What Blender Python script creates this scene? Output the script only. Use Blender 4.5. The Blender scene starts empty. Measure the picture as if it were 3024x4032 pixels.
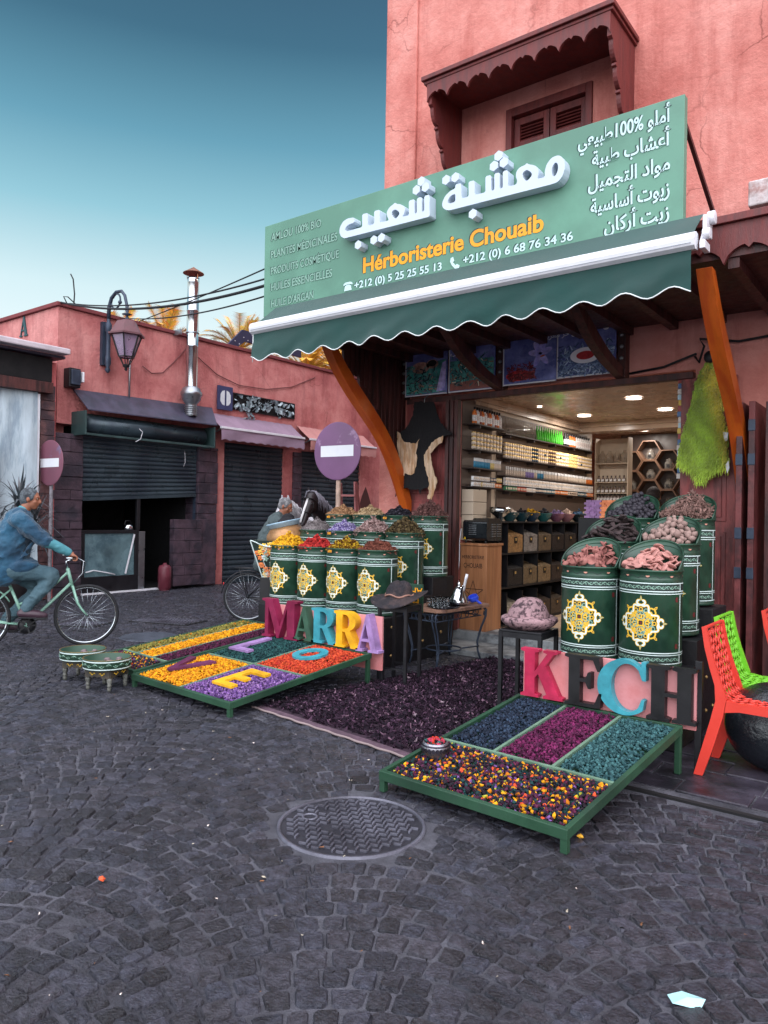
import bpy, math, random
import numpy as np
from math import sin, cos, pi, radians, sqrt, atan2
from mathutils import Matrix, Vector
random.seed(7)
RNG = np.random.default_rng(7)
SC = bpy.context.scene
COL = SC.collection

# ------------------------------------------------------------------ camera, sky, sun, exposure
YAW, PITCH, ROLL = radians(37.2), radians(0.28), radians(0.99)
FW = Vector((-sin(YAW) * cos(PITCH), cos(YAW) * cos(PITCH), sin(PITCH)))
_r = Vector((cos(YAW), sin(YAW), 0))
_u = _r.cross(FW)
RT = _r * cos(ROLL) + _u * sin(ROLL)
UP = -_r * sin(ROLL) + _u * cos(ROLL)
cam = bpy.data.cameras.new('camera')
cam.sensor_fit = 'HORIZONTAL'
cam.sensor_width = 36
cam.lens = 36 * 2924 / 3024
cam.clip_start = 0.05
cam.clip_end = 600
camo = bpy.data.objects.new('camera', cam)
COL.objects.link(camo)
m = Matrix((RT, UP, -FW)).transposed().to_4x4()
m.translation = (0, 0, 1.5)
camo.matrix_world = m
SC.camera = camo

SUN_EL, SUN_AZ = radians(20), atan2(.75, .66)
world = bpy.data.worlds.new('World')
SC.world = world
world.use_nodes = True
nt = world.node_tree
nt.nodes.clear()


def nd(nt, typ, **kw):
    n = nt.nodes.new(typ)
    for k, v in kw.items():
        if k.startswith('i_'):
            n.inputs[k[2:].replace('_', ' ')].default_value = v
        elif k.startswith('n_'):
            n.inputs[int(k[2:])].default_value = v
        else:
            setattr(n, k, v)
    return n


def ramp(nt, stops, interp='LINEAR'):
    n = nt.nodes.new('ShaderNodeValToRGB')
    n.color_ramp.interpolation = interp
    e = n.color_ramp.elements
    while len(e) < len(stops):
        e.new(0.5)
    for el, (p, c) in zip(e, stops):
        el.position = p
        el.color = (c[0], c[1], c[2], 1) if hasattr(c, '__len__') else (c, c, c, 1)
    return n


L = nt.links.new
tc = nd(nt, 'ShaderNodeTexCoord')
sky = nd(nt, 'ShaderNodeTexSky', sky_type='NISHITA', sun_disc=False, sun_elevation=SUN_EL, sun_rotation=SUN_AZ)
b1 = nd(nt, 'ShaderNodeBackground', i_Strength=0.05)
L(sky.outputs[0], b1.inputs['Color'])
sep = nd(nt, 'ShaderNodeSeparateXYZ')
L(tc.outputs['Generated'], sep.inputs[0])
gr = ramp(nt, [(0.0, (.10, .09, .10)), (.02, (.92, .95, .92)), (.18, (.84, .92, .90)), (.27, (.66, .83, .83)), (.36, (.27, .55, .62)),
               (.44, (.10, .31, .40)), (.53, (.016, .105, .155)), (.62, (.004, .048, .085)), (1.0, (.02, .08, .15))])
L(sep.outputs[2], gr.inputs[0])
# bright sky lobe added behind the camera, out of view, to light the facade
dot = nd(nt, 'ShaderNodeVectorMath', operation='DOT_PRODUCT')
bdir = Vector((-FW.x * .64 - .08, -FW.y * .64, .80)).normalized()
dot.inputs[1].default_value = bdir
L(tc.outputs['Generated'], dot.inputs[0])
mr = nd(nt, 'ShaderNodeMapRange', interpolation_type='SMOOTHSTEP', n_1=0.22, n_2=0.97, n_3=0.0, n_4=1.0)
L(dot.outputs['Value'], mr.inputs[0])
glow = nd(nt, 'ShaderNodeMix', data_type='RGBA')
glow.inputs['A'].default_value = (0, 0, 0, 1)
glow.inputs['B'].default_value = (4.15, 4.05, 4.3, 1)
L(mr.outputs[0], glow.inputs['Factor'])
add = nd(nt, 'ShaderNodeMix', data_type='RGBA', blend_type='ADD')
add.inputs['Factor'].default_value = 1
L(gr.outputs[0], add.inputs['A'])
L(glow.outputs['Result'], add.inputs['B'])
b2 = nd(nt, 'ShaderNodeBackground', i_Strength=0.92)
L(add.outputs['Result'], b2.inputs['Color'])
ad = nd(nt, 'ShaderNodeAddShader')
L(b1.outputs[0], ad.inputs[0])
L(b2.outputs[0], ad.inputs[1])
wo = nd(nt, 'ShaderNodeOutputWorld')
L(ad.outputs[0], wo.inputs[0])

sl = bpy.data.lights.new('sun', 'SUN')
sl.energy = 4
sl.angle = radians(.5)
sl.color = (1, .78, .5)
so = bpy.data.objects.new('sun', sl)
COL.objects.link(so)
sd = Vector((.75 * cos(SUN_EL), .66 * cos(SUN_EL), sin(SUN_EL)))
so.rotation_euler = sd.to_track_quat('Z', 'Y').to_euler()
so.location = (10, 10, 30)

SC.view_settings.view_transform = 'Standard'
SC.view_settings.look = 'None'
SC.view_settings.exposure = 0.0
SC.view_settings.gamma = 1
SC.render.film_transparent = False

# ------------------------------------------------------------------ materials
MATS = {}


def lin(r, g, b):
    f = lambda c: (c / 255 / 12.92) if c / 255 <= .04045 else ((c / 255 + .055) / 1.055) ** 2.4
    return (f(r), f(g), f(b))


def mat(name, col, rough=.6, var=.12, scale=6, bump=0, bscale=60, metal=0, col2=None, c2scale=3, c2lo=.45, c2hi=.6,
        coat=0, spec=.5, attr=None, stretch=None, detail=5, emis=0, alpha=1, trans=0, sheen=0, ior=1.45):
    """Principled surface whose colour is broken up by noise in object space."""
    if name in MATS:
        return MATS[name]
    mt = bpy.data.materials.new(name)
    mt.use_nodes = True
    t = mt.node_tree
    lk = t.links.new
    p = t.nodes['Principled BSDF']
    p.inputs['Roughness'].default_value = rough
    p.inputs['Metallic'].default_value = metal
    p.inputs['Specular IOR Level'].default_value = spec
    p.inputs['Coat Weight'].default_value = coat
    p.inputs['Transmission Weight'].default_value = trans
    p.inputs['Sheen Weight'].default_value = sheen
    p.inputs['Alpha'].default_value = alpha
    p.inputs['IOR'].default_value = ior
    c = nd(t, 'ShaderNodeTexCoord')
    vec = c.outputs['Object']
    if stretch:
        mp = nd(t, 'ShaderNodeMapping')
        mp.inputs['Scale'].default_value = stretch
        lk(vec, mp.inputs[0])
        vec = mp.outputs[0]
    base = None
    if attr:
        a = nd(t, 'ShaderNodeVertexColor', layer_name=attr)
        base = a.outputs['Color']
    if col2 is not None:
        n2 = nd(t, 'ShaderNodeTexNoise', i_Scale=c2scale, i_Detail=6, i_Roughness=.65)
        lk(vec, n2.inputs['Vector'])
        r2 = ramp(t, [(c2lo, 0), (c2hi, 1)])
        lk(n2.outputs['Fac'], r2.inputs[0])
        mx = nd(t, 'ShaderNodeMix', data_type='RGBA')
        mx.inputs['A'].default_value = (*col, 1)
        mx.inputs['B'].default_value = (*col2, 1)
        lk(r2.outputs[0], mx.inputs['Factor'])
        cc = mx.outputs['Result']
        if base is not None:
            m2 = nd(t, 'ShaderNodeMix', data_type='RGBA', blend_type='MULTIPLY')
            m2.inputs['Factor'].default_value = 1
            lk(base, m2.inputs['A'])
            lk(cc, m2.inputs['B'])
            cc = m2.outputs['Result']
        base = cc
    n1 = nd(t, 'ShaderNodeTexNoise', i_Scale=scale, i_Detail=detail, i_Roughness=.6)
    lk(vec, n1.inputs['Vector'])
    r1 = nd(t, 'ShaderNodeMapRange', n_1=.3, n_2=.7, n_3=1 - var, n_4=1 + var)
    lk(n1.outputs['Fac'], r1.inputs[0])
    hs = nd(t, 'ShaderNodeHueSaturation')
    if base is not None:
        lk(base, hs.inputs['Color'])
    else:
        hs.inputs['Color'].default_value = (*col, 1)
    lk(r1.outputs[0], hs.inputs['Value'])
    lk(hs.outputs[0], p.inputs['Base Color'])
    rr = nd(t, 'ShaderNodeMapRange', n_1=.3, n_2=.7, n_3=max(0, rough - .12), n_4=min(1, rough + .12))
    lk(n1.outputs['Fac'], rr.inputs[0])
    lk(rr.outputs[0], p.inputs['Roughness'])
    if bump:
        nb = nd(t, 'ShaderNodeTexNoise', i_Scale=bscale, i_Detail=5, i_Roughness=.65)
        lk(vec, nb.inputs['Vector'])
        b = nd(t, 'ShaderNodeBump', i_Strength=bump, i_Distance=.02)
        lk(nb.outputs['Fac'], b.inputs['Height'])
        lk(b.outputs[0], p.inputs['Normal'])
    if emis:
        p.inputs['Emission Color'].default_value = (*col, 1)
        p.inputs['Emission Strength'].default_value = emis
    MATS[name] = mt
    return mt


def plaster(name, c1, c2, c3, stain, streak=.35, crack=.5):
    """Painted lime render: blotches, rain streaks, fine cracks and a rough skin."""
    mt = bpy.data.materials.new(name)
    mt.use_nodes = True
    t = mt.node_tree
    lk = t.links.new
    p = t.nodes['Principled BSDF']
    p.inputs['Roughness'].default_value = .88
    p.inputs['Specular IOR Level'].default_value = .25
    c = nd(t, 'ShaderNodeTexCoord').outputs['Object']
    n1 = nd(t, 'ShaderNodeTexNoise', i_Scale=.8, i_Detail=9, i_Roughness=.68)
    lk(c, n1.inputs['Vector'])
    r1 = ramp(t, [(.36, c1), (.5, c2), (.64, c3)])
    lk(n1.outputs['Fac'], r1.inputs[0])
    mp = nd(t, 'ShaderNodeMapping')
    mp.inputs['Scale'].default_value = (1.7, 1.7, .28)
    lk(c, mp.inputs[0])
    n2 = nd(t, 'ShaderNodeTexNoise', i_Scale=1.6, i_Detail=9, i_Roughness=.7)
    lk(mp.outputs[0], n2.inputs['Vector'])
    r2 = ramp(t, [(.5, 0), (.74, streak)])
    lk(n2.outputs['Fac'], r2.inputs[0])
    mx = nd(t, 'ShaderNodeMix', data_type='RGBA')
    lk(r2.outputs[0], mx.inputs['Factor'])
    lk(r1.outputs[0], mx.inputs['A'])
    mx.inputs['B'].default_value = (*stain, 1)
    # cracks: thin cell borders, broken up
    dn = nd(t, 'ShaderNodeTexNoise', i_Scale=2.2, i_Detail=5)
    lk(c, dn.inputs['Vector'])
    da = nd(t, 'ShaderNodeMix', data_type='RGBA')
    da.inputs['Factor'].default_value = .35
    lk(c, da.inputs['A'])
    lk(dn.outputs['Color'], da.inputs['B'])
    vo = nd(t, 'ShaderNodeTexVoronoi', feature='DISTANCE_TO_EDGE', i_Scale=1.5)
    lk(da.outputs['Result'], vo.inputs['Vector'])
    rc = ramp(t, [(.0, 1), (.012, 0)])
    lk(vo.outputs['Distance'], rc.inputs[0])
    n3 = nd(t, 'ShaderNodeTexNoise', i_Scale=1.1, i_Detail=3)
    lk(c, n3.inputs['Vector'])
    r3 = ramp(t, [(.5, 0), (.62, crack)])
    lk(n3.outputs['Fac'], r3.inputs[0])
    mu = nd(t, 'ShaderNodeMath', operation='MULTIPLY')
    lk(rc.outputs[0], mu.inputs[0])
    lk(r3.outputs[0], mu.inputs[1])
    mx2 = nd(t, 'ShaderNodeMix', data_type='RGBA')
    lk(mu.outputs[0], mx2.inputs['Factor'])
    lk(mx.outputs['Result'], mx2.inputs['A'])
    mx2.inputs['B'].default_value = (stain[0] * .35, stain[1] * .35, stain[2] * .35, 1)
    lk(mx2.outputs['Result'], p.inputs['Base Color'])
    nb = nd(t, 'ShaderNodeTexNoise', i_Scale=9, i_Detail=10, i_Roughness=.72)
    lk(c, nb.inputs['Vector'])
    b = nd(t, 'ShaderNodeBump', i_Strength=.55, i_Distance=.05)
    lk(nb.outputs['Fac'], b.inputs['Height'])
    b2 = nd(t, 'ShaderNodeBump', i_Strength=.5, i_Distance=-.01)
    lk(mu.outputs[0], b2.inputs['Height'])
    lk(b.outputs[0], b2.inputs['Normal'])
    lk(b2.outputs[0], p.inputs['Normal'])
    MATS[name] = mt
    return mt


# ------------------------------------------------------------------ mesh builder and object helpers
class MB:
    def __init__(s):
        s.v, s.f, s.m, s.s = [], [], [], []

    def add(s, vs, fs, mi=0, sm=False, M=None):
        o = len(s.v)
        if M is not None:
            vs = [M @ Vector(v) for v in vs]
        s.v += [tuple(v) for v in vs]
        s.f += [tuple(i + o for i in f) for f in fs]
        s.m += [mi] * len(fs)
        s.s += [sm] * len(fs)
        return s

    def box(s, x0, x1, y0, y1, z0, z1, mi=0, M=None):
        v = [(x, y, z) for z in (z0, z1) for y in (y0, y1) for x in (x0, x1)]
        return s.add(v, [(0, 2, 3, 1), (4, 5, 7, 6), (0, 1, 5, 4), (2, 6, 7, 3), (0, 4, 6, 2), (1, 3, 7, 5)], mi, False, M)

    def prism(s, poly, d0, d1, M=None, mi=0, mis=None, sm=False):
        """poly (u,v) in the local xy plane, extruded from z=d0 to z=d1"""
        n = len(poly)
        v = [(a, b, d0) for a, b in poly] + [(a, b, d1) for a, b in poly]
        s.add(v, [tuple(range(n - 1, -1, -1)), tuple(range(n, 2 * n))], mi, False, M)
        s.add(v, [(i, (i + 1) % n, n + (i + 1) % n, n + i) for i in range(n)], mi if mis is None else mis, sm, M)
        return s

    def tube(s, pts, r, seg=8, mi=0, closed=False, sm=True, M=None, flat=1.0):
        pts = [Vector(p) for p in pts]
        n = len(pts)
        rs = r if hasattr(r, '__len__') else [r] * n
        vs = []
        prev = None
        for i, p in enumerate(pts):
            a = pts[i - 1] if (i or closed) else p
            b = pts[(i + 1) % n] if (i < n - 1 or closed) else p
            t = (b - a).normalized()
            if prev is None:
                ref = Vector((0, 0, 1)) if abs(t.z) < .9 else Vector((1, 0, 0))
                x = t.cross(ref).normalized()
            else:
                x = (prev - t * prev.dot(t))
                x = x.normalized() if x.length > 1e-6 else t.orthogonal().normalized()
            prev = x
            y = t.cross(x)
            for k in range(seg):
                an = 2 * pi * k / seg
                vs.append(p + x * cos(an) * rs[i] + y * sin(an) * rs[i] * flat)
        fs = []
        for i in range(n if closed else n - 1):
            j = (i + 1) % n
            for k in range(seg):
                fs.append((i * seg + k, i * seg + (k + 1) % seg, j * seg + (k + 1) % seg, j * seg + k))
        if not closed:
            fs.append(tuple(range(seg - 1, -1, -1)))
            fs.append(tuple((n - 1) * seg + k for k in range(seg)))
        return s.add(vs, fs, mi, sm, M)

    def bar(s, a, b, w, h, mi=0, up=(0, 0, 1)):
        """a straight bar of section w x h from a to b"""
        a, b = Vector(a), Vector(b)
        t = (b - a).normalized()
        x = t.cross(Vector(up))
        x = x.normalized() if x.length > 1e-5 else t.orthogonal().normalized()
        y = x.cross(t)
        v = [q + x * sx * w / 2 + y * sy * h / 2 for q in (a, b) for sy in (-1, 1) for sx in (-1, 1)]
        return s.add(v, [(0, 2, 3, 1), (4, 5, 7, 6), (0, 1, 5, 4), (2, 6, 7, 3), (0, 4, 6, 2), (1, 3, 7, 5)], mi)

    def lathe(s, prof, seg=24, mi=0, M=None, sm=True, a0=0, a1=2 * pi, cap=False):
        full = abs(a1 - a0 - 2 * pi) < 1e-6
        n = seg if full else seg + 1
        vs = [(r * cos(a0 + (a1 - a0) * k / seg), r * sin(a0 + (a1 - a0) * k / seg), z) for r, z in prof for k in range(n)]
        fs = []
        for i in range(len(prof) - 1):
            for k in range(seg):
                k2 = (k + 1) % n
                fs.append((i * n + k, i * n + k2, (i + 1) * n + k2, (i + 1) * n + k))
        if cap:
            fs.append(tuple(range(n - 1, -1, -1)))
            fs.append(tuple((len(prof) - 1) * n + k for k in range(n)))
        return s.add(vs, fs, mi, sm, M)

    def sph(s, c, r, seg=14, rings=8, mi=0, M=None, sm=True):
        rx, ry, rz = r if hasattr(r, '__len__') else (r, r, r)
        vs = [(c[0], c[1], c[2] + rz)]
        for i in range(1, rings):
            a = pi * i / rings
            for k in range(seg):
                b = 2 * pi * k / seg
                vs.append((c[0] + rx * sin(a) * cos(b), c[1] + ry * sin(a) * sin(b), c[2] + rz * cos(a)))
        vs.append((c[0], c[1], c[2] - rz))
        fs = [(0, 1 + k, 1 + (k + 1) % seg) for k in range(seg)]
        for i in range(rings - 2):
            o = 1 + i * seg
            fs += [(o + k, o + seg + k, o + seg + (k + 1) % seg, o + (k + 1) % seg) for k in range(seg)]
        o = 1 + (rings - 2) * seg
        fs += [(o + k, len(vs) - 1, o + (k + 1) % seg) for k in range(seg)]
        return s.add(vs, fs, mi, sm, M)

    def mesh(s, name, org=(0, 0, 0)):
        me = bpy.data.meshes.new(name)
        ox, oy, oz = org
        me.from_pydata([(x - ox, y - oy, z - oz) for x, y, z in s.v], [], s.f)
        me.polygons.foreach_set('material_index', s.m)
        me.polygons.foreach_set('use_smooth', s.s)
        me.update()
        return me


def put(name, me, mats, parent=None, loc=(0, 0, 0), bevel=0, rot=None, wn=False):
    o = bpy.data.objects.new(name, me)
    COL.objects.link(o)
    if not len(me.materials):
        for q in (mats if isinstance(mats, (list, tuple)) else [mats]):
            me.materials.append(q)
    o.location = loc
    if rot is not None:
        o.rotation_euler = rot
    if parent is not None:
        o.parent = parent
    if bevel:
        b = o.modifiers.new('bevel', 'BEVEL')
        b.width = bevel
        b.segments = 2
        b.limit_method = 'ANGLE'
        b.angle_limit = radians(40)
    return o


def base_of(mb):
    a = np.array(mb.v)
    return ((a[:, 0].min() + a[:, 0].max()) / 2, (a[:, 1].min() + a[:, 1].max()) / 2, a[:, 2].min())


def obj(name, mb, mats, parent=None, bevel=0, org=None):
    """One mesh object from world-space geometry (or from thing-space geometry when parent is set and org is (0,0,0))."""
    if parent is not None:
        o = org if org is not None else tuple(WORLD_OF.get(parent.name, (0, 0, 0)))
        return put(name, mb.mesh(name, o), mats, parent, (0, 0, 0), bevel)
    o = org if org is not None else base_of(mb)
    ob = put(name, mb.mesh(name, o), mats, None, o, bevel)
    WORLD_OF[ob.name] = Vector(o)
    return ob


WORLD_OF = {}


def tag(o, label=None, cat=None, group=None, kind=None):
    if label: o['label'] = label
    if cat: o['category'] = cat
    if group: o['group'] = group
    if kind: o['kind'] = kind
    return o


def thing(name, label, cat, loc=(0, 0, 0), rz=0, group=None, world_children=True):
    """An Empty at the thing's base. With world_children its parts are written in world coordinates."""
    o = bpy.data.objects.new(name, None)
    COL.objects.link(o)
    o.empty_display_size = .1
    o.location = loc
    o.rotation_euler = (0, 0, rz)
    WORLD_OF[o.name] = Vector(loc) if world_children else Vector((0, 0, 0))
    return tag(o, label, cat, group)


def child_world(ch, parent):
    WORLD_OF[ch.name] = WORLD_OF[parent.name]
    return ch


def part(name, mb, mats, parent, bevel=0):
    o = obj(name, mb, mats, parent, bevel)
    WORLD_OF[o.name] = WORLD_OF[parent.name]
    return o


def dup(o, parent=None, loc=None, rz=None, label=None):
    c = o.copy()
    COL.objects.link(c)
    if parent is not None:
        c.parent = parent
    if loc is not None: c.location = loc
    if rz is not None: c.rotation_euler = (0, 0, rz)
    if label: c['label'] = label
    for ch in list(o.children):
        dup(ch, c)
    return c


def ysheet(Y):
    """matrix: local (x, y, z) -> world (X, Z) on a plane facing -Y at Y; local +z comes out towards the street"""
    return Matrix(((1, 0, 0, 0), (0, 0, -1, Y), (0, 1, 0, 0), (0, 0, 0, 1)))


def xsheet(X):
    """local (x, y, z) -> world (Y, Z) on a plane at X, local +z towards +X"""
    return Matrix(((0, 0, 1, X), (1, 0, 0, 0), (0, 1, 0, 0), (0, 0, 0, 1)))


def curve_mesh(polys, depth=.01, bevel=0, M=None, name='shape'):
    """filled 2-D outlines (holes allowed) extruded to +depth"""
    cu = bpy.data.curves.new(name, 'CURVE')
    cu.dimensions = '2D'
    cu.fill_mode = 'BOTH'
    cu.extrude = depth / 2
    cu.bevel_depth = bevel
    cu.bevel_resolution = 1
    for poly in polys:
        sp = cu.splines.new('POLY')
        sp.points.add(len(poly) - 1)
        for pt, (x, y) in zip(sp.points, poly):
            pt.co = (x, y, 0, 1)
        sp.use_cyclic_u = True
    ob = bpy.data.objects.new(name, cu)
    me = bpy.data.meshes.new_from_object(ob)
    bpy.data.objects.remove(ob)
    me.transform(Matrix.Translation((0, 0, depth / 2)))
    if M is not None:
        me.transform(M)
    me.name = name
    return me


def text_mesh(body, size, depth=.01, offset=0, align='LEFT', M=None, name='lettering', xs=1.0, width=None):
    cu = bpy.data.curves.new(name, 'FONT')
    cu.body = body
    cu.size = size
    cu.extrude = depth / 2
    cu.offset = offset
    cu.align_x = align
    cu.resolution_u = 4
    ob = bpy.data.objects.new(name, cu)
    me = bpy.data.meshes.new_from_object(ob)
    bpy.data.objects.remove(ob)
    if width is not None and len(me.vertices):
        xa = [v.co.x for v in me.vertices]
        xs = width / (max(xa) - min(xa))
        x0 = min(xa) if align == 'LEFT' else (max(xa) if align == 'RIGHT' else (max(xa) + min(xa)) / 2)
        me.transform(Matrix.Translation((-x0, 0, 0)))
    me.transform(Matrix.Translation((0, 0, depth / 2)) @ Matrix.Diagonal((xs, 1, 1, 1)))
    if M is not None:
        me.transform(M)
    return me


def mesh_into(mb, me, mi=0):
    vs = [tuple(v.co) for v in me.vertices]
    fs = [tuple(p.vertices) for p in me.polygons]
    mb.add(vs, fs, mi)
    bpy.data.meshes.remove(me)
    return mb


# Arabic shaping: letters to their joined presentation forms, written left to right
AR = {'ا': (0xFE8D, 0xFE8E), 'أ': (0xFE83, 0xFE84), 'ب': (0xFE8F, 0xFE90, 0xFE91, 0xFE92), 'ة': (0xFE93, 0xFE94),
      'ت': (0xFE95, 0xFE96, 0xFE97, 0xFE98), 'ج': (0xFE9D, 0xFE9E, 0xFE9F, 0xFEA0), 'ح': (0xFEA1, 0xFEA2, 0xFEA3, 0xFEA4),
      'د': (0xFEA9, 0xFEAA), 'ر': (0xFEAD, 0xFEAE), 'ز': (0xFEAF, 0xFEB0), 'س': (0xFEB1, 0xFEB2, 0xFEB3, 0xFEB4),
      'ش': (0xFEB5, 0xFEB6, 0xFEB7, 0xFEB8), 'ط': (0xFEC1, 0xFEC2, 0xFEC3, 0xFEC4), 'ع': (0xFEC9, 0xFECA, 0xFECB, 0xFECC),
      'غ': (0xFECD, 0xFECE, 0xFECF, 0xFED0), 'ف': (0xFED1, 0xFED2, 0xFED3, 0xFED4), 'ك': (0xFED9, 0xFEDA, 0xFEDB, 0xFEDC),
      'ل': (0xFEDD, 0xFEDE, 0xFEDF, 0xFEE0), 'م': (0xFEE1, 0xFEE2, 0xFEE3, 0xFEE4), 'ن': (0xFEE5, 0xFEE6, 0xFEE7, 0xFEE8),
      'و': (0xFEED, 0xFEEE), 'ي': (0xFEF1, 0xFEF2, 0xFEF3, 0xFEF4)}


def arabic(t):
    out = []
    for i, ch in enumerate(t):
        if ch not in AR:
            out.append(ch)
            continue
        f = AR[ch]
        pj = i > 0 and t[i - 1] in AR and len(AR[t[i - 1]]) == 4
        nj = len(f) == 4 and i + 1 < len(t) and t[i + 1] in AR
        k = 0
        if pj and nj: k = 3
        elif pj: k = 1
        elif nj: k = 2
        out.append(chr(f[k]))
    s = ''.join(reversed(out))
    return s.replace('001', '100').replace('%100', '100%')


# fast scatter of many small pieces into ONE mesh
def icos(sub=0):
    t = (1 + sqrt(5)) / 2
    v = [(-1, t, 0), (1, t, 0), (-1, -t, 0), (1, -t, 0), (0, -1, t), (0, 1, t), (0, -1, -t), (0, 1, -t), (t, 0, -1), (t, 0, 1), (-t, 0, -1), (-t, 0, 1)]
    f = [(0, 11, 5), (0, 5, 1), (0, 1, 7), (0, 7, 10), (0, 10, 11), (1, 5, 9), (5, 11, 4), (11, 10, 2), (10, 7, 6), (7, 1, 8),
         (3, 9, 4), (3, 4, 2), (3, 2, 6), (3, 6, 8), (3, 8, 9), (4, 9, 5), (2, 4, 11), (6, 2, 10), (8, 6, 7), (9, 8, 1)]
    v = np.array(v, float)
    v /= np.linalg.norm(v, axis=1)[:, None]
    return v, np.array(f)


def lumps(k=6, amp=.35, sq=(1, .75, .6)):
    v, f = icos()
    out = []
    for i in range(k):
        r = 1 + RNG.uniform(-amp, amp, len(v))
        out.append((v * r[:, None] * np.array(sq), f))
    return out


def flakes(k=5, curl=.35, asp=.4):
    out = []
    for i in range(k):
        v = np.array([(-1, -asp, 0), (0, -asp, RNG.uniform(-curl, curl)), (1, -asp * .6, RNG.uniform(-curl, curl)),
                      (-1, asp, RNG.uniform(-curl, curl)), (0, asp, RNG.uniform(-curl, curl)), (1, asp * .6, RNG.uniform(-curl, curl))])
        f = np.array([(0, 1, 4), (0, 4, 3), (1, 2, 5), (1, 5, 4)])
        out.append((v, f))
    return out


def quats(n, tilt=None):
    if tilt is None:
        q = RNG.normal(size=(n, 4))
        q /= np.linalg.norm(q, axis=1)[:, None]
    else:
        az = RNG.uniform(0, 2 * pi, n)
        ta = RNG.uniform(0, 2 * pi, n)
        tt = RNG.uniform(0, tilt, n) / 2
        qz = np.stack([np.cos(az / 2), 0 * az, 0 * az, np.sin(az / 2)], 1)
        qt = np.stack([np.cos(tt), np.sin(tt) * np.cos(ta), np.sin(tt) * np.sin(ta), 0 * tt], 1)
        w0, x0, y0, z0 = qt.T
        w1, x1, y1, z1 = qz.T
        q = np.stack([w0 * w1 - x0 * x1 - y0 * y1 - z0 * z1, w0 * x1 + x0 * w1 + y0 * z1 - z0 * y1,
                      w0 * y1 - x0 * z1 + y0 * w1 + z0 * x1, w0 * z1 + x0 * y1 - y0 * x1 + z0 * w1], 1)
    w, x, y, z = q.T
    return np.stack([1 - 2 * (y * y + z * z), 2 * (x * y - z * w), 2 * (x * z + y * w),
                     2 * (x * y + z * w), 1 - 2 * (x * x + z * z), 2 * (y * z - x * w),
                     2 * (x * z - y * w), 2 * (y * z + x * w), 1 - 2 * (x * x + y * y)], 1).reshape(n, 3, 3)


def np_mesh(name, V, F, colors=None, smooth=False):
    """V (n,3); F (m,k) all the same size; colors (n,3) -> attribute 'col'"""
    me = bpy.data.meshes.new(name)
    n, (mF, k) = len(V), F.shape
    me.vertices.add(n)
    me.vertices.foreach_set('co', V.astype(np.float32).ravel())
    me.loops.add(mF * k)
    me.loops.foreach_set('vertex_index', F.astype(np.int32).ravel())
    me.polygons.add(mF)
    me.polygons.foreach_set('loop_start', np.arange(0, mF * k, k, dtype=np.int32))
    me.polygons.foreach_set('use_smooth', np.full(mF, smooth))
    me.update(calc_edges=True)
    if colors is not None:
        a = me.color_attributes.new('col', 'FLOAT_COLOR', 'POINT')
        a.data.foreach_set('color', np.concatenate([colors, np.ones((n, 1))], 1).astype(np.float32).ravel())
    return me


def scatter(name, tm, P, size, cols=None, tilt=None, aniso=0, smooth=False, rots=None):
    """size: (lo, hi); cols: list of colours with weights [(c, w)] and each piece a jittered pick"""
    n = len(P)
    Rm = quats(n, tilt) if rots is None else rots
    S = RNG.uniform(size[0], size[1], n)
    if cols is not None:
        cw = np.array([c[1] for c in cols], float)
        pick = RNG.choice(len(cols), n, p=cw / cw.sum())
        C = np.array([c[0] for c in cols], float)[pick] * RNG.uniform(.7, 1.25, n)[:, None]
    Vs, Fs, Cs, off = [], [], [], 0
    which = RNG.integers(0, len(tm), n)
    for k, (v, f) in enumerate(tm):
        idx = np.where(which == k)[0]
        if not len(idx): continue
        W = np.einsum('nij,vj->nvi', Rm[idx], v) * S[idx][:, None, None] + P[idx][:, None, :]
        Vs.append(W.reshape(-1, 3))
        F = f[None] + (np.arange(len(idx)) * len(v))[:, None, None] + off
        Fs.append(F.reshape(-1, f.shape[1]))
        off += len(idx) * len(v)
        if cols is not None:
            Cs.append(np.repeat(C[idx], len(v), 0))
    return np_mesh(name, np.concatenate(Vs), np.concatenate(Fs), np.concatenate(Cs) if cols is not None else None, smooth)

# ------------------------------------------------------------------ shared materials
PINK = plaster('rose_render', lin(184, 106, 97), lin(203, 129, 119), lin(219, 153, 143), lin(164, 84, 76), .9, .6)
REDW = plaster('red_render', lin(158, 86, 86), lin(184, 113, 110), lin(203, 138, 133), lin(124, 64, 66), .75, .4)
PINK2 = plaster('deep_rose_render', lin(176, 84, 86), lin(190, 98, 98), lin(204, 110, 110), lin(150, 70, 72), .3, .3)  # deeper rose render for the curtained shop's walls
WOOD = mat('dark_brown_wood', lin(78, 40, 38), .5, .3, 5, .25, 40, stretch=(4, 4, .6), col2=lin(48, 26, 26))
WOODR = mat('red_brown_wood', lin(106, 44, 42), .5, .25, 5, .25, 40, stretch=(4, 4, .6), col2=lin(92, 40, 40))
DOORW = mat('worn_red_door_paint', lin(136, 66, 64), .5, .3, 4, .2, 50, stretch=(3, 3, .8), col2=lin(92, 44, 44))
ORNG = mat('varnished_orange_timber', lin(196, 92, 28), .4, .18, 6, .1, 30, stretch=(5, 1, 1), col2=lin(170, 70, 22))
BLACK = mat('black_paint', lin(22, 22, 26), .45, .25, 8, .05)
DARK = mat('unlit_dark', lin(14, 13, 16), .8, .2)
WHITE = mat('white_metal_paint', lin(216, 216, 222), .4, .06, 8)
GREYM = mat('galvanised_steel', lin(150, 155, 160), .35, .12, 10, metal=.9)
IRON = mat('blue_grey_iron', lin(52, 62, 78), .5, .25, 12, .1, 80, metal=.3)
SLATE = mat('grey_shutter_box_paint', lin(66, 64, 82), .5, .2, 4, col2=lin(52, 54, 68))
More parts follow.
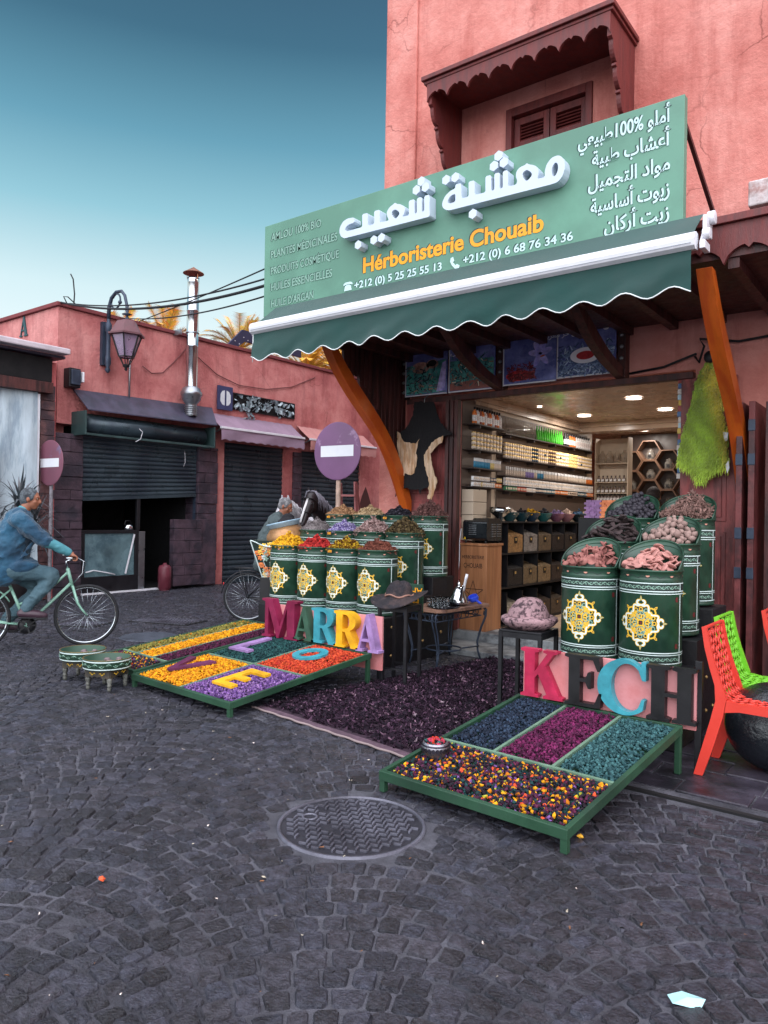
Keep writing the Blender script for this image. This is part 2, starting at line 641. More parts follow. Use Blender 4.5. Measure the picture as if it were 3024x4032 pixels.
SHUT = mat('dark_teal_shutter_steel', lin(58, 72, 80), .32, .3, 3, col2=lin(40, 50, 60), metal=.3, c2scale=1.5)
BRICKC = mat('dark_stone_cladding', lin(70, 54, 64), .6, .35, 7, .6, 22, col2=lin(44, 38, 48))
CABLE = mat('black_cable', lin(20, 20, 26), .6)

# ------------------------------------------------------------------ ground
ground = MB()
ground.add([(-90, -40, -.0095), (60, -40, -.0095), (60, 90, -.0095), (-90, 90, -.0095)], [(0, 1, 2, 3)])
mort = mat('sandy_joint_mortar', lin(80, 80, 88), .85, .3, 14, .7, 90, col2=lin(50, 50, 57), c2scale=1.3)
go = obj('ground', ground, mort, org=(0, 0, 0))
tag(go, kind='structure')
MH = np.array([-2.29, 2.80])
rt = np.array([.7965, .6046])
fwd = np.array([-.6046, .7965])


BW, BR_ = 1.36, .86
ARC_A = BR_ * math.asin(BW / 2 / BR_)


def on_arc(k, s, v, off):
    """point of the segmental arch k at arc length s in the row at v, off measured square to the row"""
    th = s / BR_
    return np.stack([(k + .5) * BW - .81 + (BR_ + off) * np.sin(th), v + (BR_ + off) * np.cos(th) - BR_], -1)


def cobbles():
    ks, ss, vs, du, dv = [], [], [], [], []
    for k in range(-15, 8):
        v = -.9 + RNG.uniform(0, .1)
        while v < 20.5:
            rowd = RNG.uniform(.094, .112)
            s = -ARC_A + RNG.uniform(-.06, .02)
            while s < ARC_A - .02:
                w = min(RNG.uniform(.08, .125), ARC_A + .02 - s)
                if w > .03:
                    ks.append(k); ss.append(s + w / 2); vs.append(v); du.append(w); dv.append(rowd)
                s += w
            v += rowd
    ks, ss, vs, du, dv = map(np.array, (ks, ss, vs, du, dv))
    q = on_arc(ks, ss, vs, 0)
    X = rt[0] * q[:, 0] + fwd[0] * q[:, 1]
    Y = rt[1] * q[:, 0] + fwd[1] * q[:, 1]
    keep = (X > -12.4) & (X < 4) & (Y > -.6) & (Y < 16)
    keep &= ~((X > -2.02) & (Y > 4.12)) & ~((X > -5.2) & (Y > 6.9)) & ~((X > -6) & (Y > 7.6))
    keep &= np.hypot(X - MH[0], Y - MH[1]) > .40
    # cull what lies far to the sides of the photographed view
    keep &= (np.abs(q[:, 0]) < .62 * q[:, 1] + 1.6)
    ks, ss, vs, du, dv = [z[keep] for z in (ks, ss, vs, du, dv)]
    n = len(ks)
    g = RNG.uniform(.006, .010, n)
    hh = dv * np.cos(ss / BR_) / 2
    cs = []
    for sx, sy in ((-1, -1), (1, -1), (1, 1), (-1, 1)):
        cs.append(on_arc(ks, ss + sx * (du / 2 - g / 2) + RNG.normal(0, .0035, n), vs, sy * (hh - g / 2) + RNG.normal(0, .0035, n)))
    cs = np.stack(cs, 1)  # n,4,2
    out = []
    for i in range(4):
        a, b, c = cs[:, i - 1], cs[:, i], cs[:, (i + 1) % 4]
        r = RNG.uniform(.06, .18, (n, 1))
        out += [b + (a - b) * r, b + (c - b) * r]
    ring = np.stack(out, 1)  # n,8,2
    cen = ring.mean(1, keepdims=True)
    dl = np.linalg.norm(ring - cen, axis=2, keepdims=True)
    inner = cen + (ring - cen) * (1 - .0075 / dl)
    hz = RNG.normal(0, .0028, n)
    tx, ty = RNG.normal(0, .025, n), RNG.normal(0, .025, n)
    z_in = hz[:, None] + (inner - cen)[..., 0] * tx[:, None] + (inner - cen)[..., 1] * ty[:, None] + RNG.normal(0, .0016, (n, 8))
    to3 = lambda P, z: np.stack([rt[0] * P[..., 0] + fwd[0] * P[..., 1], rt[1] * P[..., 0] + fwd[1] * P[..., 1], z], -1)
    A = to3(ring, np.full((n, 8), -.012))
    B = to3(inner, z_in)
    Cn = to3(cen, (hz + .0012)[:, None])
    V = np.concatenate([A, B, Cn], 1)
    tri = []
    for k in range(8):
        j = (k + 1) % 8
        tri += [(k, j, 8 + j), (k, 8 + j, 8 + k), (8 + k, 8 + j, 16)]
    F = np.array(tri)[None] + (np.arange(n) * 17)[:, None, None]
    tone = RNG.uniform(.6, 1.35, n) * np.where(RNG.uniform(0, 1, n) < .05, .62, 1)
    warm = RNG.uniform(-.06, .06, n)
    C = np.stack([tone * (1 + warm), tone, tone * (1 - warm)], 1)
    return np_mesh('paving_stones', V.reshape(-1, 3), F.reshape(-1, 3), np.repeat(C, 17, 0), False)


STONE = mat('basalt_setts', lin(58, 58, 68), .34, .35, 9, .9, 70, col2=lin(36, 35, 42), c2scale=26, c2lo=.42, c2hi=.62, attr='col', spec=.55)
cob = put('cobbles', cobbles(), STONE)
tag(cob, kind='structure')

# stone slabs of the pavement in front of the shop, a slot gutter along them and the two low steps
pv = MB()
y = 4.29
rng = random.Random(3)
while y < 7.55:
    d = rng.uniform(.20, .27)
    x = -1.98 - rng.uniform(0, .4)
    while x < 5:
        w = rng.uniform(.38, .62)
        x0 = max(x, -2.0)
        z = rng.uniform(-.004, .006)
        if x + w > -1.95:
            pv.box(x0 + .006, x + w - .006, y + .006, y + d - .006, -.05, z)
        x += w
    y += d
SLAB = mat('wet_dark_slabs', lin(54, 50, 60), .38, .4, 5, .4, 40, col2=lin(30, 29, 36), c2scale=3)
tag(obj('pavement', pv, SLAB, bevel=.006, org=(0, 0, 0)), kind='structure')
gt = MB()
gt.box(-2.0, 5, 4.19, 4.285, -.045, -.03)
gt.box(-2.0, 5, 4.155, 4.19, -.05, .004)
tag(obj('gutter', gt, mat('gutter_black', lin(14, 13, 16), .8), org=(0, 0, 0)), kind='structure')
st = MB()
st.box(-5.0, -2.05, 7.0, 7.62, -.05, .05)
tag(obj('lower_step', st, mat('worn_step_stone', lin(140, 144, 146), .6, .3, 6, .4, 40, col2=lin(70, 74, 80), c2scale=4), bevel=.008, org=(0, 0, 0)), kind='structure')
st = MB()
st.box(-4.72, -2.05, 7.62, 7.98, -.05, .15)
tag(obj('upper_step', st, MATS['worn_step_stone'], bevel=.008, org=(0, 0, 0)), kind='structure')

# ------------------------------------------------------------------ the pink building of the shop
bld = thing('shop_building', 'tall rose pink rendered building with the open herbalist shop on its ground floor', 'building', (-3.4, 7.7, 0))
X0, X1, YF, ZT = -5.9, 12, 7.7, 8.75
w = MB()
w.box(X0, -4.70, YF, YF + .3, 0, 3.0)
w.box(-2.0, X1, YF, YF + .3, 0, 3.0)
w.box(X0, X1, YF, YF + .3, 3.0, 5.0)
w.box(X0, -4.146, YF, YF + .3, 5.0, 6.24)
w.box(-3.104, X1, YF, YF + .3, 5.0, 6.24)
w.box(X0, X1, YF, YF + .3, 6.24, ZT)
w.box(X0, X0 + .3, YF + .3, 30, 0, ZT)
w.box(X1 - .3, X1, YF + .3, 30, 0, ZT)
w.box(X0, X1, 30, 30.3, 0, ZT)
part('wall', w, PINK, bld)
w = MB()
w.box(X0 + .02, X1 - .02, YF + .02, 30.2, ZT + .003, ZT + .2)
part('roof', w, PINK, bld)
w = MB()
w.box(X0 - .001, -5.42, YF - .045, YF - .002, 0, ZT - .05)
part('pilaster', w, PINK, bld, .012)

# upper window: frame, two louvred shutters
wf = MB()
for a in ((-4.144, -4.07, 5.0, 6.238), (-3.18, -3.106, 5.0, 6.238), (-4.07, -3.18, 6.14, 6.238), (-4.07, -3.18, 5.0, 5.07)):
    wf.box(a[0], a[1], YF - .03, YF + .2, a[2], a[3])
wfr = part('window', wf, WOODR, bld, .006)
for (a, b) in ((-4.065, -3.63), (-3.62, -3.185)):
    s_ = MB()
    s_.box(a, a + .07, YF + .04, YF + .09, 5.08, 6.13)
    s_.box(b - .07, b, YF + .04, YF + .09, 5.08, 6.13)
    for z0, z1 in ((5.08, 5.2), (5.70, 5.86), (6.05, 6.13)):
        s_.box(a + .07, b - .07, YF + .04, YF + .09, z0, z1)
    z = 5.22
    while z < 6.04:
        if not 5.67 < z < 5.86:
            s_.add([(a + .07, YF + .05, z), (b - .07, YF + .05, z), (b - .07, YF + .085, z + .03), (a + .07, YF + .085, z + .03),
                    (a + .07, YF + .058, z - .004), (b - .07, YF + .058, z - .004)], [(0, 1, 2, 3), (0, 4, 5, 1)])
        z += .036
    s_.box(a, b, YF + .1, YF + .12, 5.08, 6.13)
    part('shutter', s_, WOODR, wfr, .004)

# carved wooden hood over the window
hood = MB()
hood.box(-4.86, -2.61, 6.96, YF - .002, 6.48, 6.53)
hood.box(-4.84, -2.63, 6.99, YF - .002, 6.445, 6.478)
hd = part('window_hood', hood, WOODR, bld, .006)


def scallop(x0, x1, ztop, zlow, depth, n):
    """board outline with a row of ogee scallops along its lower edge"""
    pts = [(x0, ztop), (x0, zlow)]
    for i in range(n):
        a, b = x0 + (x1 - x0) * i / n, x0 + (x1 - x0) * (i + 1) / n
        for k in range(1, 13):
            t = k / 12
            s = sin(pi * t)
            h = depth * (s ** .55) * (1 - .25 * (abs(t - .5) < .06))
            pts.append((a + (b - a) * t, zlow + h))
    pts.append((x1, ztop))
    return pts


f_ = MB()
f_.prism(scallop(-4.80, -2.66, 6.443, 6.24, .10, 8), 0, .03, ysheet(7.03))
part('fascia', f_, WOODR, hd, .003)
ck = [(YF - .003, 6.44), (7.03, 6.44), (7.03, 6.22), (7.07, 6.20)]
yy, zz = 7.07, 6.20
for k in range(5):
    for q in range(1, 7):
        t = q / 6
        ck.append((yy + .115 * (1 - cos(t * pi / 2)), zz - .17 * sin(t * pi / 2)))
    yy += .115
    zz -= .17
    ck.append((yy - .03, zz - .015))
    ck.append((yy - .03, zz - .04))
    ck.append((yy, zz - .045))
    zz -= .045
ck = [(min(a, YF - .003), b) for a, b in ck] + [(YF - .003, zz - .02)]
for xx in (-4.80, -2.70):
    c_ = MB()
    c_.prism(ck, 0, .045, xsheet(xx))
    for k in range(6):
        pass
    part('side_bracket', c_, WOODR, hd, .004)

# wooden portico over the shop front: roof, soffit, fascia, side cheek, arched braces
po = MB()
po.add([(-5.56, 6.03, 3.72), (3.5, 6.03, 3.72), (3.5, 7.698, 4.15), (-5.56, 7.698, 4.15),
        (-5.56, 6.03, 3.50), (3.5, 6.03, 3.50), (3.5, 7.698, 3.50), (-5.56, 7.698, 3.50)],
       [(0, 1, 2, 3), (7, 6, 5, 4), (0, 4, 5, 1), (1, 5, 6, 2), (3, 2, 6, 7), (0, 3, 7, 4)])
x = -5.4
while x < 3.4:
    po.box(x, x + .08, 6.05, 7.69, 3.42, 3.498)
    x += .45
por = part('portico', po, WOOD, bld)
f_ = MB()
f_.prism(scallop(-5.54, 3.5, 3.74, 3.44, .13, 26), 0, .04, ysheet(6.025))
f_.box(-5.58, 3.5, 5.95, 6.03, 3.743, 3.80)
part('fascia', f_, WOODR, por, .004)
ck = [(7.695, 3.498), (6.06, 3.498), (6.10, 3.40), (6.43, 3.38), (6.46, 3.2), (6.50, 3.13), (6.62, 3.11), (6.70, 3.15), (6.75, 3.0), (6.83, 2.88), (6.92, 2.83), (7.02, 2.82),
      (7.07, 2.68), (7.14, 2.55), (7.25, 2.46), (7.36, 2.42), (7.40, 2.32), (7.46, 2.23), (7.56, 2.16), (7.62, 2.0), (7.695, 1.9)]
c_ = MB()
c_.prism(ck, -.03, 0, xsheet(-5.50))
yv = 6.55
while yv < 7.68:
    zb = np.interp(yv, [6.06, 6.5, 6.75, 7.02, 7.14, 7.36, 7.46, 7.62, 7.7], [3.45, 3.15, 3.02, 2.84, 2.58, 2.44, 2.25, 2.02, 1.92])
    c_.box(-5.499, -5.487, yv, yv + .045, zb + .03, 3.47)
    yv += .085
part('side_cheek', c_, WOOD, por, .003)


def brace(x, pts_lo, pts_up, w_, mt):
    b = MB()
    b.prism(pts_lo + pts_up[::-1], -w_ / 2, w_ / 2, xsheet(x))
    return part('brace', b, mt, por, .006)


lo = [(5.95, 3.43), (6.10, 3.19), (6.35, 2.92), (6.70, 2.65), (7.0, 2.42), (7.25, 2.10), (7.50, 1.66), (7.56, 1.50)]
up = [(6.07, 3.43), (6.25, 3.215), (6.46, 3.03), (6.80, 2.765), (7.09, 2.52), (7.36, 2.20), (7.61, 1.72), (7.66, 1.50)]


def smooth_line(p, n=28):
    p = np.array(p)
    t = np.linspace(0, 1, len(p))
    q = np.linspace(0, 1, n)
    out = np.stack([np.interp(q, t, p[:, 0]), np.interp(q, t, p[:, 1])], 1)
    for _ in range(6):
        out[1:-1] = (out[:-2] + out[1:-1] * 2 + out[2:]) / 4
    return [tuple(a) for a in out]


for xb in (-5.40, -1.50):
    brace(xb, smooth_line(lo), smooth_line(up), .115, ORNG)
for xb in (-4.13, -2.72):
    brace(xb, smooth_line([(6.35, 3.43), (6.7, 3.2), (7.1, 3.06), (7.5, 2.98), (7.62, 2.96)]), smooth_line([(6.55, 3.43), (6.9, 3.27), (7.2, 3.15), (7.5, 3.08), (7.62, 3.06)]), .09, WOOD)
# lintel, posts with bolt holes between the posters
p_ = MB()
p_.box(-5.44, -2.0, 7.60, 7.698, 2.90, 2.965)
for xx in (-4.11, -2.70, -5.47):
    p_.box(xx - .04, xx + .04, 7.57, 7.698, 2.967, 3.498)
    for z in (3.05, 3.17, 3.29, 3.41):
        p_.lathe([(.001, .02), (.016, .018), (.022, .0)], 10, 1, Matrix.Translation((xx, 7.57, z)) @ Matrix.Rotation(pi / 2, 4, 'X'))
part('door_lintel', p_, [WOOD, GREYM], por, .004)


def door_leaf(name, x0, x1, z0, z1, y, panels, mt, holes=None):
    d = MB()
    t = .045
    d.box(x0, x1, y, y + t, z0, z1)
    L_ = part(name, d, mt, bld, .004)
    for (a, b, c, e) in panels:
        q = MB()
        q.box(x0 + a, x0 + b, y - .010, y - .001, c, e)
        q.box(x0 + a + .04, x0 + b - .04, y - .022, y - .0105, c + .04, e - .04)
        part('panel', q, mt, L_, .006)
    return L_


door_leaf('door_leaf', -5.44, -4.80, .16, 2.955, 7.61, [(.1, .54, 1.78, 2.85), (.1, .54, 1.15, 1.70), (.1, .54, .25, 1.06)], DOORW)
d = MB()
for i, xx in enumerate((-4.79, -4.735, -4.68)):
    d.box(xx, xx + .045, 7.49 + i * .01, 7.60, .16, 2.89)
part('folded_door', d, WOOD, bld, .004)
door_leaf('door_leaf', -2.11, -1.60, .16, 2.895, 7.603, [(.08, .43, 2.03, 2.82), (.08, .43, 1.5, 1.96), (.08, .43, .3, 1.4)], DOORW)
d = MB()
for xx in (-1.50, -1.40):
    d.box(xx, xx + .05, 7.12, 7.66, .02, 2.56)
    for z in (1.0, 1.35, 2.0, 2.3):
        d.box(xx - .004, xx + .054, 7.112, 7.119, z, z + .1, 1)
part('folded_door', d, [mat('dull_red_door_edge', lin(104, 50, 50), .5, .35, 5, .2, 40, col2=lin(60, 30, 32)), IRON], bld, .005)
door_leaf('door_leaf', -1.28, .5, .02, 2.56, 7.2, [(.1, .8, 1.75, 2.45), (.1, .8, 1.35, 1.7), (.1, .8, .2, 1.28), (.95, 1.7, .2, 2.4)], WOOD)

# the room behind the opening
CREAM = mat('warm_cream_paint', lin(190, 172, 152), .55, .08, 3)
ro = MB()
ro.box(-6, -4.72, 8.0, 8.05, .15, 3.02)
ro.box(-4.80, -4.72, 8.05, 11.9, .15, 3.02)
ro.box(-6.2, -6.1, 11.9, 15.0, .15, 3.02)
ro.box(-6.1, -4.80, 11.85, 11.95, .15, 3.02)
ro.box(-1.75, -1.65, 8.0, 15.0, .15, 3.02)
ro.box(-6.2, -1.65, 15.0, 15.1, .15, 3.02)
room = part('room_wall', ro, CREAM, bld)
fl = MB()
fl.box(-6.2, -1.65, 7.985, 15.1, .05, .149)
part('room_floor', fl, mat('beige_floor_tiles', lin(196, 168, 140), .35, .12, 2, col2=lin(176, 150, 126)), bld)
ce = MB()
ce.box(-6.2, -1.65, 7.9, 15.1, 3.02, 3.1)
ce.box(-4.72, -1.75, 11.3, 11.6, 2.88, 3.017)
ce.box(-4.715, -4.66, 8.0, 11.3, 2.95, 3.017)
ce.box(-4.66, -1.75, 11.24, 11.298, 2.95, 3.017)
ce.box(-4.69, -4.67, 8.0, 11.3, 2.90, 2.948)
part('ceiling', ce, mat('plaster_ceiling_paint', lin(186, 162, 142), .28, .06, 3, .06, 4), bld)

# ------------------------------------------------------------------ shop sign
GREEN_S = mat('sage_green_sign_paint', lin(86, 128, 110), .5, .07, 1.2, .04, 60, col2=lin(96, 142, 122), c2scale=.8)
sign = thing('shop_sign', 'long sage green sign board with raised white Arabic name and yellow lettering', 'sign', (-3.98, 5.98, 3.78))
s_ = MB()
s_.box(-6.30, -1.655, 5.94, 6.02, 3.76, 4.805)
part('sign_board', s_, GREEN_S, sign, .004)
s_ = MB()
s_.bar((-1.68, 6.05, 4.62), (-1.60, 6.85, 4.0), .03, .03)
part('strut', s_, mat('dark_red_steel', lin(74, 34, 34), .5), sign)
s_ = MB()
s_.bar((-5.2, 6.05, 4.72), (-5.0, 6.9, 4.6), .03, .03)
s_.bar((-5.0, 6.9, 4.6), (-4.95, 7.7, 4.55), .03, .03)
s_.bar((-5.28, 6.2, 4.74), (-5.1, 6.6, 4.98), .012, .012)
part('strut', s_, mat('dark_red_steel', lin(74, 34, 34), .5), sign)
LW = mat('white_letter_acrylic', lin(192, 204, 218), .35, .04, 4)
w1 = [(-2.695, 4.331), (-2.643, 4.337), (-2.603, 4.378), (-2.583, 4.444), (-2.594, 4.511), (-2.626, 4.552), (-2.661, 4.564), (-2.709, 4.556), (-2.75, 4.515), (-2.767, 4.461), (-2.766, 4.408), (-2.837, 4.411), (-2.824, 4.45), (-2.824, 4.483), (-2.842, 4.52), (-2.878, 4.543), (-2.915, 4.557), (-2.937, 4.575), (-2.951, 4.563), (-3.002, 4.557), (-3.034, 4.532), (-3.042, 4.487), (-3.024, 4.445), (-3.035, 4.414), (-3.114, 4.417), (-3.117, 4.565), (-3.17, 4.566), (-3.167, 4.418), (-3.197, 4.419), (-3.2, 4.566), (-3.254, 4.568), (-3.251, 4.421), (-3.282, 4.421), (-3.285, 4.565), (-3.344, 4.567), (-3.341, 4.423), (-3.452, 4.425), (-3.455, 4.561), (-3.519, 4.564), (-3.516, 4.427), (-3.593, 4.429), (-3.596, 4.572), (-3.662, 4.575), (-3.661, 4.539), (-3.716, 4.529), (-3.771, 4.495), (-3.802, 4.443), (-3.801, 4.399), (-3.768, 4.366), (-3.721, 4.349)]
h1a = [(-3.66, 4.491), (-3.706, 4.485), (-3.739, 4.453), (-3.742, 4.426), (-3.722, 4.412), (-3.658, 4.414)]
h1b = [(-2.936, 4.517), (-2.902, 4.494), (-2.884, 4.466), (-2.898, 4.44), (-2.938, 4.414), (-2.968, 4.455), (-2.979, 4.491), (-2.96, 4.51)]
h1c = [(-2.665, 4.509), (-2.648, 4.487), (-2.645, 4.441), (-2.662, 4.4), (-2.682, 4.391), (-2.701, 4.413), (-2.703, 4.463), (-2.687, 4.498)]
w2 = [(-3.942, 4.342), (-3.947, 4.555), (-4.008, 4.554), (-4.005, 4.409), (-4.032, 4.409), (-4.034, 4.553), (-4.093, 4.553), (-4.09, 4.409), (-4.117, 4.41), (-4.12, 4.552), (-4.187, 4.552), (-4.184, 4.41), (-4.266, 4.413), (-4.237, 4.444), (-4.231, 4.479), (-4.25, 4.518), (-4.296, 4.546), (-4.33, 4.554), (-4.353, 4.574), (-4.377, 4.561), (-4.422, 4.544), (-4.455, 4.506), (-4.45, 4.463), (-4.423, 4.416), (-4.539, 4.419), (-4.542, 4.55), (-4.613, 4.551), (-4.611, 4.421), (-4.691, 4.422), (-4.694, 4.553), (-4.767, 4.555), (-4.764, 4.425), (-4.936, 4.425), (-4.98, 4.43), (-4.993, 4.453), (-4.973, 4.48), (-4.928, 4.494), (-4.871, 4.492), (-4.872, 4.548), (-4.96, 4.557), (-5.022, 4.539), (-5.062, 4.492), (-5.071, 4.443), (-5.049, 4.391), (-5.003, 4.36)]
h2 = [(-4.351, 4.508), (-4.314, 4.484), (-4.295, 4.454), (-4.313, 4.431), (-4.346, 4.409), (-4.382, 4.447), (-4.398, 4.481), (-4.383, 4.5)]
dots= [(-3.215, 4.717), (-3.161, 4.643), (-3.26, 4.638), (-3.765, 4.645), (-3.663, 4.642), (-3.47, 4.259), (-4.046, 4.705), (-3.996, 4.636), (-4.102, 4.636), (-4.815, 4.255), (-4.613, 4.262), (-4.516, 4.264)]


def rnd(poly, n=1):
    """round the corners of a traced outline a little"""
    for _ in range(n):
        q = []
        for i in range(len(poly)):
            a, b = Vector(poly[i]), Vector(poly[(i + 1) % len(poly)])
            d = (b - a).length
            k = min(.25, .012 / max(d, 1e-4))
            q += [tuple(a.lerp(b, k)), tuple(a.lerp(b, 1 - k))]
        poly = q
    return poly


for ps in ([w1, h1a, h1b, h1c], [w2, h2]):
    b_ = MB()
    mesh_into(b_, curve_mesh([rnd(p) for p in ps], .11, 0, ysheet(5.938)))
    part('raised_word', b_, LW, sign, .003)
for (x, z) in dots:
    b_ = MB()
    b_.prism([(x + .047 * cos(a * pi / 3 + .5), z + .047 * sin(a * pi / 3 + .5)) for a in range(6)], 0, .11, ysheet(5.938))
    part('raised_dot', b_, LW, sign, .003)


def sign_text(name, rows, mt, depth=.006, off=.0):
    out = []
    for (t, x, z, h, wd, al) in rows:
        b = MB()
        mesh_into(b, text_mesh(t, h * 1.40, depth, off, al, ysheet(5.9385) @ Matrix.Translation((x, z, 0)), width=wd))
        out.append(part(name, b, mt, sign))
    return out


LP = mat('pale_cut_lettering', lin(188, 214, 214), .45, .05, 4)
LG = mat('green_cut_lettering', lin(124, 160, 145), .5, .1, 4)  # fill of the French list, close to the board's own green
DK = mat('painted_letter_shade', lin(34, 62, 58), .6)
rowsL = [('AMLOU 100% BIO', -6.19, 4.612, .085, .765, 'LEFT'), ('PLANTES MÉDICINALES', -6.19, 4.416, .085, .998, 'LEFT'),
         ('PRODUITS COSMÉTIQUE', -6.185, 4.225, .085, 1.02, 'LEFT'), ('HUILES ESSENCIELLES', -6.18, 4.04, .085, .925, 'LEFT'),
         ("HUILE D'ARGAN", -6.175, 3.85, .085, .656, 'LEFT')]
rowsR = [(arabic('أملو %100طبيعي'), -1.752, 4.625, .115, .765, 'RIGHT'), (arabic('أعشاب طبية'), -1.752, 4.44, .115, .64, 'RIGHT'),
         (arabic('مواد التجميل'), -1.758, 4.245, .115, .665, 'RIGHT'), (arabic('زيوت أساسية'), -1.758, 4.045, .115, .64, 'RIGHT'),
         (arabic('زيت أركان'), -1.758, 3.86, .115, .52, 'RIGHT')]
ph = [('+212 (0) 5 25 25 55 13', -4.944, 3.853, .075, 1.077, 'LEFT'), ('+212 (0) 6 68 76 34 36', -3.63, 3.86, .075, 1.08, 'LEFT')]
yl = [('Hérboristerie Chouaib', -4.831, 4.0, .155, 2.01, 'LEFT')]


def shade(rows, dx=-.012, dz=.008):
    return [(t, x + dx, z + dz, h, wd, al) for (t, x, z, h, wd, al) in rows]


# dark offset copies of the strokes paint the shade along the letter edges
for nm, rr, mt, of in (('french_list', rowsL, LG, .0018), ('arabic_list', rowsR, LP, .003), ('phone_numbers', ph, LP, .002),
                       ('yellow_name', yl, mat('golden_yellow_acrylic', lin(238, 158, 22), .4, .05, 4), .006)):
    for o_, e_ in zip(sign_text('text_line', rr, mt, .004, of), sign_text('painted_edge_shade', shade(rr), DK, .0015, of)):
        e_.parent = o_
ic = MB()
x, z = -5.03, 3.885
ic.prism([(x - .05, z - .035), (x + .05, z - .035), (x + .04, z + .015), (x + .02, z + .025), (x - .02, z + .025), (x - .04, z + .015)], 0, .006, ysheet(5.9385))
ic.prism([(x - .06, z + .02), (x - .03, z + .03), (x + .03, z + .03), (x + .06, z + .02), (x + .06, z + .04), (x + .03, z + .055), (x - .03, z + .055), (x - .06, z + .04)], 0, .006, ysheet(5.9385))
x, z = -3.72, 3.89
ic.prism([(x - .045, z + .05), (x - .02, z + .06), (x - .005, z + .02), (x - .02, z + .008), (x + .01, z - .025), (x + .025, z - .015), (x + .055, z - .035), (x + .045, z - .06), (x + .01, z - .062), (x - .03, z - .02), (x - .05, z + .02)], 0, .006, ysheet(5.9385))
part('phone_icons', ic, LP, sign)

# ------------------------------------------------------------------ awning
awn = thing('shop_awning', 'dark green folding awning with white front bar and scalloped white edged valance', 'awning', (-3.8, 5.7, 3.15))
GCL = mat('green_awning_canvas', lin(20, 62, 58), .8, .12, 2.5, .25, 300, sheen=.2)


def wav(x, z):
    return .012 * sin(x * 3.1 + z * 2) + .009 * sin(x * 7.7 + 1 + z * 3) + .006 * sin(x * 13 + z * 9)


c_ = MB()
N = 120
xs = [-6.10 + 4.6 * i / N for i in range(N + 1)]
rows = [(5.935, 3.835), (5.83, 3.745), (5.72, 3.655), (5.64, 3.585)]
vs = []
for (yy, zz) in rows:
    for x in xs:
        k = (yy - 5.64) / .3
        vs.append((x, yy, zz + .5 * wav(x, 0) * (4 * k * (1 - k)) + .0 * x))
c_.add(vs, [(r * (N + 1) + i, r * (N + 1) + i + 1, (r + 1) * (N + 1) + i + 1, (r + 1) * (N + 1) + i) for r in range(3) for i in range(N)], 0, True)
part('canvas', c_, GCL, awn)
zb = lambda x: 3.185 + .032 * cos(2 * pi * (x + 5.77) / .345)
c_ = MB()
R_ = 8
vs = []
for r in range(R_ + 1):
    for x in xs:
        t = r / R_
        zz = 3.475 + (zb(x) - 3.475) * t
        vs.append((x, 5.605 - t * (.01 + 1.3 * wav(x, t)), zz))
c_.add(vs, [(r * (N + 1) + i, (r + 1) * (N + 1) + i, (r + 1) * (N + 1) + i + 1, r * (N + 1) + i + 1) for r in range(R_) for i in range(N)], 0, True)
part('valance', c_, GCL, awn)
c_ = MB()
c_.tube([(x, 5.605 - (.01 + 1.3 * wav(x, 1)) - .002, zb(x)) for x in xs], .0052, 6)
c_.tube([(-6.1, 5.6, 3.16), (-6.1, 5.603, 3.47)], .0045, 6)
part('piping', c_, mat('white_piping', lin(222, 226, 226), .6), awn)
c_ = MB()
prof = [(5.67, 3.475), (5.60, 3.465), (5.565, 3.485), (5.555, 3.53), (5.57, 3.575), (5.61, 3.595), (5.66, 3.59), (5.675, 3.55)]
c_.prism(prof, -6.12, -1.47, xsheet(0))
c_.box(-6.1, -1.49, 5.548, 5.553, 3.497, 3.503, 1)
part('front_bar', c_, [WHITE, GREYM], awn, .004)
c_ = MB()
c_.box(-1.45, -1.41, 5.62, 5.76, 3.47, 3.53)
c_.box(-1.45, -1.42, 5.70, 5.86, 3.60, 3.74)
c_.lathe([(.001, .05), (.05, .05), (.05, 0), (.001, 0)], 16, 0, Matrix.Translation((-1.435, 5.80, 3.74)) @ Matrix.Rotation(pi / 2, 4, 'Y'))
c_.lathe([(.001, .05), (.04, .05), (.04, 0), (.001, 0)], 16, 0, Matrix.Translation((-1.435, 5.66, 3.58)) @ Matrix.Rotation(pi / 2, 4, 'Y'))
c_.bar((-1.44, 5.64, 3.5), (-1.44, 5.82, 3.75), .03, .03)
part('end_bracket', c_, WHITE, awn, .004)

# ------------------------------------------------------------------ posters over the door
BLU = mat('poster_night_blue', lin(92, 100, 160), .3, .3, 4, col2=lin(130, 138, 196), c2scale=3, spec=.6)


def poster(label, x0, x1, z0, z1):
    t = thing('poster', label, 'poster', ((x0 + x1) / 2, 7.55, z0), group='food posters over the shop door')
    b = MB()
    b.box(x0, x1, 7.552, 7.566, z0, z1)
    b.box(x0, x1, 7.547, 7.5515, z0 - .0, z0 + .014, 1)
    b.box(x0, x0 + .012, 7.547, 7.5515, z0 + .016, z1, 1)
    part('print', b, [BLU, WHITE], t)
    return t


def flat(t, name, poly, mt, lay=1):
    b = MB()
    b.prism(poly, 0, .0012, ysheet(7.5505 - .0014 * lay))
    return part(name, b, mt, t)


def ell(cx, cz, rx, rz, n=26, rot=0):
    return [(cx + rx * cos(a) * cos(rot) - rz * sin(a) * sin(rot), cz + rx * cos(a) * sin(rot) + rz * sin(a) * cos(rot)) for a in [2 * pi * k / n for k in range(n)]]


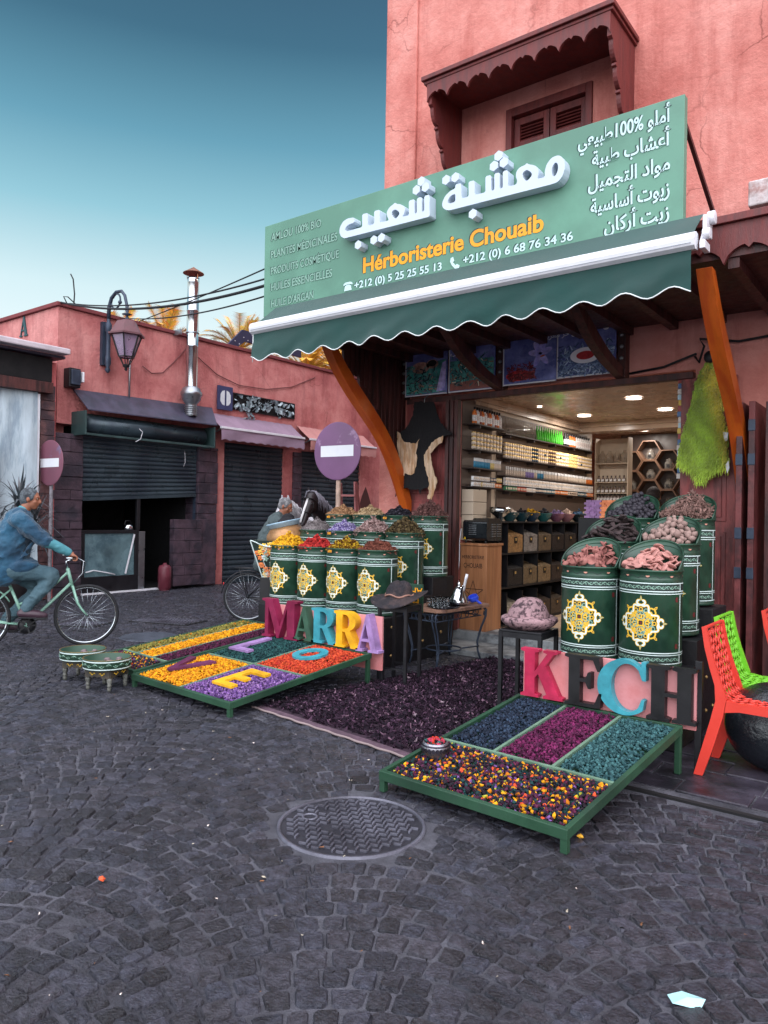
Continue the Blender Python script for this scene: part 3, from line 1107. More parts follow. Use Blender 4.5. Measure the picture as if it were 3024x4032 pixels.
def specks(t, name, n, box, size, cols, lay=2):
    """the heap of leaves or threads printed on the poster"""
    P = np.stack([RNG.uniform(box[0], box[1], n), 7.5505 - .0014 * lay - RNG.uniform(0, .002, n), RNG.uniform(box[2], box[3], n)], 1)
    k = (P[:, 2] - box[2]) / (box[3] - box[2])
    P = P[RNG.uniform(0, 1, n) > k * .8]
    a = RNG.uniform(0, 2 * pi, len(P))
    Rm = np.zeros((len(P), 3, 3))
    Rm[:, 0, 0] = np.cos(a); Rm[:, 0, 2] = -np.sin(a); Rm[:, 2, 0] = np.sin(a); Rm[:, 2, 2] = np.cos(a); Rm[:, 1, 1] = 1
    tri = [(np.array([(-1, 0, -.25), (1, 0, -.1), (.8, 0, .2), (-.9, 0, .25)]), np.array([(0, 1, 2), (0, 2, 3)]))]
    loc = np.array(WORLD_OF[t.name])
    me = scatter(name, tri, P - loc, size, cols, rots=Rm)
    o = put(name, me, mat('poster_ink', (1, 1, 1), .4, .1, 20, attr='col', col2=(1, 1, 1)), t)
    return o


LIL = mat('poster_lilac_petal', lin(196, 186, 236), .35, .3, 14, col2=lin(140, 136, 210))
PWH = mat('poster_white', lin(240, 238, 244), .35, .05)
PRD = mat('poster_deep_red', lin(176, 44, 50), .4, .4, 20)
PTE = mat('poster_teal', lin(90, 170, 162), .4, .5, 9, col2=lin(50, 96, 100))
PBR = mat('poster_brown', lin(200, 156, 140), .4, .3, 9, col2=lin(100, 76, 70))
p = poster('poster of a stone mortar among dark green leaves, left of the pair marked in Arabic', -5.43, -4.815, 2.985, 3.53)
flat(p, 'leaf_ground', [(-5.41, 3.01), (-4.83, 3.01), (-4.83, 3.40), (-5.41, 3.36)], PTE)
flat(p, 'stone_vessel', ell(-5.2, 3.33, .13, .07), PBR, 2)
flat(p, 'stone_vessel', ell(-5.03, 3.36, .09, .055), PBR, 2)
flat(p, 'dark_opening', ell(-5.03, 3.37, .065, .038), BLACK, 3)
specks(p, 'leaves', 500, (-5.4, -4.85, 3.02, 3.34), (.012, .04), [(lin(60, 150, 140), 3), (lin(100, 100, 116), 2), (lin(170, 130, 110), 1), (lin(26, 50, 56), 3)], 3)
flat(p, 'cloth', [(-4.96, 3.02), (-4.83, 3.02), (-4.83, 3.38), (-4.88, 3.36), (-4.93, 3.15)], LIL, 4)
p = poster('poster of green argan fruit, marked in Arabic, beside the mortar poster', -4.79, -4.165, 2.985, 3.50)
flat(p, 'fruit_ground', [(-4.77, 3.10), (-4.18, 3.10), (-4.18, 3.35), (-4.77, 3.36)], PTE)
flat(p, 'soil', [(-4.77, 3.005), (-4.18, 3.005), (-4.18, 3.13), (-4.77, 3.09)], mat('poster_earth', lin(150, 92, 84), .4, .4, 7), 2)
specks(p, 'fruit', 400, (-4.76, -4.2, 3.06, 3.42), (.012, .035), [(lin(60, 130, 134), 3), (lin(236, 226, 200), 1), (lin(140, 100, 84), 2), (lin(30, 60, 66), 3)], 3)
b = MB()
mesh_into(b, text_mesh(arabic('اركان'), .085, .001, .001, 'RIGHT', ysheet(7.549) @ Matrix.Translation((-4.53, 3.435, 0)), width=.24))
part('lettering', b, PWH, p)
p = poster('wide dark blue poster of a lilac crocus and saffron heap with Arabic title', -4.06, -3.415, 3.0, 3.55)
flat(p, 'saffron_ground', ell(-3.86, 3.10, .16, .06), PRD)
specks(p, 'saffron_threads', 420, (-4.0, -3.66, 3.05, 3.24), (.01, .03), [(lin(120, 30, 36), 3), (lin(70, 16, 28), 3), (lin(150, 70, 70), 1)], 2)
for k, a in enumerate((.3, 1.2, 2.1, 3.0, 4.2, 5.4)):
    flat(p, 'crocus_petal', ell(-3.60 + .06 * cos(a), 3.32 + .07 * sin(a), .085, .035, 20, a), LIL, 3 + k % 3)
flat(p, 'stamen', ell(-3.57, 3.29, .03, .01, 12, .2), ORNG, 7)
b = MB()
mesh_into(b, text_mesh(arabic('زعفران حر مغربي'), .085, .001, .001, 'RIGHT', ysheet(7.549) @ Matrix.Translation((-3.02, 3.475, 0)), width=.56))
p2 = poster('poster of a white bowl of red saffron lying on dark blue threads', -3.405, -2.755, 3.02, 3.56)
flat(p2, 'thread_ground', [(-3.39, 3.04), (-2.77, 3.04), (-2.77, 3.26), (-3.0, 3.34), (-3.2, 3.33), (-3.39, 3.22)], BLU)
specks(p2, 'threads', 900, (-3.38, -2.78, 3.04, 3.38), (.015, .035), [(lin(120, 144, 180), 3), (lin(60, 80, 116), 3), (lin(180, 200, 220), 1)], 2)
flat(p2, 'bowl_rim', ell(-3.08, 3.24, .17, .085), PWH, 5)
flat(p2, 'saffron', ell(-3.08, 3.24, .10, .045), PRD, 6)
flat(p2, 'spark', ell(-2.86, 3.50, .03, .02), PWH, 5)
part('lettering', b, PWH, p2)

# ------------------------------------------------------------------ row of shops across the lane (plane X = -12.2)
XL = -12.2
row = thing('market_building', 'long low red rendered market building with closed shops across the lane', 'building', (XL, 12, 0))
w = MB()
w.box(XL - .3, XL, 6.73, 19.0, 3.0, 5.0)
for a, b in ((10.22, 10.45), (12.2, 12.8), (15.0, 19.0)):
    w.box(XL - .3, XL, a, b, 0, 2.998)
w.box(XL - 5, XL - .301, 6.73, 7.03, 0, 5.0)
w.box(XL - 5, XL - 4.7, 7.04, 19, 0, 5.0)
w.box(XL - 4.69, XL - .31, 18.7, 19, 0, 5.0)
part('wall', w, REDW, row)
w = MB()
w.box(XL - 5, XL + .05, 6.68, 19.02, 5.003, 5.075)
part('coping', w, mat('red_coping', lin(112, 52, 54), .8, .25, 4, .3, 20), row, .01)
# planked stone cladding on the piers
def cladding(y0, y1, z1, seed, mt=None, dx=.09):
    rg = random.Random(seed)
    b = MB()
    z = 0
    while z < z1 - .02:
        h = rg.choice((.14, .17, .2, .23))
        zt = min(z1, z + h)
        cut = y0 + (y1 - y0) * rg.choice((.0, .0, .35, .6))
        for a, c in ((y0, cut), (cut, y1)):
            if c - a < .05: continue
            b.box(XL - .3, XL + dx + rg.uniform(-.012, .012), a + .004, c - .004, z + .004, zt - .003)
        z = zt
    return part('pier_cladding', b, mt or BRICKC, row, .006)


cladding(6.60, 7.19, 2.83, 1)
cladding(9.70, 10.21, 2.84, 2)
cladding(12.5, 12.78, 2.95, 5, dx=.05)
REDBR = mat('brown_brick_cladding', lin(96, 66, 66), .7, .3, 8, .5, 26, col2=lin(60, 44, 50))


def roller(y0, y1, z0, z1, x, pitch, tilt=0.0, label='roller_shutter'):
    b = MB()
    n = int((z1 - z0) / pitch)
    pr = []
    for i in range(n):
        z = z1 - i * pitch
        for k, (dz, dx) in enumerate(((0, 0), (.15, .014), (.4, .022), (.65, .022), (.86, .012), (.93, .0))):
            pr.append((z - dz * pitch, dx))
    pr.append((z1 - n * pitch, 0))
    vs = []
    for (z, dx) in pr:
        for y in (y0, y1):
            vs.append((x + dx, y, z + tilt * (y - y0) * (z1 - z) / (z1 - z0)))
    b.add(vs, [(2 * i, 2 * i + 1, 2 * i + 3, 2 * i + 2) for i in range(len(pr) - 1)])
    zb_ = z1 - n * pitch
    b.add([(x - .01, y0, zb_ - .05), (x - .01, y1, zb_ - .05 + tilt * (y1 - y0)), (x - .01, y1, zb_ + .01 + tilt * (y1 - y0)), (x - .01, y0, zb_ + .01),
           (x + .035, y0, zb_ - .05), (x + .035, y1, zb_ - .05 + tilt * (y1 - y0)), (x + .035, y1, zb_ + .01 + tilt * (y1 - y0)), (x + .035, y0, zb_ + .01)],
          [(4, 5, 6, 7), (0, 4, 7, 3), (1, 2, 6, 5), (0, 1, 5, 4), (3, 7, 6, 2)])
    return part(label, b, SHUT, row)


roller(7.21, 9.69, 1.66, 2.95, XL + .02, .088, .06)
roller(10.46, 12.19, .05, 3.0, XL - .04, .105)
roller(12.81, 14.98, .05, 3.0, XL - .04, .105)
w = MB()
w.box(XL - .05, XL + .03, 7.192, 7.208, 0, 2.83)
w.box(XL - .05, XL + .03, 9.688, 9.699, 0, 2.83)
part('shutter_guide', w, IRON, row)
# roller box with a sloping lid over the first shop
w = MB()
w.add([(XL + .004, 7.02, 3.62), (XL + .004, 10.1, 3.68), (XL + .47, 9.85, 3.27), (XL + .47, 7.04, 3.24),
       (XL + .004, 7.02, 3.60), (XL + .004, 10.1, 3.66), (XL + .47, 9.85, 3.25), (XL + .47, 7.04, 3.22)],
      [(3, 2, 1, 0), (4, 5, 6, 7), (0, 4, 7, 3), (1, 2, 6, 5), (3, 7, 6, 2)])
bx = part('roller_box', w, SLATE, row)
w = MB()
w.box(XL + .004, XL + .45, 7.0, 7.03, 2.80, 3.215)
w.box(XL + .004, XL + .45, 9.80, 9.83, 2.80, 3.22)
w.box(XL + .42, XL + .45, 7.032, 9.798, 2.795, 2.835)
w.box(XL + .004, XL + .03, 7.032, 9.798, 2.80, 3.22)
part('box_side', w, mat('dark_green_steel', lin(46, 66, 66), .5, .3, 4), bx, .004)
w = MB()
for k in range(9):
    r = .145 - .004 * (k % 2)
w.lathe([(.001, 0), (.15, 0), (.15, 2.6), (.001, 2.6)], 28, 0, Matrix.Translation((XL + .22, 7.08, 3.02)) @ Matrix.Rotation(-pi / 2, 4, 'X'))
part('rolled_shutter', w, SHUT, bx)
w = MB()
w.tube([(XL + .47, 8.05, 3.0), (XL + .47, 8.12, 2.95), (XL + .47, 8.08, 2.82), (XL + .47, 7.98, 2.76)], .006, 5)
w.tube([(XL + .1, 9.35, 2.72), (XL + .1, 9.37, 2.5), (XL + .1, 9.33, 2.4)], .005, 5)
part('pull_cord', w, WHITE, bx)
# glazed counter, shelves and dark room of the first shop
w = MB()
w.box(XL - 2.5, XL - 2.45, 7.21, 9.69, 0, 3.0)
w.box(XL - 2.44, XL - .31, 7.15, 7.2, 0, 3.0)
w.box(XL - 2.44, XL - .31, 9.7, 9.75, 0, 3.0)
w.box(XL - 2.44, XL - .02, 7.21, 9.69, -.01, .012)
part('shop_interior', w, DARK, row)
w = MB()
for a in ((7.21, 8.38, 1.09, 1.15), (7.21, 8.38, .0, .31), (7.21, 7.28, .311, 1.089), (8.30, 8.38, .311, 1.089), (8.33, 8.40, 1.151, 1.75)):
    w.box(XL - .02, XL + .04, a[0], a[1], a[2], a[3])
ct = part('counter', w, BLACK, row, .004)
w = MB()
w.box(XL - .002, XL + .01, 7.282, 8.298, .312, 1.088)
part('pane', w, mat('dusty_blue_glass', lin(92, 116, 122), .25, .3, 3, col2=lin(70, 92, 100), c2scale=2.2), ct)
w = MB()
w.bar((XL + .045, 8.10, .34), (XL + .045, 8.28, 1.07), .012, .03)
w.tube([(XL + .05, 7.3, .40), (XL + .05, 7.45, .43), (XL + .05, 7.7, .38), (XL + .05, 7.88, .335)], .012, 6)
w.box(XL + .0, XL + .11, 7.2, 8.9, .003, .03)
part('white_strip', w, WHITE, ct)
w = MB()
w.box(XL - .5, XL - .02, 8.42, 8.56, .02, 1.12)
part('side_cabinet', w, GREYM, row, .006)
# the planked door leaf folded out beside the doorway
rg = random.Random(9)
w = MB()
z = .06
while z < 1.36:
    zt = min(1.36, z + rg.choice((.16, .2, .24)))
    c = 8.95 + rg.uniform(.25, .6)
    for a, b2 in ((8.98, c), (c, 9.66)):
        w.box(XL + .16, XL + .30, a + .004, b2 - .004, z + .004, zt - .003)
    z = zt
w.box(XL + .15, XL + .27, 9.662, 10.05, .05, 1.36)
part('planked_door', w, BRICKC, row, .006)
# grille vent with torn plastic sheeting behind it
w = MB()
w.box(XL + .001, XL + .012, 10.64, 12.5, 3.71, 4.08)
gr_ = part('vent_grille', w, DARK, row)
w = MB()
for k in range(5):
    y = 10.64 + k * .465
    w.box(XL + .013, XL + .04, y - .015, y + .015, 3.72, 4.07)
for z in (3.72, 4.06):
    w.box(XL + .013, XL + .04, 10.64, 12.5, z - .012, z + .012)
for k in range(4):
    for j in range(4):
        cy, cz = 10.64 + (k + .5) * .465 + (j % 2 - .5) * .2, 3.89 + (j // 2 - .5) * .16
        w.tube([(XL + .025, cy + .07 * cos(a) * (1 - a / 9), cz + .06 * sin(a) * (1 - a / 9)) for a in [q * .5 for q in range(14)]], .006, 5)
part('wrought_bars', w, BLACK, gr_)
P = np.stack([np.full(90, XL + .05), RNG.uniform(10.7, 12.45, 90), RNG.uniform(3.74, 4.05, 90)], 1)
P[:14, 1] = RNG.uniform(11.0, 11.2, 14)
P[:14, 2] = RNG.uniform(3.55, 3.95, 14)
put('plastic_sheet', scatter('plastic_sheet', flakes(5, .5, .6), P - np.array(WORLD_OF[row.name]), (.03, .09)), mat('torn_plastic', lin(150, 164, 170), .25, .4, 20), gr_)
# pointed arched doorway at the far end
w = MB()
arc = [(14.95, 0), (14.95, 1.5)] + [(14.95 + .3 * t, 1.5 + .75 * t ** .62) for t in (.2, .4, .6, .8, 1)] + [(15.25 + .3 * t, 1.5 + .75 * (1 - t) ** .62) for t in (.2, .4, .6, .8, 1)] + [(15.55, 0)]
w.prism(arc, .0, .006, xsheet(XL + .001))
part('arched_doorway', w, mat('brown_doorway', lin(74, 40, 38), .8, .2), row)
# the letter on the end wall
SERIF_A = ([(0, 0), (.27, 0), (.27, .06), (.17, .08), (.22, .27), (.52, .27), (.58, .08), (.48, .06), (.48, 0), (.88, 0), (.88, .06), (.79, .08), (.5, 1), (.40, 1), (.09, .08), (0, .06)],
           [(.24, .34), (.50, .34), (.375, .74)])
w = MB()
mesh_into(w, curve_mesh([[(-13.5 + x * .33, 4.63 + y * .36) for x, y in q] for q in SERIF_A], .02, 0, ysheet(6.728)))
part('wall_letter', w, mat('dark_teal_letter', lin(36, 70, 76), .5), row)

# numbered blade sign
nb = thing('number_sign', 'small dark blue blade sign with a white cut zero beside the vent grille', 'sign', (XL, 10.4, 3.66))
w = MB()
w.box(XL + .05, XL + .09, 10.18, 10.58, 3.66, 4.16)
w.box(XL + .002, XL + .048, 10.3, 10.45, 3.8, 4.0)
part('plate', w, mat('navy_plate', lin(52, 58, 92), .5, .15, 5), nb, .004)
w = MB()
for sgn in (-1, 1):
    q = [(10.38 + sgn * .025, 3.75), (10.38 + sgn * .025, 4.07), (10.38 + sgn * .09, 4.05), (10.38 + sgn * .135, 3.98), (10.38 + sgn * .14, 3.84), (10.38 + sgn * .09, 3.77)]
    w.prism(q if sgn > 0 else q[::-1], .0, .004, xsheet(XL + .091))
part('numeral', w, mat('pale_numeral', lin(200, 206, 210), .5), nb)


def small_awning(label, y0, y1, col, ci):
    t = thing('lane_awning', label, 'awning', (XL, (y0 + y1) / 2, 2.95), group='faded awnings over the shutters across the lane')
    mt = mat('faded_awning_' + ci, col, .85, .2, 2, .2, 200)
    n = 60
    b = MB()
    vs = []
    for (x, z, ins) in ((XL + .01, 3.57, .12), (XL + .22, 3.40, .05), (XL + .42, 3.25, 0)):
        for i in range(n + 1):
            y = y0 + (y1 - y0) * i / n
            vs.append((x, y, z + .004 * sin(i * 1.3)))
    b.add(vs, [(r * (n + 1) + i, (r + 1) * (n + 1) + i, (r + 1) * (n + 1) + i + 1, r * (n + 1) + i + 1) for r in (0, 1) for i in range(n)], 0, True)
    part('canvas', b, mt, t)
    b = MB()
    b.box(XL + .42, XL + .47, y0 - .01, y1 + .01, 3.215, 3.26)
    part('front_bar', b, WHITE, t, .004)
    b = MB()
    vs = []
    for r in range(4):
        for i in range(n + 1):
            y = y0 + (y1 - y0) * i / n
            zb = 2.97 + .035 * abs(sin(pi * (y - y0) / .24)) ** .7
            vs.append((XL + .45 + .01 * sin(y * 5 + r), y, 3.213 + (zb - 3.213) * r / 3))
    b.add(vs, [(r * (n + 1) + i, (r + 1) * (n + 1) + i, (r + 1) * (n + 1) + i + 1, r * (n + 1) + i + 1) for r in range(3) for i in range(n)], 0, True)
    part('valance', b, mt, t)
    for y in (y0 + .05, y1 - .05):
        b = MB()
        b.bar((XL + .01, y, 3.1), (XL + .43, y, 3.23), .025, .025)
        part('arm', b, GREYM, t)


small_awning('faded mauve awning with scalloped valance below the vent grille', 9.98, 12.42, lin(140, 118, 136), 'mauve')
small_awning('faded salmon awning behind the round purple traffic sign', 12.62, 15.1, lin(176, 124, 120), 'salmon')

# flue pipe
fl_ = thing('flue_pipe', 'tall shiny steel flue pipe with conical cap rising from the roller box', 'chimney', (-11.9, 9.33, 3.35))
w = MB()
w.lathe([(.115, 3.96), (.115, 4.75), (.122, 4.76), (.122, 4.78), (.115, 4.79), (.115, 5.45), (.122, 5.46), (.122, 5.48), (.115, 5.49), (.115, 6.02), (.12, 6.03), (.112, 6.05), (.12, 6.07), (.112, 6.09), (.118, 6.12), (.105, 6.12), (.105, 6.0)],
        28, 0, Matrix.Translation((-11.9, 9.33, 0)))
part('pipe', w, mat('polished_steel', lin(190, 196, 200), .16, .05, 4, metal=1), fl_)
w = MB()
w.lathe([(.001, 6.34), (.06, 6.30), (.2, 6.215), (.205, 6.205), (.19, 6.205), (.001, 6.26)], 28, 0, Matrix.Translation((-11.9, 9.33, 0)))
for k in range(3):
    a = k * 2.1
    w.bar((-11.9 + .12 * cos(a), 9.33 + .12 * sin(a), 6.08), (-11.9 + .13 * cos(a), 9.33 + .13 * sin(a), 6.23), .015, .006)
part('cap', w, mat('brown_cap', lin(120, 84, 70), .5, .3, 8, metal=.5), fl_)  # even reddish brown over the whole cap
w = MB()
w.lathe([(.11, 3.4), (.11, 3.62), (.12, 3.64), (.185, 3.72), (.19, 3.78), (.21, 3.80), (.21, 3.86), (.19, 3.88), (.17, 3.94), (.118, 3.97)], 28, 0, Matrix.Translation((-11.9, 9.33, 0)))
for z in (3.42, 3.46, 3.50, 3.54, 3.58):
    w.tube([(-11.9 + .115 * cos(a), 9.33 + .115 * sin(a), z) for a in [k * pi / 10 for k in range(20)]], .012, 5, 0, True)
part('fan_housing', w, GREYM, fl_)
w = MB()
w.box(-12.195, -11.98, 9.1, 9.14, 4.98, 5.08)
w.tube([(-11.9 + .122 * cos(a), 9.33 + .122 * sin(a), 5.03) for a in [k * pi / 12 for k in range(24)]], .012, 5, 0, True)
part('wall_clamp', w, GREYM, fl_)

# wrought iron lantern on its bracket
la = thing('wall_lantern', 'old iron street lantern hanging from a curled wall bracket', 'street lamp', (-11.5, 7.6, 4.0))
w = MB()
w.box(-12.198, -12.12, 7.52, 7.66, 4.12, 4.9)
w.lathe([(.02, 3.98), (.05, 4.03), (.03, 4.08), (.055, 4.14), (.055, 4.25), (.04, 4.28), (.04, 4.7), (.06, 4.74), (.06, 4.85), (.03, 4.9), (.03, 5.0)], 12, 0, Matrix.Translation((-12.05, 7.59, 0)))
pts = [(-12.05, 7.59, 4.95), (-12.04, 7.59, 5.15), (-11.97, 7.59, 5.31), (-11.84, 7.6, 5.40), (-11.68, 7.6, 5.39), (-11.58, 7.6, 5.30), (-11.52, 7.6, 5.14), (-11.5, 7.6, 5.03)]
w.tube(pts, [.035, .035, .032, .03, .028, .027, .026, .026], 10)
w.tube([(-11.84 + .13 * cos(a) * (1 - a / 16), 7.6, 5.25 + .13 * sin(a) * (1 - a / 16)) for a in [2.6 - q * .45 for q in range(14)]], .016, 8)
w.sph((-11.72, 7.6, 5.2), .035)
w.lathe([(.0, 5.12), (.03, 5.1), (.02, 5.05), (.035, 5.02), (.02, 4.98), (.09, 4.95), (.02, 4.93), (.03, 4.88), (.05, 4.84)], 12, 0, Matrix.Translation((-11.5, 7.6, 0)))
part('bracket', w, IRON, la)


def frustum(b, c, z0, r0, z1, r1, n=6, mi=0, a0=.26):
    lo_ = [(c[0] + r0 * cos(a0 + 2 * pi * k / n), c[1] + r0 * sin(a0 + 2 * pi * k / n), z0) for k in range(n)]
    hi_ = [(c[0] + r1 * cos(a0 + 2 * pi * k / n), c[1] + r1 * sin(a0 + 2 * pi * k / n), z1) for k in range(n)]
    b.add(lo_ + hi_, [(k, (k + 1) % n, n + (k + 1) % n, n + k) for k in range(n)] + [tuple(range(n - 1, -1, -1)), tuple(range(n, 2 * n))], mi)


w = MB()
LC = (-11.5, 7.6)
frustum(w, LC, 4.57, .32, 4.60, .32)
frustum(w, LC, 4.60, .29, 4.82, .17)
frustum(w, LC, 4.821, .13, 4.86, .06)
part('roof', w, mat('oxide_red_iron', lin(96, 60, 66), .5, .2, 10, .1), la)
w = MB()
for k in range(6):
    a = .26 + 2 * pi * k / 6
    a2 = a + pi / 3
    w.bar((LC[0] + .26 * cos(a), LC[1] + .26 * sin(a), 4.568), (LC[0] + .13 * cos(a), LC[1] + .13 * sin(a), 4.2), .02, .02)
    w.bar((LC[0] + .13 * cos(a), LC[1] + .13 * sin(a), 4.2), (LC[0] + .13 * cos(a2), LC[1] + .13 * sin(a2), 4.2), .02, .02)
    w.bar((LC[0] + .12 * cos(a), LC[1] + .12 * sin(a), 4.19), (LC[0] + .05 * cos(a), LC[1] + .05 * sin(a), 4.05), .014, .014)
w.lathe([(.06, 4.07), (.06, 4.03), (.02, 4.01), (.03, 3.98), (.001, 3.95)], 10, 0, Matrix.Translation((*LC, 0)))
w.tube([(*LC, 4.2), (*LC, 4.4)], .02, 8)
part('cage', w, BLACK, la)
w = MB()
for k in range(6):
    a, a2 = .26 + 2 * pi * k / 6, .26 + 2 * pi * (k + 1) / 6
    w.add([(LC[0] + .25 * cos(a), LC[1] + .25 * sin(a), 4.56), (LC[0] + .25 * cos(a2), LC[1] + .25 * sin(a2), 4.56), (LC[0] + .122 * cos(a2), LC[1] + .122 * sin(a2), 4.21), (LC[0] + .122 * cos(a), LC[1] + .122 * sin(a), 4.21)], [(0, 1, 2, 3)])
gm = mat('frosted_lamp_glass', lin(176, 160, 190), .3, .05, trans=.55)
part('pane', w, gm, la)
w = MB()
w.tube([(-12.17, 8.12, 3.5), (-12.17, 8.12, 4.6)], .018, 8)
tag(obj('conduit', w, GREYM), 'thin grey conduit pipe running down the red wall behind the lantern', 'pipe')
w = MB()
w.box(-12.195, -12.0, 6.84, 7.05, 3.62, 3.95)
w.box(-12.0, -11.96, 6.86, 7.03, 3.66, 3.92, 1)
w.box(-12.05, -11.95, 7.055, 7.09, 3.72, 3.9, 2)
tag(obj('alarm_box', w, [BLACK, IRON, WHITE], bevel=.01), 'black alarm box with white tag at the corner of the red building', 'alarm box')

# cables strung over the lane
def cable(label, a, b, sag, r=.012, via=()):
    pts = []
    for i in range(25):
        t = i / 24
        p = Vector(a).lerp(Vector(b), t)
        p.z -= 4 * sag * t * (1 - t)
        pts.append(p)
    m_ = MB()
    m_.tube(pts, r, 6)
    tag(obj('overhead_cable', m_, CABLE), label, 'cable', 'cables strung from the red roof corner to the shop sign')


cable('lowest and thickest sagging cable from the roof corner to the sign', (-12.15, 6.75, 5.06), (-6.25, 6.1, 4.2), .20, .018)
cable('sagging cable just above the thickest cable, ending behind the sign', (-12.15, 6.9, 5.08), (-6.25, 6.1, 4.28), .16, .011)
cable('third sagging cable ending behind the lower left of the sign', (-12.15, 7.9, 5.05), (-6.25, 6.1, 4.08), .12, .010)
cable('straight high cable from the roof edge up to the sign', (-12.15, 8.3, 5.08), (-6.25, 6.1, 4.42), .02, .009)
m_ = MB()
m_.tube([(-12.1, 6.95, 5.05), (-12.1, 6.96, 5.25), (-12.1, 6.93, 5.5), (-12.1, 6.88, 5.58)], .012, 5)
m_.tube([(-12.1, 6.82, 5.06), (-12.1, 6.76, 5.16), (-12.1, 6.84, 5.17), (-12.1, 6.98, 5.08)], .01, 5)
tag(obj('loose_wire', m_, CABLE), 'loose wire ends sticking up from the corner of the red roof', 'wire')
m_ = MB()
m_.tube([(-12.17, 8.4, 4.25), (-12.17, 8.6, 4.15), (-12.17, 8.85, 4.2), (-12.17, 9.1, 4.45), (-12.17, 9.4, 4.78), (-12.17, 9.7, 4.65), (-12.17, 10.2, 4.38), (-12.17, 10.8, 4.25), (-12.17, 11.6, 4.28), (-12.17, 12.4, 4.45), (-12.17, 13.2, 4.8)], .011, 5)
tag(obj('wall_wire', m_, mat('rosy_wire', lin(112, 62, 62), .6)), 'thin wire drooping along the red wall behind the flue pipe', 'wire')
# bent perforated steel arm over the roof
q = [(10.75, 5.08), (11.3, 5.62), (13.2, 5.58), (13.2, 5.33), (11.38, 5.37), (11.0, 5.08)]
m_ = MB()
m_.prism(q, 0, .06, xsheet(-12.7))
rg = random.Random(4)
for k in range(16):
    t = k / 15
    y = 10.95 + 1.9 * t
    z = 5.2 + min(1, t * 3.4) * .28 + (.06 if k % 2 else -.05)
    m_.prism([(y + .012 * cos(a), z + .012 * sin(a)) for a in (0, 1.05, 2.1, 3.14, 4.2, 5.2)], 0, .003, xsheet(-12.639), 1)
tag(obj('steel_beam', m_, [mat('navy_steel', lin(40, 40, 66), .5), WHITE]), 'bent navy blue perforated steel arm above the red roof beside the awning', 'steel arm')

# ------------------------------------------------------------------ shop with the white curtain, left edge
ls = thing('curtained_shop', 'low shop at the left edge with white curtain, metal fascia and wooden beam', 'building', (-12, 4.6, 0))
w = MB()
w.box(-16, -12.1, 6.36, 6.66, 0, 4.0)
w.box(-16, -15.8, 1.0, 6.35, 0, 4.0)
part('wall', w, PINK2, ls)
w = MB()
w.box(-16, -11.75, .6, 6.62, 4.02, 4.06)
part('roof', w, SLATE, ls)
w = MB()
w.box(-11.78, -11.55, .6, 6.60, 4.063, 4.16)
part('fascia', w, mat('pale_metal_fascia', lin(188, 178, 184), .4, .15, 3), ls, .02)
w = MB()
w.box(-12.0, -11.8, .6, 6.45, 3.42, 3.60)
x = .8
w.box(-11.99, -11.85, .6, 6.45, 3.61, 4.0, 1)
part('beam', w, [WOOD, DARK], ls, .006)
w = MB()
n, R_ = 90, 6
vs = []
for r in range(R_ + 1):
    for i in range(n + 1):
        y = .6 + 5.62 * i / n
        z = 3.42 - 3.1 * r / R_
        vs.append((-11.93 + (.11 * sin(y * 5.3 + .6 * sin(r * 1.1)) + .07 * abs(sin(y * 8.3 + r * .5)) + .02 * sin(y * 17 + r * .4)) * (.4 + .6 * r / R_), y, z))
w.add(vs, [(r * (n + 1) + i, (r + 1) * (n + 1) + i, (r + 1) * (n + 1) + i + 1, r * (n + 1) + i + 1) for r in range(R_) for i in range(n)], 0, True)
w.box(-11.82, -11.815, 3.2, 5.55, 1.0, 2.55, 1)
w.box(-11.97, -11.88, 6.22, 6.27, .1, 3.4, 2)
w.box(-11.94, -11.90, .6, 6.2, .0, .34, 3)
part('curtain', w, [mat('white_tarpaulin', lin(170, 184, 192), .7, .2, 3, .3, 14, stretch=(2, 2, .35), col2=lin(128, 144, 156), c2scale=2.4), mat('pale_window_film', lin(168, 176, 186), .4, .3, 2), WHITE, BRICKC], ls)
w = MB()
rg = random.Random(12)
z = 0
while z < 3.4:
    zt = z + rg.choice((.16, .2, .26))
    w.box(-12.1, -11.97 + rg.uniform(-.01, .01), 6.33, 6.58, z + .004, zt - .004)
    z = zt
part('stone_pier', w, REDBR, ls, .006)

# ------------------------------------------------------------------ serif display letters
def arc(cx, cy, rx, ry, a0, a1, n=14):
    return [(cx + rx * cos(radians(a0 + (a1 - a0) * k / n)), cy + ry * sin(radians(a0 + (a1 - a0) * k / n))) for k in range(n + 1)]


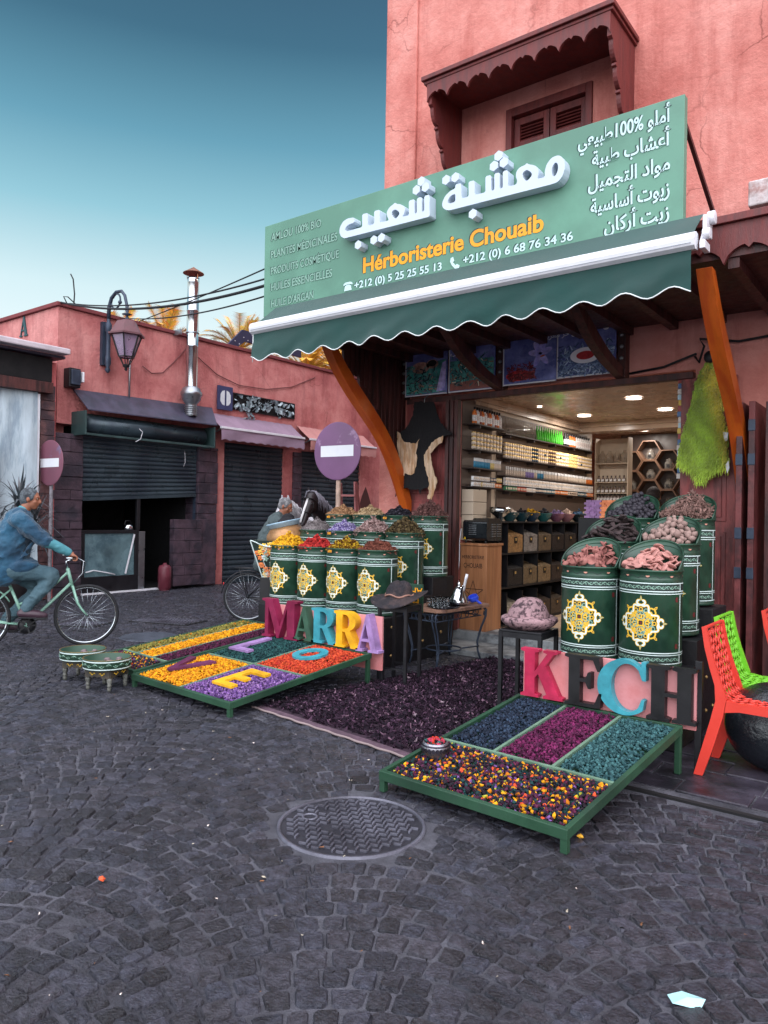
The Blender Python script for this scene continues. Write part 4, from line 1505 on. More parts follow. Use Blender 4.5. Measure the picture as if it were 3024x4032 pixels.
GLY = {
    'M': [[(0, 0), (.30, 0), (.30, .05), (.21, .07), (.21, .80), (.50, 0), (.56, 0), (.83, .80), (.83, .07), (.74, .05), (.74, 0), (1.16, 0), (1.16, .05), (1.07, .07), (1.07, .93), (1.16, .95), (1.16, 1), (.83, 1), (.59, .30), (.34, 1), (0, 1), (0, .95), (.1, .93), (.1, .07), (0, .05)]],
    'A': list(SERIF_A),
    'R': [[(0, 0), (.42, 0), (.42, .06), (.33, .08), (.33, .44), (.42, .44), (.62, .08), (.66, 0), (.92, 0), (.92, .06), (.84, .09), (.62, .47)] + arc(.46, .73, .37, .27, -60, 90, 16) + [(0, 1), (0, .94), (.09, .92), (.09, .08), (0, .06)],
          [(.33, .52), (.42, .52)] + arc(.44, .72, .16, .2, -85, 85, 10) + [(.33, .92)]],
    'K': [[(0, 0), (.42, 0), (.42, .05), (.33, .07), (.33, .40), (.41, .49), (.62, .08), (.54, .05), (.54, 0), (.98, 0), (.98, .05), (.90, .07), (.58, .67), (.76, .92), (.86, .95), (.86, 1), (.53, 1), (.53, .95), (.62, .93), (.33, .54), (.33, .93), (.42, .95), (.42, 1), (0, 1), (0, .95), (.09, .93), (.09, .07), (0, .05)]],
    'E': [[(0, 0), (.78, 0), (.82, .30), (.76, .30), (.66, .07), (.34, .07), (.34, .48), (.46, .48), (.52, .36), (.58, .36), (.58, .68), (.52, .68), (.46, .55), (.34, .55), (.34, .93), (.62, .93), (.72, .72), (.78, .72), (.76, 1), (0, 1), (0, .95), (.09, .93), (.09, .07), (0, .05)]],
    'C': [[(.86, .30)] + arc(.50, .5, .50, .51, -40, -300, 30)[1:-2] + [(.80, .90), (.80, 1.0), (.88, 1.0), (.88, .66), (.82, .66)] + arc(.56, .5, .30, .44, 50, 310, 26) + [(.81, .32)]],
    'H': [[(0, 0), (.44, 0), (.44, .05), (.35, .07), (.35, .45), (.58, .45), (.58, .07), (.49, .05), (.49, 0), (.93, 0), (.93, .05), (.84, .07), (.84, .93), (.93, .95), (.93, 1), (.49, 1), (.49, .95), (.58, .93), (.58, .52), (.35, .52), (.35, .93), (.44, .95), (.44, 1), (0, 1), (0, .95), (.09, .93), (.09, .07), (0, .05)]],
    'V': [[(.40, 0), (.52, 0), (.92, 1), (.70, 1), (.46, .26), (.22, 1), (0, 1)]],
    'L': [[(0, 0), (.62, 0), (.62, .16), (.18, .16), (.18, 1), (0, 1)]],
    'O': [arc(.5, .5, .5, .5, 0, 350, 35), arc(.5, .5, .27, .32, 0, 350, 35)],
    'EE': [[(0, 0), (.66, 0), (.66, .17), (.2, .17), (.2, .42), (.54, .42), (.54, .58), (.2, .58), (.2, .83), (.66, .83), (.66, 1), (0, 1)]],
}


def glyph(mb, ch, x0, x1, z0, z1, depth, M, bev=0, mi=0):
    g = GLY[ch]
    xa = [p[0] for q in g for p in q]
    za = [p[1] for q in g for p in q]
    a, b, c, d = min(xa), max(xa), min(za), max(za)
    polys = [[(x0 + (x - a) / (b - a) * (x1 - x0), z0 + (z - c) / (d - c) * (z1 - z0)) for x, z in q] for q in g]
    return mesh_into(mb, curve_mesh(polys, depth, bev, M), mi)


PAINTS = {k: mat('letter_paint_' + k, lin(*c), .42, .14, 7, .05, 60, col2=lin(*[int(v * .86) for v in c]), c2scale=5) for k, c in dict(
    crimson=(128, 26, 66), green=(54, 88, 70), turquoise=(58, 146, 160), yellow=(232, 172, 30), lilac=(156, 124, 176), ruby=(176, 34, 72), black=(22, 21, 24), plum=(96, 42, 76)).items()}
BOARD = mat('pink_board_paint', lin(206, 138, 140), .6, .1, 3, .1, 30, col2=lin(190, 116, 116))


def letter_board(name, label, letters, x0, x1, z0, z1, y, thick, posts):
    t = thing(name, label, 'letter board', ((x0 + x1) / 2, y, 0))
    b = MB()
    b.box(x0, x1, y, y + .022, z0, z1)
    part('board', b, BOARD, t, .002)
    for (ch, a, c, lo_, hi_, colr) in letters:
        b = MB()
        glyph(b, ch, a, c, lo_, hi_, thick, ysheet(y - .001))
        part('letter', b, PAINTS[colr], t)
    for px, zz in posts:
        b = MB()
        b.box(px - .02, px + .02, y + .024, y + .06, 0, zz)
        part('post', b, BLACK, t, .003)
    return t


letter_board('letter_board', 'pink board with big multicoloured letters MARRA standing behind the left petal tray',
             [('M', -5.43, -4.95, .285, .66, 'crimson'), ('A', -5.0, -4.735, .30, .62, 'green'), ('R', -4.765, -4.465, .30, .62, 'turquoise'), ('R', -4.485, -4.20, .295, .62, 'yellow'), ('A', -4.225, -3.965, .285, .62, 'lilac')],
             -5.40, -3.99, .12, .60, 5.26, .085, [(-5.3, .5), (-4.02, .5)])
letter_board('letter_board', 'pink board with red, black and turquoise letters KECH behind the right petal tray',
             [('K', -2.30, -2.0, .30, .62, 'ruby'), ('E', -1.985, -1.735, .295, .62, 'black'), ('C', -1.765, -1.46, .285, .63, 'turquoise'), ('H', -1.455, -1.165, .29, .62, 'black')],
             -2.31, -1.18, .25, .61, 4.66, .06, [(-2.25, .55), (-1.175, .66)])

# ------------------------------------------------------------------ petal trays
TRG = mat('tray_green_paint', lin(38, 72, 52), .5, .25, 6, .1, 50, col2=lin(28, 54, 40))
DIV = mat('pale_green_divider', lin(96, 124, 104), .55, .2, 8)


def tray(label, loc, rz, w_, d_, z0, z1, xdiv, ydiv, legs):
    t = thing('petal_tray', label, 'tray', loc, rz, world_children=False)
    zf = lambda y: z0 + (z1 - z0) * y / d_

    def rail(x0, x1, y0, y1, up=0.0, dn=.05):
        b = MB()
        v = [(x, y, zf(y) + dz) for dz in (-dn, up) for y in (y0, y1) for x in (x0, x1)]
        b.add(v, [(0, 2, 3, 1), (4, 5, 7, 6), (0, 1, 5, 4), (2, 6, 7, 3), (0, 4, 6, 2), (1, 3, 7, 5)])
        return b
    for r in ((-w_, 0, 0, .028), (-w_, 0, d_ - .028, d_), (-w_, -w_ + .028, .0285, d_ - .0285), (-.028, 0, .0285, d_ - .0285)):
        part('rail', rail(*r), TRG, t, .003)
    part('bottom', rail(-w_ + .0285, -.0285, .0285, d_ - .0285, -.034, .046), TRG, t)
    for (x, a, b) in xdiv:
        part('divider', rail(x - .009, x + .009, a, b, -.004, .03), DIV, t)
    for (y, a, b) in ydiv:
        part('divider', rail(a, b, y - .009, y + .009, -.004, .03), DIV, t)
    for (x, y) in legs:
        b = MB()
        b.box(x - .017, x + .017, y - .017, y + .017, 0, zf(y) - .051)
        part('leg', b, TRG, t, .002)
    return t, zf


BUD = lumps(7, .42, (1, .72, .62))
PET = mat('dried_petal', (.92, .9, .9), .75, .25, 60, attr='col', col2=(.66, .63, .64), c2scale=30, spec=.25)
PC = dict(gold=lin(226, 160, 24), gold2=lin(196, 116, 18), olive=lin(138, 132, 62), olive2=lin(110, 104, 46), maroon=lin(86, 32, 62), maroon2=lin(56, 24, 44),
          teal=lin(40, 84, 82), teal2=lin(24, 58, 60), orange=lin(204, 78, 44), red=lin(170, 44, 34), purple=lin(120, 84, 148), purple2=lin(90, 62, 118), lilac=lin(150, 116, 168),
          navy=lin(44, 60, 80), navy2=lin(28, 38, 54), wine=lin(110, 34, 80), wine2=lin(76, 24, 58), sea=lin(62, 104, 106), sea2=lin(40, 76, 80), dark=lin(38, 30, 40), plum=lin(70, 34, 58), lime=lin(170, 176, 60))


def petals(name, label, t, zf, x0, x1, y0, y1, cols, n=None, size=(.0085, .0145), deep=0):
    """one compartment full of dried petals"""
    loc, rz = t.location, t.rotation_euler.z
    ar = (x1 - x0) * (y1 - y0)
    n = n or int(ar * 6200)
    x = RNG.uniform(x0 + .012, x1 - .012, n)
    y = RNG.uniform(y0 + .012, y1 - .012, n)
    e = np.minimum(np.minimum(x - x0, x1 - x), np.minimum(y - y0, y1 - y))
    z = np.array([zf(v) for v in y]) - .024 + RNG.uniform(0, .022, n) * np.clip(e / .04, .25, 1) + .012 * np.clip(e / .12, 0, 1)
    P = np.stack([x, y, z], 1)
    me = scatter(name, BUD, P, size, cols)
    o = put(name, me, PET, None, loc, rot=(0, 0, rz))
    return tag(o, label, 'dried petals', kind='stuff')


def loose_letter(ch, label, t, zf, pts, col, hgt=.02):
    """pts: three local corners origin, x-end, y-end"""
    o_, xe, ye = [Vector((p[0], p[1], zf(p[1]) + .014)) for p in pts]
    ux, uy = xe - o_, ye - o_
    uz = ux.cross(uy).normalized()
    M = Matrix(((ux.x, uy.x, uz.x, o_.x), (ux.y, uy.y, uz.y, o_.y), (ux.z, uy.z, uz.z, o_.z), (0, 0, 0, 1)))
    b = MB()
    glyph(b, ch, 0, 1, 0, 1, hgt, M, 0)
    ob = put('loose_letter', b.mesh('loose_letter'), PAINTS[col], None, t.location, .002, rot=(0, 0, t.rotation_euler.z))
    return tag(ob, label, 'letter')


rzA = -radians(4.6)
tA, zA = tray('large green tray of four petal compartments with loose letters before the MARRA board', (-4.165, 3.66, 0), rzA, 1.385, 1.53, .11, .285,
              [(-.70, .029, 1.5)], [(.77, -1.356, -.029)], [(-.02, .02), (-1.36, .02), (-.02, 1.50), (-1.36, 1.50)])
petals('golden_petals', 'golden yellow dried petals under the plum letter V', tA, zA, -1.356, -.709, .03, .761, [(PC['gold'], 5), (PC['gold2'], 2)])
petals('purple_petals', 'purple dried petals under the yellow letter E', tA, zA, -.691, -.029, .03, .761, [(PC['purple'], 4), (PC['purple2'], 3), (PC['lilac'], 2)])
petals('teal_petals', 'dark teal dried petals under the lilac letter L', tA, zA, -1.356, -.709, .779, 1.50, [(PC['teal'], 3), (PC['teal2'], 4)])
petals('orange_petals', 'orange red dried petals under the turquoise letter O', tA, zA, -.691, -.029, .779, 1.50, [(PC['orange'], 5), (PC['red'], 2)])


def toloc(X, Y, t):
    a = -t.rotation_euler.z
    dx, dy = X - t.location.x, Y - t.location.y
    return (dx * cos(a) - dy * sin(a), dx * sin(a) + dy * cos(a))


def wl(ch, label, t, zf, o_, xe, ye, col):
    return loose_letter(ch, label, t, zf, [toloc(*o_, t), toloc(*xe, t), toloc(*ye, t)], col)


wl('V', 'plum painted letter V lying on the golden petals', tA, zA, (-5.46, 3.96), (-5.08, 3.94), (-5.44, 4.31), 'plum')
wl('L', 'lilac painted letter L lying on the teal petals', tA, zA, (-5.34, 4.67), (-5.06, 4.65), (-5.28, 5.10), 'lilac')
wl('EE', 'yellow painted letter E lying on the purple petals', tA, zA, (-4.64, 3.89), (-4.38, 3.86), (-4.60, 4.28), 'yellow')
wl('O', 'turquoise painted ring letter O half sunk in the orange petals', tA, zA, (-4.64, 4.70), (-4.32, 4.68), (-4.62, 5.02), 'turquoise')

tB, zB = tray('narrow green tray of three long petal strips, left of the four compartment tray', (-5.60, 3.83, 0), -radians(6.5), .87, 1.78, .12, .32,
              [(-.60, .35, 1.75), (-.30, .35, 1.75)], [(.34, -.841, -.029)], [(-.85, .02), (-.02, .02), (-.85, 1.76), (-.02, 1.76)])
petals('olive_petals', 'olive green dried leaves in the outermost strip of the left tray', tB, zB, -.842, -.609, .35, 1.75, [(PC['olive'], 4), (PC['olive2'], 3), (PC['gold2'], .4)])
petals('yellow_strip_petals', 'yellow dried petals in the middle strip of the left tray', tB, zB, -.591, -.309, .35, 1.75, [(PC['gold'], 6), (PC['gold2'], 1.5)])
petals('maroon_petals', 'dark maroon dried petals in the strip next to the four compartment tray', tB, zB, -.291, -.029, .35, 1.75, [(PC['maroon'], 3), (PC['maroon2'], 3)])
MIX = [(PC['gold'], 2), (PC['gold2'], .8), (PC['dark'], 7), (PC['teal2'], 4), (PC['maroon'], 3), (PC['orange'], .7), (PC['purple'], .5), (PC['plum'], 2.5), (PC['lime'], .4)]
petals('mixed_petals', 'mixed coloured dried petals in the small front compartment behind the green pans', tB, zB, -.842, -.029, .03, .33, MIX)

tK, zK = tray('green petal tray with three dark compartments and one mixed, in front of the KECH board', (-1.335, 3.15, 0), -radians(3.8), 1.12, 1.46, .112, .285,
              [(-.745, .565, 1.43), (-.375, .565, 1.43)], [(.555, -1.091, -.029)], [(-.02, .02), (-1.10, .02), (-.02, 1.44), (-1.10, 1.44)])
petals('navy_petals', 'blackish navy dried petals in the back left compartment of the KECH tray', tK, zK, -1.09, -.754, .565, 1.43, [(PC['navy'], 3), (PC['navy2'], 5)])
petals('wine_petals', 'wine purple dried petals in the middle compartment of the KECH tray', tK, zK, -.736, -.384, .565, 1.43, [(PC['wine'], 3), (PC['wine2'], 4)])
petals('sea_green_petals', 'sea green dried petals in the back right compartment of the KECH tray', tK, zK, -.366, -.029, .565, 1.43, [(PC['sea'], 4), (PC['sea2'], 4)])
petals('confetti_petals', 'mixed yellow, orange, teal and black dried petals in the front compartment of the KECH tray', tK, zK, -1.09, -.029, .03, .545, MIX, size=(.009, .0155))

# small engraved silver bowl of petals on the tray's divider
def engraved(b, r, z0, n=22):
    for k in range(n):
        a = 2 * pi * k / n
        b.prism([(-.008, -.010), (.006, -.013), (.012, 0), (.004, .013), (-.010, .008)], 0, .002,
                Matrix.Translation((r * cos(a), r * sin(a), z0)) @ Matrix.Rotation(a, 4, 'Z') @ Matrix.Rotation(pi / 2, 4, 'Y') @ Matrix.Rotation(pi / 2, 4, 'Z'), 1)


bw = thing('silver_bowl', 'small engraved silver bowl of coloured petals on the corner divider of the KECH tray', 'bowl', (-2.28, 3.52, .145), world_children=False)
b = MB()
b.lathe([(.035, 0), (.05, .004), (.062, .02), (.078, .05), (.08, .07), (.07, .088), (.066, .092), (.064, .09), (.07, .07), (.066, .05), (.0, .04)], 32)
engraved(b, .079, .055)
b.lathe([(.078, .072), (.081, .076), (.075, .082)], 32, 1)
part('bowl', b, [mat('aged_silver', lin(150, 148, 156), .32, .2, 20, .3, 60, metal=.9), mat('dark_silver', lin(60, 56, 66), .4, .2, 20, metal=.8)], bw)
n = 90
a, r = RNG.uniform(0, 2 * pi, n), .055 * np.sqrt(RNG.uniform(0, 1, n))
put('petals', scatter('petals', BUD, np.stack([r * np.cos(a), r * np.sin(a), .075 + RNG.uniform(0, .02, n) + .02 * (1 - r / .055)], 1), (.009, .014), [(lin(196, 60, 44), 3), (lin(190, 60, 90), 2), (PC['dark'], 1), (PC['teal'], 1)]), PET, bw)

# ------------------------------------------------------------------ the shaggy rug
rug = thing('rug', 'dark purple shaggy rag rug with pinkish hem on the ground before the shop door', 'rug', (-3.2, 5.4, 0), world_children=False)
rr_ = -radians(7.5)
b = MB()
b.box(-.83, .83, -1.48, 1.5, .002, .010)
b.box(-.83, .83, -1.555, -1.481, .002, .012, 1)
b.tube([(-.86 + 1.7 * k / 40, -1.558 + .006 * sin(k * 1.3), .010) for k in range(41)], .008, 6, 2)
bk = part('backing', b, [mat('rug_backing', lin(44, 26, 40), .9), mat('faded_pink_hem', lin(84, 64, 76), .9, .35, 20, .3, 120), mat('cream_edging', lin(134, 118, 118), .9)], rug)
n = 19000
P = np.stack([RNG.uniform(-.84, .84, n), RNG.uniform(-1.46, 1.5, n), RNG.uniform(.010, .030, n)], 1)
P[:, 1] += .02 * np.sin(P[:, 0] * 9)
sh = scatter('shag', flakes(6, .5, .22), P, (.012, .028), [(lin(48, 32, 46), 5), (lin(30, 22, 32), 5), (lin(80, 56, 74), 2), (lin(118, 90, 106), .5), (lin(150, 130, 140), .08)], tilt=1.1)
put('shag', sh, mat('rag_strips', (1, 1, 1), .85, .25, 40, attr='col', col2=(.8, .8, .8), spec=.2), rug)
rug.rotation_euler = (0, 0, rr_)

# ------------------------------------------------------------------ manhole cover and drains
mh = thing('manhole_cover', 'round cast iron manhole cover with a herringbone tread in the setts', 'manhole cover', (MH[0], MH[1], 0), world_children=False)
CAST = mat('cast_iron', lin(104, 104, 116), .4, .3, 12, .35, 60, col2=lin(70, 69, 78), metal=.3)
b = MB()
b.lathe([(.36, -.05), (.36, .001), (.345, .003), (.345, -.012)], 64)
part('frame', b, CAST, mh)
b = MB()
b.lathe([(.0, -.006), (.338, -.006), (.34, -.02)], 64, 0, None, False)
part('lid', b, mat('worn_iron_lid', lin(46, 45, 52), .5, .3, 12, .3, 60, metal=.2), mh)
b = MB()
rg = random.Random(5)
s_ = .038
for i in range(-10, 11):
    for j in range(-10, 11):
        x, y = i * s_, j * s_
        if math.hypot(x, y) > .31 or math.hypot(x + .22, y + .06) < .045 or rg.random() < .05: continue
        if (-.02 < y + .12 < .03 and -.02 < x < .2): pass
        M = Matrix.Translation((x, y, -.0055)) @ Matrix.Rotation(radians(0 if (i + j) % 2 else 90) + .35, 4, 'Z')
        b.prism([(-.018, -.0045), (.018, -.0045), (.018, .0045), (-.018, .0045)], 0, .010, M)
b.tube([(-.22 + .035 * cos(a), -.06 + .035 * sin(a), -.004) for a in [k * pi / 10 for k in range(20)]], .006, 6, 0, True)
part('tread', b, CAST, mh, .0015)
for (cx, cy, rz, w_, d_) in ((-8.5, 6.35, .3, .85, .45), (-9.05, 5.42, .5, .5, .38)):
    g_ = MB()
    for k in range(int(w_ / .05)):
        g_.box(-w_ / 2 + k * .05, -w_ / 2 + k * .05 + .022, -d_ / 2, d_ / 2, -.01, .012)
    for k in range(5):
        g_.box(-w_ / 2, w_ / 2, -d_ / 2 + k * d_ / 4.3, -d_ / 2 + k * d_ / 4.3 + .02, -.012, .0115)
    o = put('drain_grate', g_.mesh('drain_grate'), CAST, None, (cx, cy, 0.004), rot=(0, 0, rz))
    tag(o, 'rectangular iron drain grate in the lane, seen %s' % ('between the bicycle and the petal trays' if w_ > .6 else "through the cyclist's front wheel"), 'drain grate')
    g_ = MB()
    g_.box(-w_ / 2 - .03, w_ / 2 + .03, -d_ / 2 - .03, d_ / 2 + .03, -.02, .003)
    put('well', g_.mesh('well'), DARK, o)
mc = MB()
mc.lathe([(.0, .006), (.33, .006), (.34, 0)], 48, 0, Matrix.Translation((-7.6, 5.4, 0)), False)
tag(obj('utility_cover', mc, mat('worn_cover', lin(66, 72, 82), .5, .3, 8, .3, 40)), 'plain round utility cover in the lane just behind the left petal tray', 'cover')

# ------------------------------------------------------------------ painted spice barrels
BR, BH = .205, .655
BGRN = mat('barrel_green_enamel', lin(38, 70, 54), .36, .22, 5, .08, 24, col2=lin(27, 54, 42), coat=.15)
BDK = mat('barrel_dark_band', lin(34, 46, 44), .5, .15, 6)
BWH = mat('barrel_white_paint', lin(200, 216, 214), .5, .06)
BPG = mat('barrel_pale_green_paint', lin(122, 158, 140), .5, .08)
BGO = mat('barrel_gold_paint', lin(222, 176, 52), .45, .12, 20)
BCR = mat('barrel_cream_paint', lin(206, 190, 150), .5, .1, 20)
BRD = mat('barrel_maroon_paint', lin(96, 34, 34), .5, .1)
BSA = mat('barrel_salmon_paint', lin(196, 136, 118), .5, .1)


def cyl_ribbon(mb, pts, w_, mi, off, r=BR, closed=False, wv=None):
    """a painted line: pts are (s, z) on the unrolled barrel, s = 0 faces the street"""
    n = len(pts)
    vs = []
    for i in range(n):
        a = pts[i - 1] if (i or closed) else pts[0]
        b = pts[(i + 1) % n] if (i < n - 1 or closed) else pts[-1]
        dx, dz = b[0] - a[0], b[1] - a[1]
        l_ = math.hypot(dx, dz) or 1
        ww = (wv[i] if wv else w_) / 2
        for sg in (1, -1):
            s, z = pts[i][0] - dz / l_ * ww * sg, pts[i][1] + dx / l_ * ww * sg
            th = -pi / 2 + s / r
            vs.append(((r + off) * cos(th), (r + off) * sin(th), z))
    m_ = n if closed else n - 1
    mb.add(vs, [(2 * i, 2 * i + 1, 2 * ((i + 1) % n) + 1, 2 * ((i + 1) % n)) for i in range(m_)], mi)


def cyl_poly(mb, pts, mi, off, r=BR):
    vs = [((r + off) * cos(-pi / 2 + s / r), (r + off) * sin(-pi / 2 + s / r), z) for s, z in pts]
    cx, cz = sum(p[0] for p in pts) / len(pts), sum(p[1] for p in pts) / len(pts)
    vs.append(((r + off) * cos(-pi / 2 + cx / r), (r + off) * sin(-pi / 2 + cx / r), cz))
    n = len(pts)
    mb.add(vs, [(i, (i + 1) % n, n) for i in range(n)], mi)


def spiral(cx, cz, r0, turns, a0, sg, n=16):
    return [(cx + sg * r0 * (1 - .75 * k / n) * cos(a0 + turns * 2 * pi * k / n), cz + r0 * (1 - .75 * k / n) * sin(a0 + turns * 2 * pi * k / n)) for k in range(n + 1)]


def bands_mesh():
    b = MB()
    S0 = 1.40 * BR
    for z, h in ((.568, .007), (.515, .007), (.499, .006), (.106, .007), (.092, .005), (.036, .006)):
        b.lathe([(BR + .0014, z - h / 2), (BR + .0014, z + h / 2)], 40, 0, None, True)
    for zc, hh in ((.541, .016), (.064, .015)):
        b.lathe([(BR + .0009, zc - hh - .003), (BR + .0009, zc + hh + .003)], 40, 2, None, True)
        pts = [(-S0 + 2 * S0 * k / 160, zc + hh * .62 * sin(k / 160 * 2 * pi * 9)) for k in range(161)]
        cyl_ribbon(b, pts, .0045, 1, .0016)
        for k in range(18):
            s = -S0 + 2 * S0 * (k + .5) / 18
            sg = 1 if k % 2 == 0 else -1
            cyl_ribbon(b, spiral(s, zc - sg * hh * .15, hh * .62, .75 * sg, pi / 2 * sg, 1), .0038, 1, .0018)
            cyl_poly(b, [(s + .012, zc - sg * .004), (s + .018, zc - sg * .0), (s + .017, zc - sg * .008), (s + .011, zc - sg * .010)], 1, .0019)
    for s in (-S0, S0):
        cyl_ribbon(b, [(s, .04), (s, .088)], .010, 0, .0017)
        cyl_ribbon(b, [(s, .11), (s, .495)], .010, 0, .0017)
        cyl_ribbon(b, [(s, .519), (s, .565)], .010, 0, .0017)
        sg = 1 if s < 0 else -1
        for zc in (.15, .46):
            cyl_poly(b, [(s + sg * .02, zc - .014), (s + sg * .045, zc - .018), (s + sg * .052, zc), (s + sg * .045, zc + .018), (s + sg * .02, zc + .014), (s + sg * .028, zc)], 3, .0012)
    # wavy rim band with salmon half moons
    pts = [(2 * pi * BR * k / 200, .612 + .008 * cos(k / 200 * 2 * pi * 16)) for k in range(201)]
    cyl_ribbon(b, pts, .004, 2, .0012, BR - .0025)
    for k in range(16):
        s = 2 * pi * BR * (k + .5) / 16
        if k % 2 == 0:
            cyl_poly(b, [(s - .014, .619), (s - .009, .611), (s, .608), (s + .009, .611), (s + .014, .619)], 4, .0014, BR - .0025)
    return b.mesh('painted_bands')


def medallion_mesh():
    """four-fold arabesque: gold edged white interlace with finials"""
    b = MB()
    Z0 = .303
    A, B = .150, .158

    def E(px, pz):
        return (A * px, Z0 + B * pz)
    out = []
    for k in range(144):
        a = 2 * pi * k / 144
        r = .70 + .085 * cos(4 * a) + .065 * cos(8 * a + pi) + .03 * cos(16 * a)
        out.append(E(r * cos(a), r * sin(a)))
    cyl_poly(b, out, 4, .0008)
    rgm = random.Random(5)
    for k in range(16):
        a = 2 * pi * (k + .5) / 16
        for rr, q in ((.28, .075), (.44, .085), (.58, .07)):
            cc = (rr * cos(a + rr), rr * sin(a + rr))
            cyl_ribbon(b, [E(cc[0] + q * cos(t), cc[1] + q * sin(t)) for t in [j * pi / 5 for j in range(10)]], .0062, 1 if (k + int(rr * 10)) % 3 else 3, .0010 + .0001 * (k % 3), closed=True)
    cyl_ribbon(b, out, .018, 1, .0010, closed=True)
    cyl_ribbon(b, out, .009, 0, .0014, closed=True)
    for q in range(4):
        c_, s_ = cos(q * pi / 2), sin(q * pi / 2)
        T = lambda p: E(p[0] * c_ - p[1] * s_, p[0] * s_ + p[1] * c_)
        for sg in (1, -1):
            # finial volutes
            sp_ = [(.80 + .02 * k, sg * (.02 + .0 * k)) for k in range(3)]
            vol = [(.74, sg * .10)] + [(.86 + .085 * cos(t), sg * (.10 + .075 * sin(t))) for t in [pi * 1.15 - q2 * .42 for q2 in range(11)]]
            cyl_ribbon(b, [T(p) for p in vol], .019, 1, .0011)
            cyl_ribbon(b, [T(p) for p in vol], .011, 0, .0016)
            # inner tendrils
            loop = [(.10 + .42 * t, sg * .30 * sin(pi * t) ** .8) for t in [k / 14 for k in range(15)]]
            cyl_ribbon(b, [T(p) for p in loop], .006, 1, .0018)
            loop = [(.14 + .34 * t, sg * .20 * sin(pi * t)) for t in [k / 12 for k in range(13)]]
            cyl_ribbon(b, [T(p) for p in loop], .005, 3, .0019)
            cyl_ribbon(b, [T((.36 + .08 * cos(t) * (1 - t / 9), sg * (.27 + .08 * sin(t) * (1 - t / 9)))) for t in [k * .5 for k in range(13)]], .0055, 1, .0020)
            cyl_poly(b, [T((.50 + .06 * cos(t), sg * .13 + .035 * sin(t))) for t in [k * pi / 4 for k in range(8)]][::sg], 3, .0019)
        tip = [(.92, 0), (.99, .055), (1.09, .03), (1.16, 0), (1.09, -.03), (.99, -.055)]
        cyl_poly(b, [T(p) for p in tip], 1, .0017)
        cyl_poly(b, [T((p[0] * .9 + .105, p[1] * .5)) for p in tip], 3, .0019)
        # diagonal buds
        cd, sd_ = cos(q * pi / 2 + pi / 4), sin(q * pi / 2 + pi / 4)
        D = lambda p: E(p[0] * cd - p[1] * sd_, p[0] * sd_ + p[1] * cd)
        for sg in (1, -1):
            cyl_ribbon(b, [D((.70 + .12 * t, sg * (.16 * (1 - t) + .05 * sin(pi * t)))) for t in [k / 8 for k in range(9)]], .010, 1, .0012)
            cyl_ribbon(b, [D((.16 + .42 * t, sg * .12 * sin(pi * t))) for t in [k / 10 for k in range(11)]], .005, 1, .0018)
        cyl_poly(b, [D(p) for p in [(.80, 0), (.86, .055), (.93, .05), (1.0, 0), (.93, -.05), (.86, -.055)]], 1, .0015)
        cyl_poly(b, [D(p) for p in [(.86, 0), (.89, .028), (.95, 0), (.89, -.028)]], 2, .0018)
        cyl_poly(b, [D((.30 + .03 * cos(t), .03 * sin(t))) for t in [k * pi / 4 for k in range(8)]], 2, .0020)
    cyl_ribbon(b, [E(.13 * cos(t), .13 * sin(t)) for t in [k * pi / 10 for k in range(20)]], .007, 1, .0021, closed=True)
    cyl_poly(b, [E(.055 * cos(t), .055 * sin(t)) for t in [k * pi / 5 for k in range(10)]], 2, .0021)
    return b.mesh('medallion')


body_p = [(BR - .02, .0), (BR - .002, .0), (BR + .001, .006), (BR + .001, .020), (BR - .004, .025), (BR, .031), (BR, .575), (BR + .003, .580), (BR - .001, .586), (BR + .003, .592), (BR - .002, .598),
          (BR - .0025, .600), (BR - .0025, .640), (BR + .007, .645), (BR + .008, .652), (BR + .002, .656), (BR - .012, .652), (BR - .014, .61), (.0, .600)]


def new_barrel(hood):
    b = MB()
    b.lathe(body_p, 40)
    me_body = b.mesh('body')
    hm = None
    if hood:
        h = MB()
        n = 40
        vs = []
        for k in range(n + 1):
            a = pi * (-.10) + pi * 1.20 * k / n
            top = .20 * max(0, (sin(a) + .31) / 1.31) ** .75
            for off in (0, -.004):
                vs.append(((BR + .004 + off) * cos(a), (BR + .004 + off) * sin(a), .648))
                vs.append(((BR + .004 + off - .02 * top) * cos(a), (BR + .004 + off - .02 * top) * sin(a) - .05 * top, .648 + top))
        fs = []
        for k in range(n):
            o = 4 * k
            fs += [(o, o + 4, o + 5, o + 1), (o + 3, o + 7, o + 6, o + 2), (o + 1, o + 5, o + 7, o + 3)]
        h.add(vs, fs, 0, True)
        rim = [vs[4 * k + 1] for k in range(n + 1)]
        h.tube(rim, .007, 6)
        h.tube([(v[0] * 1.0, v[1], v[2] - .035 * max(0, (v[2] - .66) / .19)) for v in rim[4:-4]], .004, 5)
        hm = h.mesh('hood')
    return me_body, hm


BODY, HOOD = new_barrel(True)
BANDS, MEDAL = bands_mesh(), medallion_mesh()


def barrel(label, x, y, z, hood=False):
    t = thing('spice_barrel', label, 'barrel', (x, y, z), 0, 'green painted spice barrels', world_children=False)
    put('body', BODY, BGRN, t)
    put('painted_bands', BANDS, [BWH, BPG, BDK, BRD, BSA], t)
    put('medallion', MEDAL, [BWH, BGO, BRD, BPG, BDK], t)
    if hood:
        put('hood', HOOD, BGRN, t)
    return t


FL = flakes(6, .4, .35)
TW = flakes(5, .25, .12)
GR = lumps(6, .3, (1, .8, .7))
SPICE = mat('dried_spice', (1, 1, 1), .8, .2, 70, attr='col', col2=(.8, .78, .78), c2scale=40, spec=.2)


